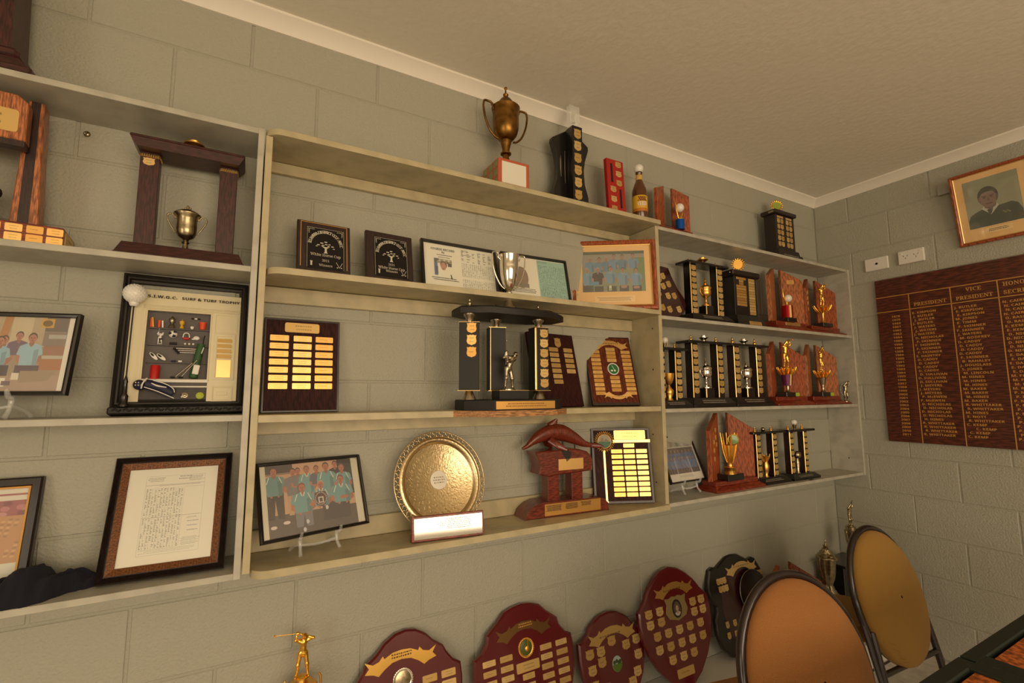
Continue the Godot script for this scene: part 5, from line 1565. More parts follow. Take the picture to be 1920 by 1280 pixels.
# ---------------------------------------------------------------- middle unit: third and bottom board
func middle_unit_low() -> void:
	var t := lean("perpetual_plaque", "dark mahogany plaque with three columns of seven brass name plates", "plaque", v3(-0.213, M[2], 0.05), 1.4, 5.7, 0.014)
	part(t, "board", MB.new().add(box(0.22, 0.292, 0.014, 0.002), T(0, 0, -0.007)), MATS.plaque)
	part(t, "border_edge", moulding(0.22, 0.292, [0, -0.001, 0.001, 0.0012, 0.006, 0.0012, 0.0075, 0.0]), MATS.darkwood)
	part(t, "title_plate", extr(rrect(0.101, 0.031, 0.006), 0.0015, 0.0005), MATS.dull0, T(-0.003, 0.264, 0))
	var pts := []
	for r in 7:
		for c in 3:
			pts.append([[-0.067, -0.001, 0.063][c], 0.229 - r * 0.0248])
	plates(t, pts, plate(0.053, 0.0185), "brass")
	silver_cup_trophy()
	t = lean("perpetual_plaque", "dark mahogany plaque half hidden behind the tall black three column trophy", "plaque", v3(0.733, M[2], 0.09), 8.7, 12.4, 0.016)
	part(t, "board", MB.new().add(box(0.252, 0.306, 0.016, 0.002), T(0, 0, -0.008)), MATS.plaque)
	part(t, "crest_plate", crest(0.036, 0.042), MATS.dull2, T(0.033, 0.268, 0))
	pts = []
	for c in 3:
		for r in [7, 7, 5][c]:
			pts.append([[-0.08, 0.003, 0.084][c], 0.237 - r * 0.0225])
	plates(t, pts, plate(0.05, 0.0175), "dull")
	t = lean("perpetual_plaque", "warm brown plaque with brass ribbons and round green golf medallion", "plaque", v3(1.022, M[2], 0.083), -14.5, 16.5, 0.016)
	part(t, "board", MB.new().add(box(0.222, 0.316, 0.016, 0.002), T(0, 0, -0.008)), MATS.plaque_red)
	part(t, "border_edge", moulding(0.222, 0.316, [0, -0.016, 0, 0.0005, 0.003, 0.0012, 0.004, 0.0]), MATS.darkwood)
	part(t, "bottom_edge", box(0.222, 0.012, 0.002, 0.0005), MATS.darkwood, T(0, 0, 0.0005))
	part(t, "ribbon", MB.new().add(ribbon(0.09), T(0.008, 0.279, 0)), MATS.brass1)
	part(t, "ribbon", MB.new().add(ribbon(0.068), TR(v3(0.014, 0.042, 0), v3(0, 0, 180))), MATS.brass1)
	pts = []
	for r in 11:
		pts.append([-0.067, 0.244 - r * 0.019])
		pts.append([0.081, 0.244 - r * 0.019])
	for r in 4:
		pts.append([0.009, 0.257 - r * 0.0175])
		pts.append([0.010, 0.124 - r * 0.0185])
	plates(t, pts, plate(0.045, 0.0155), "brass")
	var md := part(t, "medallion", lathe(L([0.0001, 0, 0.0275, 0, 0.0275, 0.002, 0.0255, 0.0028, 0.0245, 0.0018, 0.0001, 0.0018]), 28), MATS.white, TR(v3(0.009, 0.164, 0), v3(90, 0, 0)))
	part(md, "green_face", lathe(L([0.023, 0.0019, 0.023, 0.0022, 0.0001, 0.0022]), 24), mat("medal_green", Color(0.10, 0.42, 0.20), 0.4))
	part(md, "club_emblem", MB.new().add(box(0.002, 0.022, 0.0008), TR(v3(0.004, -0.004, 0), v3(0, 0, 24))).add(extr(ellipse(0.006, 0.004, 12), 0.0008), T(-0.008, -0.008, 0)).add(extr(ellipse(0.0045, 0.0045, 12), 0.001), T(0.006, -0.008, 0)), MATS.white, TR(v3(0, 0.0022, 0), v3(-90, 0, 0)))
	# --- bottom board
	t = lean("framed_photo", "thin black photo frame of men in teal shirts holding a shield, on a clear easel", "picture frame", v3(-0.155, 0.951, 0.117), 15.0, 22.1, 0.012)
	frame(t, 0.314, 0.221, [0, -0.012, 0, 0.002, 0.003, 0.004, 0.0075, 0.002, 0.0095, -0.002], MATS.black)
	sheet(t, "photograph", -0.1475, 0.0095, 0.1475, 0.2115, -0.005, print_mat("photo_team_teal", photo_team_teal()))
	pane(t, 0.314, 0.221, 0.008, -0.0025)
	easel("clear plastic easel under the teal shirt team photo", v3(-0.157, M[1], 0.088), 15.0, 0.115)
	# tray
	t = lean("salver", "large round silver salver with engraved centre and pierced rim, standing upright", "tray", v3(0.235, 0.903, 0.128), 5.0, 15.0, 0.0)
	var prof := L([0.0001, -0.010, 0.125, -0.010, 0.1265, -0.009, 0.130, -0.003, 0.136, 0.003, 0.143, 0.004, 0.148, 0.001, 0.150, 0.002, 0.150, -0.001, 0.140, -0.001, 0.128, -0.012, 0.0001, -0.012])
	var rev := []
	for i in range(prof.size() - 1, -1, -1): rev.append(prof[i])
	var dish := part(t, "dish", lathe(rev, 72), MATS.tray, Transform3D(Basis(Vector3.RIGHT, PI / 2), v3(0, 0.168, 0)))
	var rim := MB.new()
	for i in 84:
		var a := TAU * i / 84.0
		var d := v3(cos(a), sin(a))
		var e := v3(-sin(a), cos(a))
		var q := 0.0035 if i % 2 else -0.0035
		rim.add(tube([d * 0.1495, d * 0.155 + e * q, d * 0.161 - e * q, d * 0.1655], 0.0019, 5, 2))
	rim.add(tube(ring_pts(0.166, 64), 0.0022, 6, 1))
	part(t, "pierced_rim", rim, MATS.tray, T(0, 0.168, 0.001))
	var en := MB.new()
	for k in 3:
		var cnt: int = [12, 20, 28][k]
		for i in cnt:
			var a := TAU * i / cnt
			var r: float = [0.05, 0.078, 0.103][k]
			en.add(tube([v3(-0.009, -0.004), v3(-0.003, 0.005), v3(0.003, -0.003), v3(0.009, 0.005)], 0.0007, 4, 3), Transform3D(Basis(Vector3.BACK, a), v3(sin(-a) * r, cos(a) * r, 0)))
			en.add(tube([v3(0, -0.008), v3(0.004, 0.0), v3(-0.003, 0.006)], 0.0006, 4, 3), Transform3D(Basis(Vector3.BACK, a + 0.11), v3(sin(-a - 0.11) * (r + 0.011), cos(a + 0.11) * (r + 0.011), 0)))
	part(dish, "engraving", en, MATS.tray, Transform3D(Basis(Vector3.RIGHT, -PI / 2), v3(0, -0.0097, 0)))
	var disc := part(t, "centre_disc", lathe(L([0.0001, 0, 0.031, 0, 0.0305, 0.0008, 0.0001, 0.0009]), 32), mat("white_metal", Color(0.93, 0.91, 0.86), 0.35, 0.3), TR(v3(-0.004, 0.172, -0.0098), v3(90, 0, 0)))
	part(disc, "disc_lettering", scribble(0.042, 0.026, 3, 3), MATS.ink_grey, TR(v3(0, 0.001, 0), v3(-90, 0, 0)))
	t = lean("plate_stand", "low reddish wooden stand with mirror bright engraved plate in front of the salver", "stand", v3(0.222, M[1], 0.183), -7.0, 6.0, 0.03)
	part(t, "block", MB.new().add(box(0.235, 0.075, 0.012, 0.0015), T(0, 0, -0.006)).add(box(0.235, 0.02, 0.018, 0.001), T(0, 0, -0.021)), MATS.timber_h)
	part(t, "mirror_plate", box(0.222, 0.062, 0.0012, 0.0004), MATS.mirror_plate, T(0.001, 0.0065, 0.0005))
	part(t, "plate_lettering", scribble(0.088, 0.034, 6, 21), MATS.ink_grey, T(0.035, 0.046, 0.0012))
	part(t, "plate_lettering", scribble(0.03, 0.016, 3, 22), MATS.ink_grey, T(-0.022, 0.047, 0.0012))
	dolphin_trophy()
	t = lean("perpetual_plaque", "dark plaque with a wreath medallion on a brass strip and bright brass name plates", "plaque", v3(1.041, M[1], 0.092), -24.0, 7.8, 0.016)
	part(t, "board", MB.new().add(box(0.258, 0.31, 0.016, 0.002), T(0, 0, -0.008)), MATS.plaque)
	part(t, "border_edge", moulding(0.258, 0.31, [0, -0.001, 0.001, 0.0016, 0.010, 0.0016, 0.0115, 0.0]), MATS.darkwood)
	part(t, "title_plate", plate(0.139, 0.039), MATS.brass1, T(0.0405, 0.281, 0))
	part(t, "brass_strip", box(0.166, 0.014, 0.003, 0.001), MATS.gold_edge, T(0.047, 0.2475, 0.001))
	part(t, "brass_strip", MB.new().add(box(0.010, 0.213, 0.003, 0.001)).add(box(0.016, 0.006, 0.003, 0.001)), MATS.gold_edge, T(-0.076, 0.004, 0.001))
	pts = [[0.034, 0.2355]]
	for r in 9:
		for c in 3:
			pts.append([-0.021 + c * 0.0545 + r * 0.0003, [0.212, 0.190, 0.167, 0.144, 0.1215, 0.099, 0.077, 0.056, 0.035][r]])
	plates(t, pts, plate(0.0485, 0.0165), "brass")
	wreath(t, v3(-0.072, 0.254, 0.001), 0.041)

func ring_pts(r: float, n: int) -> Array:
	var o := []
	for i in n + 1:
		o.append(v3(cos(TAU * i / n) * r, sin(TAU * i / n) * r))
	return o

func wreath(t: Node3D, at: Vector3, r: float) -> void:
	var w := MB.new()
	for i in 30:
		var a := TAU * i / 30.0
		for s in [-1, 1]:
			w.add(tube([v3(0, -0.004), v3(0.002 * s, 0.0, 0.0015), v3(0.0035 * s, 0.005)], [0.0006, 0.0016, 0.0004], 5, 2), Transform3D(Basis(Vector3.BACK, a - PI / 2 + 0.4 * s), v3(cos(a) * (r - 0.004 + 0.003 * s), sin(a) * (r - 0.004 + 0.003 * s), 0.001)))
	w.add(tube(ring_pts(r - 0.012, 32), 0.0012, 6, 1), T(0, 0, 0.001))
	part(t, "wreath", w, MATS.gold_soft, T(at.x, at.y, at.z))
	var im := Image.create(96, 96, false, Image.FORMAT_RGB8)
	im.fill(Color(0.62, 0.58, 0.48))
	im.fill_rect(Rect2i(0, 50, 96, 46), Color(0.20, 0.42, 0.32))
	p_fill(im, [10, 52, 30, 34, 44, 44, 62, 28, 88, 52], Color(0.50, 0.46, 0.38))
	p_fill(im, [20, 30, 34, 22, 48, 34, 40, 36], Color(0.56, 0.42, 0.34))
	var fc := extr(ellipse(r - 0.012, r - 0.012, 28), 0.001)
	part(t, "medallion_picture", fc, print_mat("medal_scene", im), T(at.x, at.y, at.z))

func silver_cup_trophy() -> void:
	var t := thing("cup_trophy", "tall black three column trophy with silver golfer inside and big silver cup on top", "trophy", v3(0.47, M[2], 0.135))
	var hexa := P2([-0.121, -0.115, 0.121, -0.115, 0.198, -0.04, 0.198, 0.04, 0.121, 0.09, -0.121, 0.09, -0.196, 0.04, -0.196, -0.04])
	var up := Transform3D(Basis(Vector3.RIGHT, -PI / 2), O3)
	var b := part(t, "base", MB.new().add(extr(hexa, 0.036, 0.003), up), MATS.black_matt)
	part(b, "name_plate", box(0.232, 0.0265, 0.0015, 0.0004), MATS.brass2, T(0.002, 0.004, 0.1152))
	part(b, "plate_lettering", scribble(0.17, 0.016, 2, 31), mat("plate_ink", Color(0.62, 0.46, 0.22), 0.5, 0.5), T(0.002, 0.018, 0.1162))
	var posts := [[-0.183, 0.052, -26.0, 0.066], [-0.045, -0.02, -14.0, 0.06], [0.095, 0.048, 0.0, 0.056]]
	for i in 3:
		var q: Array = posts[i]
		var c := part(t, "column", box(q[3], 0.226, 0.05, 0.001), MATS.black_matt, TR(v3(q[0], 0.067, q[1]), v3(0, q[2], 0)))
		part(c, "foot_cone", lathe(L([0.0001, -0.031, 0.023, -0.031, 0.021, -0.025, 0.012, -0.003, 0.014, -0.0015, 0.014, 0.0, 0.0001, 0.0]), 20), MATS.pewter)
		part(c, "gold_plate", box(q[3] + 0.008, 0.0014, 0.058), MATS.gold_edge, T(0, -0.0014, 0))
		part(c, "gold_plate", box(q[3] + 0.004, 0.0014, 0.054), MATS.gold_edge, T(0, 0.226, 0))
		part(c, "capital", lathe(L([0.0001, 0, 0.011, 0, 0.012, 0.004, 0.014, 0.018, 0.020, 0.024, 0.021, 0.03, 0.0001, 0.03]), 20), MATS.pewter, T(0, 0.2274, 0))
		if i == 0:
			for k in 3: part(c, "crest_plate", crest(0.034, 0.036), MATS["brass%d" % k], T(0.008, 0.207 - k * 0.0405, 0.025))
		elif i == 1:
			part(c, "edge_strip", box(0.003, 0.226, 0.003, 0.001), MATS.gold_edge, T(-q[3] / 2 + 0.004, 0, 0.025))
		else:
			part(c, "edge_strip", box(0.009, 0.226, 0.009, 0.003), MATS.gold_edge, T(-q[3] / 2 + 0.002, 0, 0.023))
			for k in 6: part(c, "crest_plate", crest(0.036, 0.032), MATS["dull%d" % (k % 3)], T(0.008, 0.205 - k * 0.036, 0.025))
	var blk := part(t, "golfer_block", box(0.115, 0.03, 0.06, 0.001), MATS.black_matt, T(-0.028, 0.036, 0.055))
	part(blk, "gold_plate", box(0.117, 0.0012, 0.062), MATS.gold_edge, T(0, 0.03, 0))
	golfer(t, golfer_backswing(), 0.142, MATS.pewter, v3(-0.034, 0.0672, 0.058), 8)
	var top := part(t, "top_board", MB.new().add(extr(P2([-0.13, -0.115, 0.11, -0.115, 0.21, -0.045, 0.205, 0.03, 0.12, 0.08, -0.13, 0.08, -0.215, 0.03, -0.22, -0.06]), 0.026, 0.006), up), MATS.black_matt, T(0, 0.325, 0))
	for q in posts:
		part(top, "finial", finial(1.15), MATS.pewter, T(q[0], 0.026, q[1]))
	part(top, "cup_plate", box(0.15, 0.006, 0.09, 0.002), MATS.old_silver, T(-0.01, 0.026, 0.02))
	var cup := part(t, "cup", lathe(L([0.0001, 0, 0.036, 0, 0.036, 0.004, 0.030, 0.009, 0.017, 0.018, 0.011, 0.032, 0.0075, 0.05, 0.0075, 0.056, 0.012, 0.06, 0.012, 0.064, 0.008, 0.068, 0.015, 0.078, 0.025, 0.096, 0.032, 0.125, 0.0345, 0.16, 0.0345, 0.19, 0.0375, 0.201, 0.0375, 0.204, 0.0345, 0.203, 0.032, 0.16, 0.0001, 0.1]), 40), MATS.silver, T(-0.012, 0.358, 0.02))
	for s in [-1, 1]:
		part(cup, "handle", tube([v3(0.035 * s, 0.183), v3(0.045 * s, 0.192), v3(0.0455 * s, 0.206), v3(0.066 * s, 0.207), v3(0.0675 * s, 0.185), v3(0.064 * s, 0.155), v3(0.054 * s, 0.122), v3(0.036 * s, 0.09), v3(0.019 * s, 0.076)], 0.0027, 8, 5), MATS.silver)

func dolphin_trophy() -> void:
	var t := thing("dolphin_trophy", "polished red timber trophy with a carved leaping dolphin above two square posts", "trophy", v3(0.735, M[1], 0.085), -4.0)
	var jh := mat("jarrah_h", Color(0.52, 0.20, 0.12), 0.3, 0, {"tex": "grain", "tri": Vector3(30, 5, 30), "coat": 0.5})
	var base := part(t, "base", extr(P2([-0.19, 0, 0.185, 0, 0.182, 0.028, 0.165, 0.046, 0.135, 0.054, -0.115, 0.056, -0.15, 0.046, -0.178, 0.026]), 0.09, 0.004), MATS.jarrah, T(0, 0, -0.048))
	part(base, "name_plate", box(0.25, 0.043, 0.001, 0.0003), MATS.brass2, T(0.018, 0.007, 0.0897))
	part(base, "plate_lettering", scribble(0.07, 0.022, 5, 41), MATS.ink, T(-0.068, 0.034, 0.0908))
	part(base, "plate_lettering", scribble(0.06, 0.022, 5, 42), MATS.ink, T(0.01, 0.035, 0.0908))
	part(base, "plate_lettering", scribble(0.05, 0.016, 4, 43), MATS.ink, T(0.075, 0.038, 0.0908))
	for x in [-0.058, 0.048]:
		part(t, "post", box(0.05, 0.115, 0.05, 0.002), MATS.jarrah, T(x, 0.05, 0.0))
	var hd := part(t, "carved_head", extr(P2([-0.125, 0.0, -0.085, -0.01, -0.03, -0.005, 0.112, 0.0, 0.115, 0.04, 0.105, 0.062, 0.09, 0.075, 0.05, 0.086, 0.0, 0.09, -0.06, 0.086, -0.142, 0.084, -0.128, 0.06, -0.118, 0.03]), 0.075, 0.004), MATS.jarrah, T(0, 0.157, -0.04))
	part(hd, "dark_knot", extr(P2([-0.03, 0.02, 0.0, 0.024, 0.018, 0.01, 0.012, -0.012, -0.004, -0.024, -0.012, -0.008]), 0.0015, 0.0004), MATS.brownblack, T(0.0, 0.064, 0.0738))
	part(hd, "name_plate", box(0.112, 0.042, 0.001, 0.0003), MATS.brass1, T(0.015, 0.01, 0.0748))
	part(t, "pin", tube([v3(0.0, 0.24, 0.0), v3(0.0, 0.29, 0.0)], 0.004, 8), MATS.brownblack)
	part(t, "pin", tube([v3(0.055, 0.24, 0.0), v3(0.055, 0.27, 0.0)], 0.003, 8), MATS.brownblack)
	var d := MB.new()
	d.add(tube([v3(-0.178, 0.252), v3(-0.158, 0.260), v3(-0.138, 0.275), v3(-0.11, 0.292), v3(-0.06, 0.308), v3(-0.005, 0.305), v3(0.05, 0.283), v3(0.10, 0.258), v3(0.14, 0.25)], [0.005, 0.0085, 0.014, 0.023, 0.031, 0.0325, 0.024, 0.013, 0.007], 16, 5, 0.8))
	d.add(tube([v3(-0.055, 0.328), v3(-0.036, 0.345), v3(-0.024, 0.360)], [0.022, 0.014, 0.003], 10, 4, 0.4))
	d.add(tube([v3(-0.07, 0.283, 0.02), v3(-0.045, 0.262, 0.042), v3(-0.012, 0.244, 0.052)], [0.014, 0.0135, 0.004], 10, 4, 0.4))
	d.add(tube([v3(-0.07, 0.283, -0.02), v3(-0.05, 0.262, -0.04), v3(-0.02, 0.246, -0.05)], [0.014, 0.012, 0.004], 10, 4, 0.4))
	for s in [-1, 1]:
		d.add(tube([v3(0.13, 0.25, 0.0), v3(0.152, 0.249, 0.018 * s), v3(0.172, 0.246, 0.036 * s)], [0.009, 0.0105, 0.002], 10, 3, 0.45))
	part(t, "dolphin", d, jh)

# ---------------------------------------------------------------- right unit
func ball_holder(t: Node3D, at: Vector3, s: float, material: Material) -> void:   # ball on a petalled holder
	part(t, "ball_holder", MB.new().add(fluted_cup(0.03 * s, 0.006 * s, 0.015 * s, 6)), material, T(at.x, at.y, at.z))
	part(t, "golf_ball", sphere(0.0165 * s, 20), MATS.ball, T(at.x, at.y + 0.036 * s, at.z))

func cylinder(r: float, h: float, seg := 22) -> MB:
	return lathe(L([0.0001, 0, r, 0, r, h, 0.0001, h]), seg)

func right_unit() -> void:
	# --- on top
	var t := twin_boards("short pair of slanted orange timber boards with golf ball on a blue cup", v3(1.395, R[4], 0.09), 0.78, {"wood": MATS.timber_r, "sh": 0.285, "tip": 0.335, "bw": 0.33, "w": 0.115})
	part(t, "blue_cup", cylinder(0.021, 0.052), MATS.blue_metal, T(0.025, 0.034, 0.026))
	part(t, "cup_rim", lathe(L([0.0215, 0.0, 0.0225, 0.002, 0.0215, 0.004]), 22), MATS.gold, T(0.025, 0.082, 0.026))
	part(t, "petal", tube([v3(0.018, 0.086, 0.026), v3(0.006, 0.125, 0.028), v3(-0.002, 0.165, 0.028)], [0.004, 0.006, 0.002], 8, 4, 0.5), MATS.gold)
	part(t, "petal", tube([v3(0.03, 0.086, 0.026), v3(0.04, 0.11, 0.028), v3(0.046, 0.125, 0.028)], [0.004, 0.006, 0.002], 8, 4, 0.5), MATS.gold)
	part(t, "golf_ball", sphere(0.0213, 22), MATS.ball, T(0.024, 0.142, 0.028))
	t = thing("perpetual_trophy", "dark block trophy with double columns of crest plates, alone on top near the corner", "trophy", v3(2.275, R[4], 0.088))
	part(t, "base", MB.new().add(prism(0.235, 0.225, 0.12, 0.112, 0.026)), MATS.brownblack)
	part(t, "step", MB.new().add(prism(0.205, 0.195, 0.10, 0.09, 0.028)), MATS.brownblack, T(0, 0.026, 0))
	part(t, "base_lettering", scribble(0.15, 0.018, 2, 51), MATS.ink_grey, T(0, 0.014, 0.0585))
	var body := part(t, "body", box(0.178, 0.205, 0.066, 0.001), MATS.brownblack, T(0, 0.054, 0))
	for g in 2:
		plates(body, [[-0.042 + g * 0.082, 0.191]], plate(0.055, 0.012), "dull", 0.033)
		var cp := []
		for r in 5:
			for c in 2: cp.append([-0.058 + g * 0.082 + c * 0.032, 0.167 - r * 0.0335])
		plates(body, cp, crest(0.027, 0.029), "dull", 0.033, "crest_plate")
	var lid := part(t, "top_board", box(0.205, 0.024, 0.09, 0.004), MATS.brownblack, T(0, 0.259, 0))
	part(lid, "end_bracket", box(0.004, 0.012, 0.03, 0.001), MATS.pewter, T(-0.103, 0.004, 0.02))
	topper(t, v3(-0.01, 0.283, 0.0), 0.034, true)
	# --- third board from the bottom
	t = lean("shield_plaque", "dark red shield plaque on the shelf, half hidden behind the cream panel", "plaque", v3(1.335, R[3], 0.095), 0, 10, 0.016)
	part(t, "shield_board", extr(P2([-0.03, 0.27, 0.03, 0.272, 0.068, 0.268, 0.08, 0.225, 0.105, 0.165, 0.142, 0.115, 0.145, 0.08, 0.125, 0.045, 0.085, 0.018, 0.03, 0.004, 0, 0, -0.085, 0.018, -0.145, 0.08, -0.142, 0.115, -0.105, 0.165, -0.08, 0.225, -0.068, 0.268]), 0.016, 0.003), MATS.maroon_d, T(0, 0, -0.016))
	var k := 0
	for q in [[-0.025, 0.238], [0.018, 0.218], [-0.045, 0.178], [0.048, 0.18], [0.008, 0.165], [-0.01, 0.2], [-0.06, 0.13], [0.03, 0.118], [0.072, 0.122], [-0.03, 0.125], [-0.075, 0.062], [-0.02, 0.055], [0.025, 0.05], [0.088, 0.055]]:
		part(t, "crest_plate", crest(0.032, 0.034), MATS["dull%d" % (k % 3)], TR(v3(q[0], q[1], 0), v3(0, 0, 18)))
		k += 1
	t = column_trophy("black two column trophy with gold lidded cup, beside the red shield plaque", v3(1.60, R[3], 0.088), 0.30, [-0.095, 0.098], 0.042, 0.04, 0.285, {"wood": MATS.black, "n": 8, "pitch": 0.0305, "ch": 0.0265, "kind": "dull", "gap": 0.018})
	part(t, "urn", top_urn(1.3), MATS.gold_soft, T(0.0, 0.297, 0))
	cup_block(t, 0.055, 0.045, 0.045, T(0, 0.04, 0.01))
	part(t, "cup_edge_strip", box(0.006, 0.045, 0.006, 0.001), MATS.gold_edge, T(-0.0275, 0.04, 0.0325))
	lidded_cup(t, 0.145, MATS.gold_soft, T(0, 0.085, 0.01))
	t = thing("perpetual_trophy", "black block trophy faced with stacked gold strips and topped by a gold wreath", "trophy", v3(1.885, R[3], 0.088))
	part(t, "base", MB.new().add(prism(0.235, 0.215, 0.125, 0.11, 0.03)), MATS.black)
	part(t, "name_plate", plate(0.1, 0.02), MATS.brass1, TR(v3(0.025, 0.015, 0.06), v3(-14, 0, 0)))
	part(t, "step", prism(0.21, 0.192, 0.1, 0.085, 0.026), MATS.black, T(0, 0.03, 0))
	body = part(t, "body", box(0.182, 0.205, 0.064, 0.001), MATS.black, T(0, 0.056, 0))
	var sl := box(0.077, 0.0125, 0.0016, 0.0004).mesh()
	var sr := box(0.05, 0.0125, 0.0016, 0.0004).mesh()
	for r in 11:
		if r >= 4: part(body, "gold_strip", sl, MATS["brass%d" % (r % 3)], T(-0.033, 0.188 - r * 0.0138, 0.032))
		elif r == 0 or r == 3: part(body, "gold_strip", sl, MATS["brass%d" % (r % 3)], T(-0.033, 0.188 - r * 0.0138, 0.032))
		else: part(body, "gold_strip", box(0.034, 0.0125, 0.0016, 0.0004).mesh(), MATS["brass%d" % (r % 3)], T(-0.032, 0.188 - r * 0.0138, 0.032))
		part(body, "gold_strip", sr, MATS["dull%d" % (r % 3)], T(0.052, 0.188 - r * 0.0138, 0.032))
	for r in 3: part(body, "gold_strip", sr, MATS["dull%d" % (r % 3)], T(0.052, 0.036 - r * 0.0138, 0.032))
	lid = part(t, "top_board", box(0.222, 0.03, 0.09, 0.006), MATS.brownblack, T(0, 0.261, 0))
	for s in [-1, 1]: part(lid, "stud", sphere(0.005, 10), MATS.black, T(0.08 * s, 0.032, 0.02))
	part(lid, "end_stud", sphere(0.0055, 10), MATS.pewter, T(-0.111, 0.015, 0.025))
	topper(t, v3(-0.005, 0.291, 0.0), 0.034, false)
	t = twin_boards("tall pale timber board pair with a golf ball on a red metal cup", v3(2.27, R[3], 0.088), 1.0, {"wood": MATS.timber, "base": MATS.timber_h, "tip": 0.368, "sh": 0.305, "bw": 0.335, "bh": 0.05, "w": 0.135, "gap": 0.012, "plate_r": 0.245, "base_plate": 1})
	cup_block(t, 0.085, 0.022, 0.055, T(-0.018, 0.05, 0.026))
	part(t, "red_cup", cylinder(0.0285, 0.07), MATS.red_metal, T(-0.018, 0.072, 0.026))
	part(t, "gold_strip", box(0.012, 0.07, 0.003, 0.001), MATS.gold_edge, TR(v3(-0.031, 0.072, 0.0515), v3(0, -27, 0)))
	part(t, "stem", lathe(L([0.0001, 0, 0.01, 0, 0.006, 0.008, 0.009, 0.016, 0.007, 0.022, 0.0001, 0.022]), 14), MATS.gold, T(-0.018, 0.142, 0.026))
	part(t, "petal", tube([v3(-0.024, 0.16, 0.026), v3(-0.046, 0.19, 0.03), v3(-0.05, 0.235, 0.03)], [0.006, 0.011, 0.004], 8, 4, 0.4), MATS.gold)
	part(t, "golf_ball", sphere(0.0213, 22), MATS.ball, T(-0.014, 0.184, 0.032))
	t = twin_boards("reddish timber board pair with bright gold golfer on a fluted all gold cup", v3(2.615, R[3], 0.088), 1.0, {"wood": MATS.timber_r, "tip": 0.345, "sh": 0.268, "bw": 0.345, "bh": 0.045, "w": 0.13, "gap": 0.02, "crests": [[-0.02, 0.195], [0.012, 0.21], [-0.02, 0.165], [0.012, 0.175], [-0.02, 0.135], [0.012, 0.145], [0.0, 0.105]]})
	cup_block(t, 0.105, 0.022, 0.055, T(-0.005, 0.045, 0.026))
	gold_petal_cup(t, v3(-0.005, 0.067, 0.026), 1.0, golfer_finish(), 0.13)
	# --- second board from the bottom
	t = column_trophy("small black column trophy with golf ball on top, touching the cream panel", v3(1.325, R[2], 0.088), 0.20, [-0.056, 0.052], 0.04, 0.035, 0.262, {"wood": MATS.black, "n": 7, "ch": 0.026, "pitch": 0.031})
	ball_holder(t, v3(-0.012, 0.274, 0.0), 1.0, MATS.old_silver)
	part(t, "gold_cup", MB.new().add(lathe(L([0.0001, 0, 0.018, 0, 0.012, 0.012, 0.018, 0.03, 0.02, 0.045, 0.008, 0.06, 0.006, 0.068, 0.015, 0.078, 0.022, 0.098, 0.026, 0.122, 0.024, 0.122, 0.016, 0.09, 0.0001, 0.08]), 22)), MATS.gold_soft, T(-0.012, 0.035, 0.015))
	for q in [[1.58, "wide dark trophy with silver lidded cup, beside the small black ball topped trophy", MATS.brownblack, 0], [1.888, "wide dark trophy with silver lidded cup and reddish columns, beside the purple cup trophy", MATS.darkwood, 1]]:
		t = column_trophy(q[1], v3(q[0], R[2], 0.088), 0.30, [-0.09, 0.09], 0.042, 0.045, 0.303, {"wood": q[2], "n": 7, "ch": 0.029, "pitch": 0.034, "fs": 1.1 + 0.25 * q[3]})
		part(t, "urn", top_urn(1.15), MATS.silver, T(0.0, 0.315, 0))
		cup_block(t, 0.06, 0.046, 0.045, T(-0.01, 0.045, 0.012))
		part(t, "cup_edge_strip", box(0.008, 0.046, 0.008, 0.002), MATS.gold_edge, T(-0.0385, 0.045, 0.0335))
		lidded_cup(t, 0.15, MATS.silver, T(-0.01, 0.091, 0.012))
	t = twin_boards("timber board pair with a gold golfer above a purple metal cup", v3(2.23, R[2], 0.086), 1.0, {"wood": MATS.timber_r, "tip": 0.352, "sh": 0.275, "bw": 0.335, "bh": 0.046, "w": 0.13, "gap": 0.016})
	cup_block(t, 0.115, 0.024, 0.055, T(-0.02, 0.046, 0.026))
	part(t, "label_plate", plate(0.034, 0.02), MATS.lime, T(0.02, 0.058, 0.0535))
	part(t, "stem", lathe(L([0.0001, 0, 0.017, 0, 0.012, 0.004, 0.007, 0.014, 0.01, 0.028, 0.009, 0.036, 0.0001, 0.036]), 18), MATS.old_silver, T(-0.02, 0.07, 0.026))
	part(t, "purple_cup", lathe(L([0.0001, 0, 0.023, 0, 0.029, 0.06, 0.0001, 0.06]), 22), MATS.purple_metal, T(-0.02, 0.106, 0.026))
	part(t, "gold_strip", box(0.01, 0.06, 0.003, 0.001), MATS.gold_edge, TR(v3(-0.032, 0.106, 0.0495), v3(8, -25, 0)))
	part(t, "petals", fluted_cup(0.042, 0.026, 0.047, 12), MATS.gold, T(-0.02, 0.164, 0.026))
	golfer(t, golfer_finish(), 0.15, MATS.gold, v3(-0.02, 0.196, 0.026), -12)
	t = twin_boards("timber board pair with gold golfer above a narrow silver and gold cup", v3(2.575, R[2], 0.086), 1.0, {"wood": MATS.timber, "tip": 0.352, "sh": 0.278, "bw": 0.335, "bh": 0.046, "w": 0.13, "gap": 0.016})
	cup_block(t, 0.115, 0.024, 0.055, T(-0.02, 0.046, 0.026))
	part(t, "label_plate", plate(0.034, 0.02), MATS.lime, T(0.02, 0.058, 0.0535))
	part(t, "stem", lathe(L([0.0001, 0, 0.017, 0, 0.012, 0.004, 0.007, 0.014, 0.01, 0.028, 0.011, 0.042, 0.0001, 0.042]), 18), MATS.old_silver, T(-0.02, 0.07, 0.026))
	part(t, "silver_cup", lathe(L([0.0001, 0, 0.012, 0, 0.024, 0.045, 0.0001, 0.045]), 22), MATS.pewter, T(-0.02, 0.112, 0.026))
	part(t, "petals", fluted_cup(0.042, 0.021, 0.042, 12), MATS.gold, T(-0.02, 0.154, 0.026))
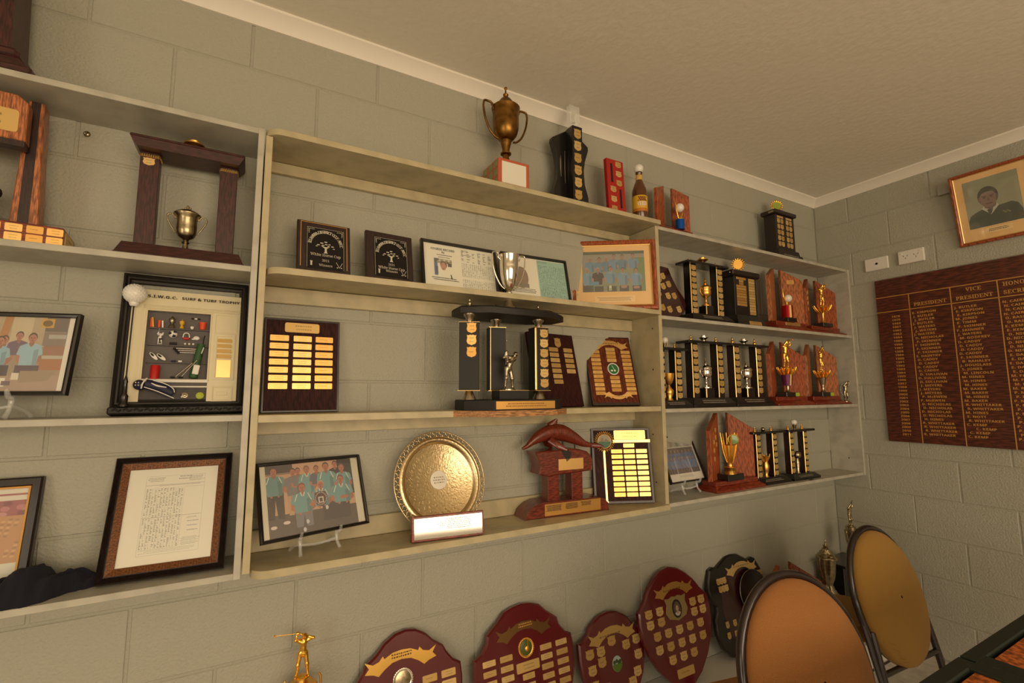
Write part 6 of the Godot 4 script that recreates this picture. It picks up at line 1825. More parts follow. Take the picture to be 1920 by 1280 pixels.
	golfer(t, golfer_finish(), 0.14, MATS.gold, v3(-0.02, 0.186, 0.026), 10)
	t = thing("golfer_figurine", "tiny bright golfer figurine standing alone at the far right end of its board", "figurine", v3(2.772, R[2], 0.125))
	part(t, "base", prism(0.045, 0.038, 0.04, 0.034, 0.012), MATS.timber_h)
	golfer(t, golfer_finish(), 0.115, MATS.old_silver, v3(0.0, 0.0125, 0.0), -20)
	part(t, "club_ring", MB.new().add(tube(ring_pts(0.034, 24).slice(5, 22), 0.0012, 6, 1)), MATS.acrylic, T(-0.02, 0.085, 0.0))
	# --- bottom board
	t = lean("framed_photo", "small black photo frame of a team in blue, beside the cream panel", "picture frame", v3(1.455, 0.945, 0.075), 3.4, 22.1, 0.012)
	frame(t, 0.25, 0.219, [0, -0.012, 0, 0.002, 0.003, 0.003, 0.0065, 0.002, 0.008, -0.002], MATS.black)
	sheet(t, "photograph", -0.118, 0.008, 0.118, 0.21, -0.005, print_mat("photo_crowd", photo_crowd()))
	pane(t, 0.25, 0.219, 0.007, -0.0025)
	easel("clear plastic easel under the small team photo beside the cream panel", v3(1.455, R[1], 0.06), 3.0, 0.11)
	t = twin_boards("large reddish timber board pair with tall gold cup and green disc", v3(1.735, R[1], 0.082), 1.0, {"wood": MATS.timber_r, "tip": 0.362, "sh": 0.282, "bw": 0.365, "bh": 0.045, "w": 0.135, "gap": 0.018, "crests": [[0.02, 0.235], [0.02, 0.2], [-0.012, 0.18], [0.03, 0.165], [-0.012, 0.14], [-0.012, 0.1]]})
	cup_block(t, 0.118, 0.03, 0.06, T(-0.03, 0.045, 0.024))
	var gc := part(t, "gold_cup", lathe(L([0.0001, 0, 0.028, 0, 0.028, 0.003, 0.023, 0.006, 0.023, 0.024, 0.028, 0.028, 0.028, 0.031, 0.013, 0.034, 0.011, 0.05, 0.014, 0.056, 0.02, 0.08, 0.026, 0.11, 0.029, 0.135, 0.0001, 0.12]), 26), MATS.gold_soft, T(-0.03, 0.075, 0.024))
	for i in 6:
		var a := TAU * i / 6.0 + 0.4
		var d := v3(sin(a), 0, cos(a))
		part(gc, "cup_rib", tube([d * 0.013 + v3(0, 0.05, 0), d * 0.027 + v3(0, 0.10, 0), d * 0.034 + v3(0, 0.15, 0), d * 0.039 + v3(0, 0.192, 0)], [0.003, 0.0045, 0.005, 0.0015], 7, 4), MATS.gold)
	part(gc, "green_disc", lathe(L([0.0001, 0, 0.026, 0, 0.026, 0.003, 0.0225, 0.0045, 0.021, 0.003, 0.0001, 0.003]), 26), MATS.gold, TR(v3(-0.002, 0.163, 0.026), v3(90, -38, 0)))
	part(gc, "disc_face", lathe(L([0.0001, 0, 0.021, 0, 0.021, 0.0036, 0.0001, 0.0042]), 26), mat("disc_green", Color(0.30, 0.52, 0.20), 0.25, 0, {"coat": 0.6}), TR(v3(-0.002, 0.163, 0.026), v3(90, -38, 0)))
	t = column_trophy("small dark column trophy with gold petal cup, beside the large timber board pair", v3(2.015, R[1], 0.085), 0.275, [-0.075, 0.062], 0.036, 0.032, 0.252, {"wood": MATS.darkwood, "n": 7, "ch": 0.025, "pitch": 0.031, "depth": 0.10})
	part(t, "stud_ball", sphere(0.0105, 14), MATS.old_silver, T(-0.005, 0.272, 0))
	part(t, "gold_cup", MB.new().add(lathe(L([0.0001, 0, 0.013, 0, 0.008, 0.01, 0.014, 0.03, 0.017, 0.055, 0.01, 0.078, 0.0001, 0.08]), 18)).add(fluted_cup(0.045, 0.009, 0.024, 7), T(0, 0.072, 0)), MATS.gold_soft, T(-0.012, 0.032, 0.008))
	t = column_trophy("small dark column trophy with ball on top, rightmost on the bottom board", v3(2.29, R[1], 0.092), 0.245, [-0.072, 0.058], 0.034, 0.03, 0.252, {"wood": MATS.darkwood, "n": 7, "ch": 0.025, "pitch": 0.031, "depth": 0.10})
	ball_holder(t, v3(-0.012, 0.264, 0.0), 1.0, MATS.old_silver)
	part(t, "silver_cup", MB.new().add(lathe(L([0.0001, 0, 0.013, 0, 0.008, 0.012, 0.013, 0.05, 0.008, 0.078, 0.0001, 0.08]), 18)).add(sphere(0.021, 18), T(0, 0.096, 0)), MATS.old_silver, T(-0.018, 0.03, 0.008))
	var tg := thing("tag", "small dark tag lying on the bottom board near its front edge", "tag", v3(2.29, R[1], 0.158), 8.0)
	part(tg, "card", box(0.032, 0.003, 0.012, 0.001), MATS.black)

func gold_petal_cup(t: Node3D, at: Vector3, s: float, fig: ArrayMesh, fh: float) -> void:
	part(t, "stem", MB.new().add(lathe(L([0.0001, 0, 0.022, 0, 0.014, 0.005, 0.009, 0.02, 0.007, 0.05, 0.010, 0.062, 0.0001, 0.064]), 20)), MATS.gold_soft, T(at.x, at.y, at.z))
	part(t, "petals", fluted_cup(0.046, 0.017, 0.048, 12), MATS.gold, T(at.x, at.y + 0.062, at.z))
	golfer(t, fig, fh, MATS.gold, at + v3(0, 0.098, 0), -10)

func topper(t: Node3D, at: Vector3, r: float, green: bool) -> void:
	var m := MB.new()
	m.add(lathe(L([0.0001, 0, 0.012, 0, 0.008, 0.005, 0.005, 0.014, 0.0001, 0.015]), 16))
	for i in 16:
		var a := TAU * i / 16.0
		var d := v3(cos(a), sin(a))
		m.add(tube([d * r * 0.72, d * r * 0.95 + v3(0, 0, 0.002), d * r * 1.08], [0.002, 0.0042, 0.001], 6, 3), T(0, r + 0.012, 0))
	m.add(tube(ring_pts(r * 0.72, 28), 0.0028, 6, 1), T(0, r + 0.012, 0))
	var o := part(t, "topper", m, MATS.gold, TR(at, v3(0, -35, 0)))
	part(o, "topper_disc", extr(ellipse(r * 0.7, r * 0.7, 26), 0.002, 0.0005), mat("glass_green", Color(0.62, 0.68, 0.28), 0.2, 0, {"coat": 0.5}) if green else MATS.gold_soft, T(0, r + 0.012, 0.0))

func photo_crowd() -> Image:
	var im := Image.create(400, 336, false, Image.FORMAT_RGB8)
	im.fill(Color(0.62, 0.62, 0.57))
	for i in 60:
		e_fill(im, (i * 67) % 400, (i * 31) % 66, 14, 10, [Color(0.48, 0.52, 0.42), Color(0.72, 0.72, 0.68), Color(0.56, 0.52, 0.48)][i % 3])
	im.fill_rect(Rect2i(0, 74, 400, 7), Color(0.78, 0.77, 0.72))
	im.fill_rect(Rect2i(0, 81, 400, 200), Color(0.36, 0.33, 0.31))
	var b := Color(0.36, 0.46, 0.62)
	for i in 9:
		man(im, 26 + i * 44, 114 + (i % 2) * 5, 24, b.darkened(0.06 * (i % 3)), Color(0.6, 0.47, 0.43), Color(0.34, 0.31, 0.3), {"len": 3.0, "w": 1.05})
	for i in 8:
		man(im, 46 + i * 44, 172 + (i % 2) * 5, 26, b.lightened(0.05 * (i % 3)), Color(0.6, 0.47, 0.43), Color(0.42, 0.4, 0.38), {"len": 2.6, "w": 1.05})
	for i in 60:
		p_fill(im, [(i * 41) % 400, 244, (i * 41) % 400 + 9, 244, (i * 41) % 400 + 4, 280], [Color(0.24, 0.21, 0.22), Color(0.44, 0.38, 0.38), Color(0.32, 0.27, 0.26)][i % 3])
	im.fill_rect(Rect2i(0, 280, 400, 56), Color(0.86, 0.85, 0.80))
	text_lines(im, 110, 296, 300, 312, 2, Color(0.6, 0.6, 0.56), 5)
	im.fill_rect(Rect2i(386, 0, 14, 336), Color(0.84, 0.83, 0.78))
	return im

# ---------------------------------------------------------------- things along the low white ledge
const LY := 0.115

func shield(label: String, p: Vector3, half: Array, material: Material, th := 0.022) -> Node3D:
	var t := lean("shield_trophy", label, "shield", p, 0, 12, th)
	part(t, "shield_board", extr(mirror(half), th, 0.006), material, T(0, 0, -th))
	return t

func low_ledge() -> void:
	var t := thing("golfer_trophy", "slim gold golfer trophy on the low ledge left of the maroon shields", "trophy", v3(-0.182, LY, 0.08))
	part(t, "base", MB.new().add(prism(0.13, 0.11, 0.11, 0.09, 0.04)), MATS.black)
	part(t, "column", box(0.07, 0.26, 0.05, 0.002), MATS.mahogany, T(0, 0.04, 0))
	part(t, "gold_urn", lathe(L([0.0001, 0, 0.026, 0, 0.018, 0.012, 0.012, 0.03, 0.03, 0.07, 0.04, 0.098, 0.042, 0.116, 0.032, 0.126, 0.014, 0.13, 0.013, 0.138, 0.0001, 0.139]), 26), MATS.gold_soft, T(0, 0.30, 0))
	for s in [-1, 1]:
		part(t, "urn_handle", tube([v3(0.036 * s, 0.40, 0), v3(0.05 * s, 0.405, 0), v3(0.05 * s, 0.43, 0), v3(0.043 * s, 0.44, 0)], 0.003, 6), MATS.gold_soft)
	golfer(t, golfer_follow(), 0.122, MATS.gold, v3(0.0, 0.438, 0.0), -4)
	# four maroon shields
	t = shield("wide maroon shield with bright gold ribbon and silver rimmed medallion", v3(0.135, LY, 0.125), [0, 0.478, 0.035, 0.472, 0.07, 0.452, 0.095, 0.427, 0.128, 0.405, 0.138, 0.385, 0.16, 0.357, 0.187, 0.342, 0.19, 0.30, 0.187, 0.25, 0.17, 0.18, 0.14, 0.11, 0.09, 0.04, 0.04, 0.008, 0, 0], MATS.maroon)
	part(t, "ribbon", ribbon(0.118, 0.002), mat("bright_gold", Color(1.0, 0.80, 0.42), 0.2, 1.0), T(-0.016, 0.398, 0))
	part(t, "ribbon_lettering", scribble(0.07, 0.016, 2, 61), mat("plate_ink_d", Color(0.36, 0.25, 0.10), 0.5, 0.3), T(-0.016, 0.411, 0.002))
	medal(t, v3(-0.014, 0.34, 0), 0.033, MATS.silver, MATS.old_silver)
	var pts := []
	for r in 6:
		for c in 4:
			pts.append([[-0.145, -0.082, 0.075, 0.14][c], 0.321 - r * 0.03])
	plates(t, pts, plate(0.05, 0.022), "dull")
	t = shield("wide maroon shield with dull brass ribbon and golf medallion over a long plate", v3(0.577, LY, 0.125), [0, 0.468, 0.04, 0.463, 0.076, 0.452, 0.105, 0.425, 0.15, 0.393, 0.155, 0.37, 0.178, 0.34, 0.205, 0.328, 0.21, 0.28, 0.205, 0.22, 0.185, 0.16, 0.15, 0.09, 0.1, 0.035, 0.04, 0.006, 0, 0], MATS.maroon)
	part(t, "ribbon", ribbon(0.117, 0.002), mat("brown_brass", Color(0.52, 0.38, 0.22), 0.35, 0.8), T(-0.002, 0.385, 0))
	part(t, "ribbon_lettering", scribble(0.065, 0.016, 2, 62), MATS.gold_ink, T(0.004, 0.399, 0.002))
	medal(t, v3(-0.001, 0.325, 0), 0.032, MATS.gold_soft, mat("medal_olive", Color(0.30, 0.34, 0.12), 0.35))
	part(t, "medal_ball", sphere(0.01, 14), MATS.gold_soft, TR(v3(0.002, 0.322, 0.004), O3, v3(1, 1, 0.4)))
	part(t, "medal_club", MB.new().add(box(0.003, 0.03, 0.002)), MATS.gold_soft, TR(v3(0.004, 0.324, 0.004), v3(0, 0, -8)))
	part(t, "long_plate", plate(0.096, 0.032), MATS.dull0, T(0.001, 0.266, 0))
	pts = []
	for r in 7:
		for c in 4:
			pts.append([[-0.152, -0.084, 0.083, 0.152][c], 0.309 - r * 0.031])
	plates(t, pts, plate(0.05, 0.019), "dull")
	plates(t, [[0.0, 0.235], [0.0, 0.205], [0.0, 0.175]], plate(0.05, 0.019), "dull")
	t = shield("smaller maroon shield with a curling brass ribbon and an oval green landscape badge", v3(0.985, LY, 0.105), [0, 0.352, 0.045, 0.345, 0.075, 0.33, 0.102, 0.312, 0.115, 0.29, 0.14, 0.272, 0.163, 0.268, 0.166, 0.21, 0.16, 0.15, 0.14, 0.1, 0.10, 0.045, 0.05, 0.01, 0, 0], MATS.maroon)
	part(t, "ribbon", ribbon(0.122, 0.002), MATS.dull2, T(0.004, 0.272, 0))
	plates(t, [[-0.003, 0.247], [0.068, 0.218], [0.125, 0.226], [-0.118, 0.223], [-0.063, 0.222], [0.124, 0.171], [-0.064, 0.185], [-0.115, 0.168], [0.107, 0.114], [-0.112, 0.115], [-0.06, 0.095], [0.03, 0.07], [-0.02, 0.06], [0.075, 0.085]], crest(0.042, 0.037), "dull", 0.0, "crest_plate")
	var im := Image.create(64, 80, false, Image.FORMAT_RGB8)
	im.fill(Color(0.66, 0.74, 0.74))
	im.fill_rect(Rect2i(0, 40, 64, 40), Color(0.34, 0.46, 0.16))
	for q in [[14, 30], [30, 26], [44, 34], [54, 30]]: e_fill(im, q[0], q[1], 9, 10, Color(0.2, 0.3, 0.14))
	part(t, "oval_badge", extr(ellipse(0.0245, 0.0285, 28), 0.0025, 0.0008), print_mat("badge_scene", im), T(0.008, 0.164, 0))
	t = shield("tall maroon shield with a central brass crest bearing a small oval portrait", v3(1.335, LY, 0.135), [0, 0.472, 0.05, 0.462, 0.096, 0.438, 0.14, 0.402, 0.155, 0.385, 0.17, 0.362, 0.20, 0.335, 0.212, 0.325, 0.216, 0.28, 0.208, 0.22, 0.185, 0.155, 0.145, 0.095, 0.09, 0.04, 0.03, 0.006, 0, 0], MATS.maroon)
	part(t, "ribbon", ribbon(0.118, 0.002), MATS.brass2, T(0.006, 0.383, 0))
	var cr := part(t, "centre_crest", crest(0.136, 0.098), mat("olive_brass", Color(0.66, 0.58, 0.38), 0.4, 0.6), T(0.004, 0.306, 0))
	part(cr, "portrait_ring", extr(ellipse(0.028, 0.036, 28), 0.002, 0.0005), MATS.brownblack, T(0, -0.002, 0.001))
	im = Image.create(64, 80, false, Image.FORMAT_RGB8)
	im.fill(Color(0.34, 0.27, 0.24))
	man(im, 32, 52, 34, Color(0.74, 0.70, 0.66), Color(0.74, 0.58, 0.50), Color(0.4, 0.34, 0.3), {"len": 1.4})
	part(cr, "oval_portrait", extr(ellipse(0.021, 0.028, 28), 0.0008), print_mat("shield_portrait", im), T(0, -0.002, 0.003))
	pts = []
	for r in 2:
		for x in [-0.161, -0.097, 0.108, 0.163]: pts.append([x, 0.311 - r * 0.04])
	for r in 2:
		for x in [-0.133, -0.068, -0.001, 0.065, 0.132]: pts.append([x, 0.223 - r * 0.05])
	for x in [-0.07, -0.004, 0.06]: pts.append([x, 0.123])
	plates(t, pts, crest(0.043, 0.036), "dull", 0.0, "crest_plate")
	part(t, "long_plate", plate(0.10, 0.034), MATS.dull2, T(-0.008, 0.066, 0))
	# black shield with a hanging dark tray-like disc
	t = shield("blackish shield with small crests and a dark silver rimmed disc in front", v3(1.80, LY, 0.105), [0, 0.445, 0.045, 0.44, 0.085, 0.42, 0.12, 0.402, 0.15, 0.41, 0.175, 0.40, 0.20, 0.35, 0.208, 0.32, 0.195, 0.27, 0.175, 0.24, 0.18, 0.215, 0.20, 0.19, 0.205, 0.13, 0.185, 0.07, 0.14, 0.025, 0.07, 0.004, 0, 0], MATS.black)
	part(t, "maroon_panel", extr(ellipse(0.14, 0.18, 32), 0.002, 0.001), MATS.maroon_d, T(0.0, 0.21, 0))
	part(t, "ribbon", ribbon(0.118, 0.002), MATS.dull1, T(0.05, 0.378, 0.001))
	pts = []
	for q in [[-0.135, 0.342], [-0.112, 0.342], [-0.09, 0.342], [-0.13, 0.308], [-0.107, 0.308], [-0.085, 0.308], [-0.133, 0.158], [-0.079, 0.156], [-0.024, 0.152], [-0.136, 0.114], [-0.083, 0.111], [-0.032, 0.110], [-0.087, 0.066], [-0.033, 0.063], [0.165, 0.33], [0.185, 0.33], [0.17, 0.295]]: pts.append(q)
	plates(t, pts, crest(0.026, 0.03), "dull", 0.002, "crest_plate")
	var dk := part(t, "dark_disc", lathe(L([0.0001, 0, 0.104, 0, 0.106, 0.004, 0.104, 0.008, 0.100, 0.006, 0.0001, 0.006]), 48), MATS.black, TR(v3(0.088, 0.262, 0.012), v3(90, 0, 0), v3(1, 1, 0.95)))
	part(dk, "silver_rim", tube(ring_pts(0.105, 48), 0.0016, 6, 1), MATS.pewter, TR(v3(0, 0.006, 0), v3(-90, 0, 0)))
	part(t, "disc_boss", cylinder(0.02, 0.011), MATS.black, TR(v3(0.088, 0.262, 0.001), v3(90, 0, 0)))
	var kb := thing("knob", "small round dark knob standing at the foot of the tall maroon shield", "knob", v3(1.41, LY, 0.215))
	part(kb, "knob", lathe(L([0.0001, 0, 0.02, 0, 0.016, 0.006, 0.026, 0.02, 0.024, 0.034, 0.012, 0.043, 0.0001, 0.045]), 20), MATS.black)
	# behind the chairs
	t = twin_boards("orange timber board pair whose two tips show above the tan chair", v3(2.13, LY, 0.105), 1.0, {"wood": MATS.timber_r, "bw": 0.80, "bh": 0.06, "w": 0.2, "tip": 0.358, "sh": 0.24, "gap": 0.03, "splay": 12.0})
	t = thing("lidded_cup_trophy", "silver lidded cup with a beaded lid on a tiered round plinth ringed with small plates", "trophy", v3(2.205, LY, 0.25))
	var pl := part(t, "plinth", lathe(L([0.0001, 0, 0.062, 0, 0.058, 0.02, 0.052, 0.03, 0.052, 0.225, 0.056, 0.23, 0.056, 0.236, 0.0001, 0.238]), 28), MATS.brownblack)
	for r in 4:
		for i in 11:
			var a := TAU * i / 11.0 + 0.1
			part(pl, "crest_plate", crest(0.026, 0.036), mat("silver_plate", Color(0.74, 0.70, 0.64), 0.4, 0.6), Transform3D(Basis(Vector3.UP, a), v3(sin(a) * 0.052, 0.205 - r * 0.045, cos(a) * 0.052)))
	var cp := part(t, "cup", lathe(L([0.0001, 0, 0.054, 0, 0.053, 0.006, 0.046, 0.012, 0.046, 0.018, 0.036, 0.026, 0.036, 0.032, 0.026, 0.042, 0.026, 0.05, 0.02, 0.058, 0.022, 0.068, 0.03, 0.09, 0.036, 0.125, 0.038, 0.165, 0.039, 0.185, 0.0001, 0.186]), 32), MATS.old_silver, T(0, 0.238, 0))
	part(cp, "lid", lathe(L([0.046, 0.183, 0.048, 0.187, 0.046, 0.192, 0.038, 0.196, 0.038, 0.203, 0.028, 0.21, 0.028, 0.216, 0.018, 0.224, 0.018, 0.23, 0.01, 0.236, 0.012, 0.244, 0.005, 0.252, 0.003, 0.262, 0.004, 0.27, 0.0001, 0.276]), 28), MATS.old_silver)
	for s in [-1, 1]:
		part(cp, "handle", tube([v3(0.04 * s, 0.176), v3(0.056 * s, 0.192), v3(0.062 * s, 0.165), v3(0.052 * s, 0.12), v3(0.034 * s, 0.09)], 0.0035, 7), MATS.old_silver)
	t = thing("column_trophy", "black square column trophy with silver cup and figures, in the corner behind chairs", "trophy", v3(2.60, LY, 0.14))
	part(t, "base", MB.new().add(box(0.25, 0.035, 0.17, 0.003)), MATS.black)
	part(t, "column", box(0.16, 0.27, 0.10, 0.002), MATS.black, T(-0.01, 0.035, -0.02))
	part(t, "grey_side", box(0.06, 0.20, 0.002), MATS.grey_card, T(0.03, 0.10, 0.0305))
	part(t, "top_board", box(0.25, 0.014, 0.14, 0.003), MATS.black, T(0, 0.305, -0.01))
	var cu := part(t, "cup", lathe(L([0.0001, 0, 0.026, 0, 0.024, 0.006, 0.012, 0.018, 0.01, 0.035, 0.02, 0.06, 0.028, 0.10, 0.031, 0.145, 0.033, 0.15, 0.026, 0.155, 0.026, 0.172, 0.016, 0.176, 0.0001, 0.177]), 26), MATS.old_silver, T(0.055, 0.319, 0.01))
	for s in [-1, 1]:
		part(cu, "handle", tube([v3(0.032 * s, 0.14), v3(0.046 * s, 0.15), v3(0.042 * s, 0.11), v3(0.024 * s, 0.065)], 0.003, 6), MATS.old_silver)
	golfer(t, golfer_finish(), 0.12, MATS.old_silver, v3(0.055, 0.494, 0.01), 0)
	golfer(t, golfer_finish(), 0.075, MATS.old_silver, v3(-0.035, 0.318, 0.035), 0)
	part(t, "ring_figure", MB.new().add(tube(ring_pts(0.03, 24), 0.0035, 7, 1), TR(v3(0, 0.075, 0), O3, v3(0.8, 1.15, 1))).add(lathe(L([0.0001, 0, 0.016, 0, 0.008, 0.012, 0.006, 0.04, 0.0001, 0.042]), 14)), MATS.old_silver, T(0.075, 0.035, 0.06))
	part(t, "ring_golfer", golfer_backswing(), MATS.old_silver, TR(v3(0.075, 0.082, 0.06), O3, Vector3.ONE * 0.05))

func medal(t: Node3D, at: Vector3, r: float, rim: Material, face: Material) -> void:
	var m := part(t, "medallion", lathe(L([0.0001, 0, r, 0, r, 0.003, r * 0.85, 0.0045, r * 0.78, 0.003, 0.0001, 0.003]), 30), rim, TR(at, v3(90, 0, 0)))
	part(m, "medallion_face", lathe(L([r * 0.78, 0.0031, r * 0.76, 0.0034, 0.0001, 0.0036]), 30), face)
	var rope := MB.new()
	for i in 32:
		var a := TAU * i / 32.0
		rope.add(sphere(r * 0.075, 7), T(cos(a) * r * 0.95, 0.0035, sin(a) * r * 0.95))
	part(m, "rope_edge", rope, rim)

# ---------------------------------------------------------------- right wall
func right_wall_things() -> void:
	# honour board; local x runs along the wall towards the camera
	var o := thing("honour_board", "large dark timber honour board with gilt columns of names on the right wall", "board", v3(RX - 0.001, 1.087, 0.912), -90.0)
	part(o, "board", MB.new().add(box(1.2, 0.911, 0.018, 0.0015), T(0, 0, 0.009)), mat("board_wood", Color(0.40, 0.185, 0.125), 0.38, 0, {"tex": "grain", "tri": Vector3(2.5, 18, 18), "coat": 0.15}))
	var gi := MATS.gold_ink as Material
	var z := 0.0182
	for y in [0.807, 0.722]:
		part(o, "gilt_line", box(1.2, 0.004, 0.0006), gi, T(0, y, z))
	for x in [-0.445, -0.268, -0.090, 0.09, 0.27, 0.45]:
		part(o, "gilt_line", box(0.0042, 0.807, 0.0006), gi, T(x, 0.0, z))
	letters(o, "heading", [["PRESIDENT", 0.0245, TR(v3(-0.356, 0.745, 0), O3, v3(0.98, 1, 1))], ["VICE", 0.0245, T(-0.179, 0.785, 0)], ["PRESIDENT", 0.0245, TR(v3(-0.179, 0.745, 0), O3, v3(0.98, 1, 1))], ["HONORARY", 0.0245, TR(v3(0.0, 0.785, 0), O3, v3(0.98, 1, 1))], ["SECRETARY", 0.0245, TR(v3(0.0, 0.745, 0), O3, v3(0.98, 1, 1))]], gi, T(0, 0, z), "Droid Serif", 700)
	var pr := expand([["E. KIRPSON", 1], ["J. BUTLER", 3], ["J. WATERS", 3], ["D. NICHOLAS", 1], ["F. SKINNER", 4], ["E. DAINTRY", 1], ["D. CADDY", 4], ["D. SULLIVAN", 3], ["J. MEYERS", 3], ["P. McEWEN", 2], ["D. NICHOLAS", 4], ["H. HINES", 1], ["R. WHITTAKER", 4]])
	var vp := expand([["J. BUTLER", 1], ["E. KIRPSON", 2], ["M. JONES", 1], ["E. TIMM", 1], ["F. SKINNER", 2], ["J. WATERS", 1], ["M. GODFREY", 1], ["D. CADDY", 4], ["F. SKINNER", 1], ["B. RAHALEY", 1], ["J. DOUGLASS", 1], ["S. JONES", 1], ["M. LINCOLN", 1], ["M. HINES", 3], ["M. BAKER", 2], ["M. HINES", 1], ["M. BAKER", 1], ["R. WHITTAKER", 2], ["M. HINES", 1], ["S. NOTT", 1], ["R. WHITTAKER", 1], ["C. KEMP", 1], ["      C. KEMP", 1], ["C. KEMP", 2]])
	var hs := expand([["N. CAIRNS", 4], ["O. RASDA", 2], ["E. KEMP", 2], ["D. NICHOLAS", 5], ["E. DAINTRY", 5], ["M. FLA", 3], ["M. RO", 1], ["P. NE", 12]])
	var items := []
	for r in 34:
		var y := 0.692 - r * 0.0197
		items.append([str(1978 + r), 0.0150, TR(v3(-0.512, y, 0), O3, v3(1.25, 1, 1)), HORIZONTAL_ALIGNMENT_CENTER])
	letters(o, "years", items, gi, T(0, 0, z), "Droid Sans", 700)
	for c in 3:
		items = []
		var l: Array = [pr, vp, hs][c]
		for r in 34:
			items.append([l[r], 0.0158, TR(v3([-0.437, -0.259, -0.081][c] + (0.004 * (r % 3)), 0.699 - r * 0.0197, 0), O3, v3(1.22, 1, 1)), HORIZONTAL_ALIGNMENT_LEFT])
		letters(o, "names", items, gi, T(0, 0, z), "Droid Sans", 700)
	# portrait
	o = lean("framed_portrait", "reddish framed portrait of a person in a green jumper on the right wall", "picture frame", v3(RX - 0.014, 2.094, 0.852), -90.0, -11.0, 0.014)
	frame(o, 0.298, 0.362, [0, -0.014, 0, 0.004, 0.003, 0.008, 0.009, 0.009, 0.013, 0.006, 0.015, 0.001], MATS.timber_r, -0.013)
	part(o, "gold_slip", moulding(0.268, 0.332, [0, 0.001, 0.001, 0.0025, 0.004, 0.001, 0.0045, -0.002]), MATS.gold_edge, T(0, 0.015, 0))
	sheet(o, "mount", -0.1315, 0.0175, 0.1315, 0.3445, -0.003, MATS.mat_board)
	sheet(o, "photograph", -0.102, 0.078, 0.095, 0.315, -0.0024, print_mat("photo_portrait", photo_portrait()))
	sheet(o, "caption_card", -0.05, 0.045, 0.05, 0.07, -0.0024, mat("caption", Color(0.95, 0.82, 0.57), 0.6))
	part(o, "caption_lettering", scribble(0.08, 0.014, 2, 71), MATS.ink, T(0, 0.0575, -0.0022))
	pane(o, 0.298, 0.362, 0.016, -0.0008)
	var b := thing("picture_rail", "short grey wooden batten fixed behind the portrait on the right wall", "batten", v3(RX, 2.393, 0.77), -90.0)
	part(b, "batten", MB.new().add(box(0.27, 0.05, 0.02, 0.002), T(0, 0, 0.01)), MATS.wall_b)
	# power outlets
	o = thing("wall_outlet", "white wall plate with one dark round socket, nearer the corner of the two", "outlet", v3(RX, 2.064, 0.327), -90.0)
	part(o, "face_plate", MB.new().add(box(0.117, 0.073, 0.013, 0.003), T(0, 0, 0.0065)), MATS.white)
	part(o, "socket", lathe(L([0.0001, 0, 0.0065, 0, 0.0065, 0.0015, 0.004, 0.002, 0.0001, 0.001]), 14), MATS.ink, TR(v3(0.002, 0.037, 0.0128), v3(90, 0, 0)))
	o = thing("wall_outlet", "white double power point with two sets of angled slots, below the portrait", "outlet", v3(RX, 2.066, 0.494), -90.0)
	part(o, "face_plate", MB.new().add(box(0.117, 0.074, 0.018, 0.003), T(0, 0, 0.009)), MATS.white)
	for s in [-1, 1]:
		for q in [[-0.007, 0.04, 28], [0.007, 0.04, -28], [0.0, 0.026, 0]]:
			part(o, "slot", box(0.0024, 0.0085, 0.0012, 0.0003), MATS.ink, TR(v3(s * 0.024 + q[0], q[1], 0.0178), v3(0, 0, q[2])))
		part(o, "switch", box(0.011, 0.008, 0.004, 0.001), MATS.white, T(s * 0.043, 0.054, 0.019))

func expand(a: Array) -> Array:
	var o := []
	for q in a:
		for i in q[1]: o.append(q[0])
	while o.size() < 34: o.append("")
	return o

func photo_portrait() -> Image:
	var im := Image.create(400, 480, false, Image.FORMAT_RGB8)
	im.fill(Color(0.56, 0.58, 0.46))
	for i in 40:
		im.fill_rect(Rect2i(0, i * 12, 400, 12), Color(0.55, 0.575, 0.45).lerp(Color(0.62, 0.62, 0.53), i / 40.0))
	var g := Color(0.17, 0.24, 0.15)
	p_fill(im, [0, 480, 4, 400, 24, 350, 70, 322, 130, 300, 240, 300, 330, 290, 372, 316, 396, 380, 400, 480], g)
	p_fill(im, [250, 330, 360, 340, 398, 420, 400, 480, 300, 480], g.darkened(0.15))
	p_fill(im, [112, 300, 140, 270, 222, 262, 240, 296, 176, 372], Color(0.74, 0.74, 0.70))
	p_fill(im, [150, 318, 196, 312, 186, 344, 170, 372, 156, 344], Color(0.24, 0.28, 0.26))
	p_fill(im, [128, 240, 226, 240, 222, 292, 176, 322, 136, 296], Color(0.44, 0.36, 0.32))
	e_fill(im, 172, 186, 76, 96, Color(0.17, 0.165, 0.15))
	e_fill(im, 172, 212, 62, 84, Color(0.52, 0.42, 0.38))
	p_fill(im, [108, 170, 120, 128, 170, 112, 226, 128, 236, 176, 222, 150, 170, 140, 124, 152], Color(0.19, 0.185, 0.17))
	e_fill(im, 108, 206, 10, 24, Color(0.45, 0.36, 0.33))
	e_fill(im, 236, 206, 10, 24, Color(0.42, 0.33, 0.30))
	for s in [-1, 1]:
		e_fill(im, 172 + s * 26, 196, 13, 5, Color(0.16, 0.12, 0.11))
		p_fill(im, [172 + s * 12, 182, 172 + s * 44, 178, 172 + s * 44, 185, 172 + s * 12, 188], Color(0.14, 0.12, 0.11))
	p_fill(im, [168, 200, 178, 200, 186, 232, 162, 232], Color(0.42, 0.33, 0.30))
	p_fill(im, [146, 256, 200, 256, 190, 266, 156, 266], Color(0.32, 0.20, 0.19))
	for i in 6: e_fill(im, 262 + i * 9, 366 + (i % 3) * 8, 5, 9, Color(0.46, 0.46, 0.22))
	return im

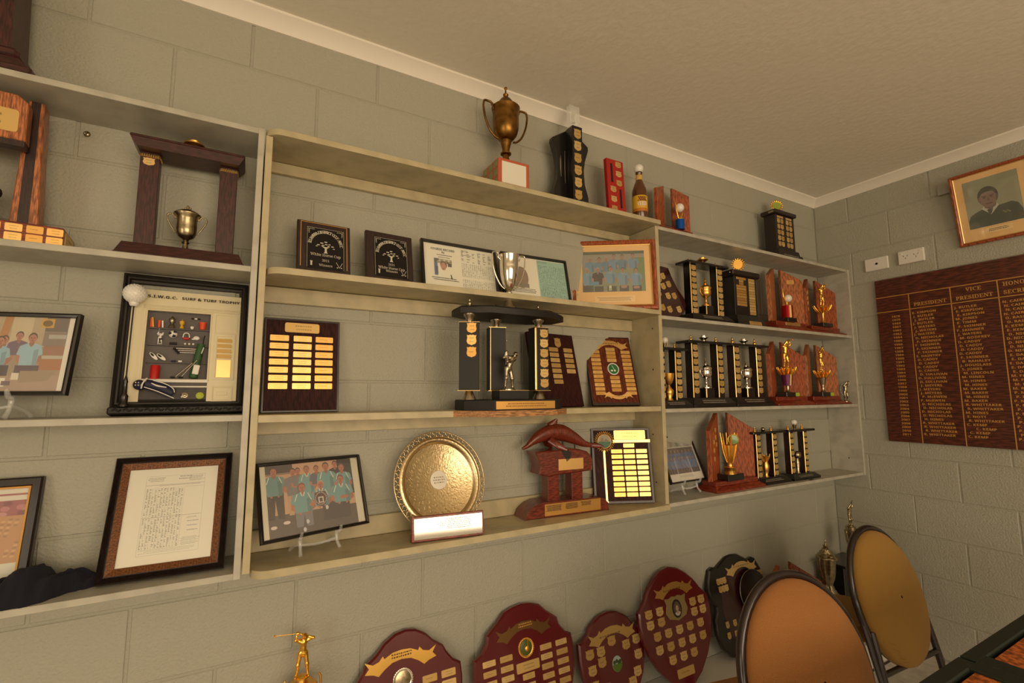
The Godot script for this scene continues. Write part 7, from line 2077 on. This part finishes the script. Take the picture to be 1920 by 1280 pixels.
# ---------------------------------------------------------------- chairs and tables
func chair(label: String, p: Vector3, yaw: float, pad_mat: Material) -> void:
	# p = centre of the back pad; the chair faces +z locally
	var t := thing("dining_chair", label, "chair", v3(p.x, 0, p.z), yaw, "round-backed chairs at the tables")
	var tilt := 14.4
	var pw := 0.405
	var ph := 0.485
	var B := Transform3D(Basis(Vector3.RIGHT, deg_to_rad(-tilt)), v3(0, p.y, 0))
	var tube_m := mat("chair_frame", Color(0.13, 0.075, 0.07), 0.32, 0.2, {"coat": 0.5})
	# cushion: domed oval pad
	var pad := MB.new()
	var rings := [[1.0, -0.012], [1.0, 0.004], [0.985, 0.014], [0.94, 0.024], [0.82, 0.033], [0.6, 0.039], [0.3, 0.042], [0.02, 0.043]]
	var seg := 56
	for i in rings.size() - 1:
		for s in seg:
			var f := func(k: int, ss: int) -> Vector3:
				var a := TAU * ss / seg
				var rr: float = rings[k][0]
				return v3(cos(a) * pw / 2 * rr, sin(a) * ph / 2 * rr, rings[k][1])
			var nn := func(q: Vector3, k: int) -> Vector3:
				var h: float = [0.0, 0.3, 0.8, 1.6, 3.5, 7.0, 20.0, 100.0][k]
				return Vector3(q.x / pw, q.y / ph, 0).normalized() * (1.0 / (1.0 + h)) + Vector3.BACK * (h / (1.0 + h))
			var a: Vector3 = f.call(i, s)
			var b: Vector3 = f.call(i, s + 1)
			var c: Vector3 = f.call(i + 1, s + 1)
			var d: Vector3 = f.call(i + 1, s)
			pad.tri(a, b, c, nn.call(a, i), nn.call(b, i), nn.call(c, i + 1))
			pad.tri(a, c, d, nn.call(a, i), nn.call(c, i + 1), nn.call(d, i + 1))
	var pd := part(t, "back_pad", pad, pad_mat, B)
	# gathers in the fabric along one edge
	var gather := MB.new()
	for i in 13:
		var a := deg_to_rad(150.0 + i * 7.5)
		var d := v3(cos(a) * pw / 2, sin(a) * ph / 2)
		gather.add(tube([d * 0.975 + v3(0, 0, 0.013), d * 0.9 + v3(0.012, -0.018, 0.0265), d * 0.78 + v3(0.02, -0.05, 0.0335)], [0.0012, 0.0022, 0.0006], 5, 4))
	part(pd, "fabric_gathers", gather, pad_mat)
	part(t, "back_shell", extr(ellipse(pw / 2 - 0.004, ph / 2 - 0.004, 48), 0.012, 0.002), tube_m, B.translated_local(v3(0, 0, -0.024)))
	# hoop of tube round the pad, running on down as the back legs
	var hoop := []
	for i in 33:
		var a := deg_to_rad(-28.0 + 236.0 * i / 32.0)
		hoop.append(B * v3(cos(a) * (pw / 2 + 0.010), sin(a) * (ph / 2 + 0.010), -0.008))
	var hm := MB.new()
	hm.add(tube(hoop, 0.0125, 10, 1))
	part(t, "back_hoop", hm, tube_m)
	for s in [-1, 1]:
		var st: Vector3 = hoop[0] if s > 0 else hoop[32]
		var lg := tube([st + v3(0, 0.03, 0.0), v3(s * 0.195, 0.32, 0.055), v3(s * 0.20, 0.20, 0.06), v3(s * 0.205, 0.0, -0.03)], 0.0125, 10, 6)
		part(t, "leg", lg, tube_m)
		part(t, "side_bar", box(0.026, 0.30, 0.018, 0.006), tube_m, B.translated_local(v3(s * (pw / 2 + 0.004), -0.28, -0.008)))
		part(t, "leg", tube([v3(s * 0.185, 0.40, -0.07), v3(s * 0.185, 0.37, -0.27), v3(s * 0.185, 0.0, -0.30)], 0.0125, 10, 5), tube_m)
	part(t, "cross_tube", tube([v3(-0.195, 0.33, 0.055), v3(0.195, 0.33, 0.055)], 0.01, 8), tube_m)
	part(t, "seat", MB.new().add(extr(rrect(0.38, 0.29, 0.12, 8), 0.05, 0.018), Transform3D(Basis(Vector3.RIGHT, -PI / 2), v3(0, 0.38, -0.19))), pad_mat)

func furniture() -> void:
	var tan := mat("tan_fabric", Color(0.66, 0.43, 0.20), 0.85, 0, {"tex": "cloth_c", "tri": Vector3(9, 9, 9), "nrm": "cloth_n", "ns": 0.4, "rim": 0.4})
	var mus := mat("mustard_fabric", Color(0.66, 0.49, 0.20), 0.85, 0, {"tex": "cloth_c", "tri": Vector3(9, 9, 9), "nrm": "cloth_n", "ns": 0.4, "rim": 0.4})
	chair("tan fabric oval backed chair with wrinkled edge, nearest the maroon shields", v3(0.994, 0.596, 0.846), -11.5, tan)
	chair("mustard fabric oval backed chair with dark frame, nearest the right wall", v3(1.915, 0.552, 0.640), -3.0, mus)
	for k in 2:
		var x0: float = [0.33, 1.138][k]
		var x1: float = [1.128, 1.94][k]
		var t := thing("table", ["dark green framed table with orange tile inlay, nearer the camera of the two", "dark green framed table with orange tile inlay, pushed against the right wall side"][k], "table", v3((x0 + x1) / 2, 0, 1.515), 0, "dark green tiled tables")
		var w := x1 - x0
		var gr := mat("table_green", Color(0.11, 0.155, 0.125), 0.5, 0, {"tex": "cloth_c", "tri": Vector3(20, 20, 20)})
		var fr := MB.new()
		fr.add(box(w, 0.028, 0.034, 0.003), T(0, 0.712, -0.383))
		fr.add(box(w, 0.028, 0.034, 0.003), T(0, 0.712, 0.383))
		for i in 3:
			fr.add(box(0.05, 0.028, 0.74, 0.002), T([-w / 2 + 0.025, 0.0, w / 2 - 0.016][i], 0.712, 0))
		fr.add(box(w - 0.02, 0.012, 0.76, 0.001), T(0, 0.70, 0))
		for i in 2:
			fr.add(box(w, 0.026, 0.03, 0.002), T(0, 0.713, -0.12 + i * 0.25))
		part(t, "frame", fr, gr)
		var tm := mat("orange_tile", Color(0.86, 0.47, 0.20), 0.45, 0, {"tex": "grain", "tri": Vector3(9, 9, 9)})
		for i in 2:
			for j in 3:
				var cx: float = [-w / 4 + 0.012, w / 4 - 0.005][i]
				var tl := part(t, "tile", box(w / 2 - 0.052, 0.02, 0.218, 0.002), tm, T(cx, 0.7145, [-0.25, 0.005, 0.255][j]))
				var lf := MB.new()
				for q in 3:
					lf.add(extr(P2([-0.018, 0, 0, 0.006, 0.02, 0, 0.0, -0.006]), 0.0006), TR(v3(-0.06 + q * 0.05, 0.02, -0.03 + q * 0.018), v3(-90, 25 * q - 20, 0)))
				part(tl, "leaf_print", lf, mat("leaf_brown", Color(0.42, 0.13, 0.05), 0.5))
		for sx in [-1, 1]:
			for sz in [-1, 1]:
				part(t, "leg", box(0.04, 0.70, 0.04, 0.003), gr, T(sx * (w / 2 - 0.04), 0, sz * 0.36))
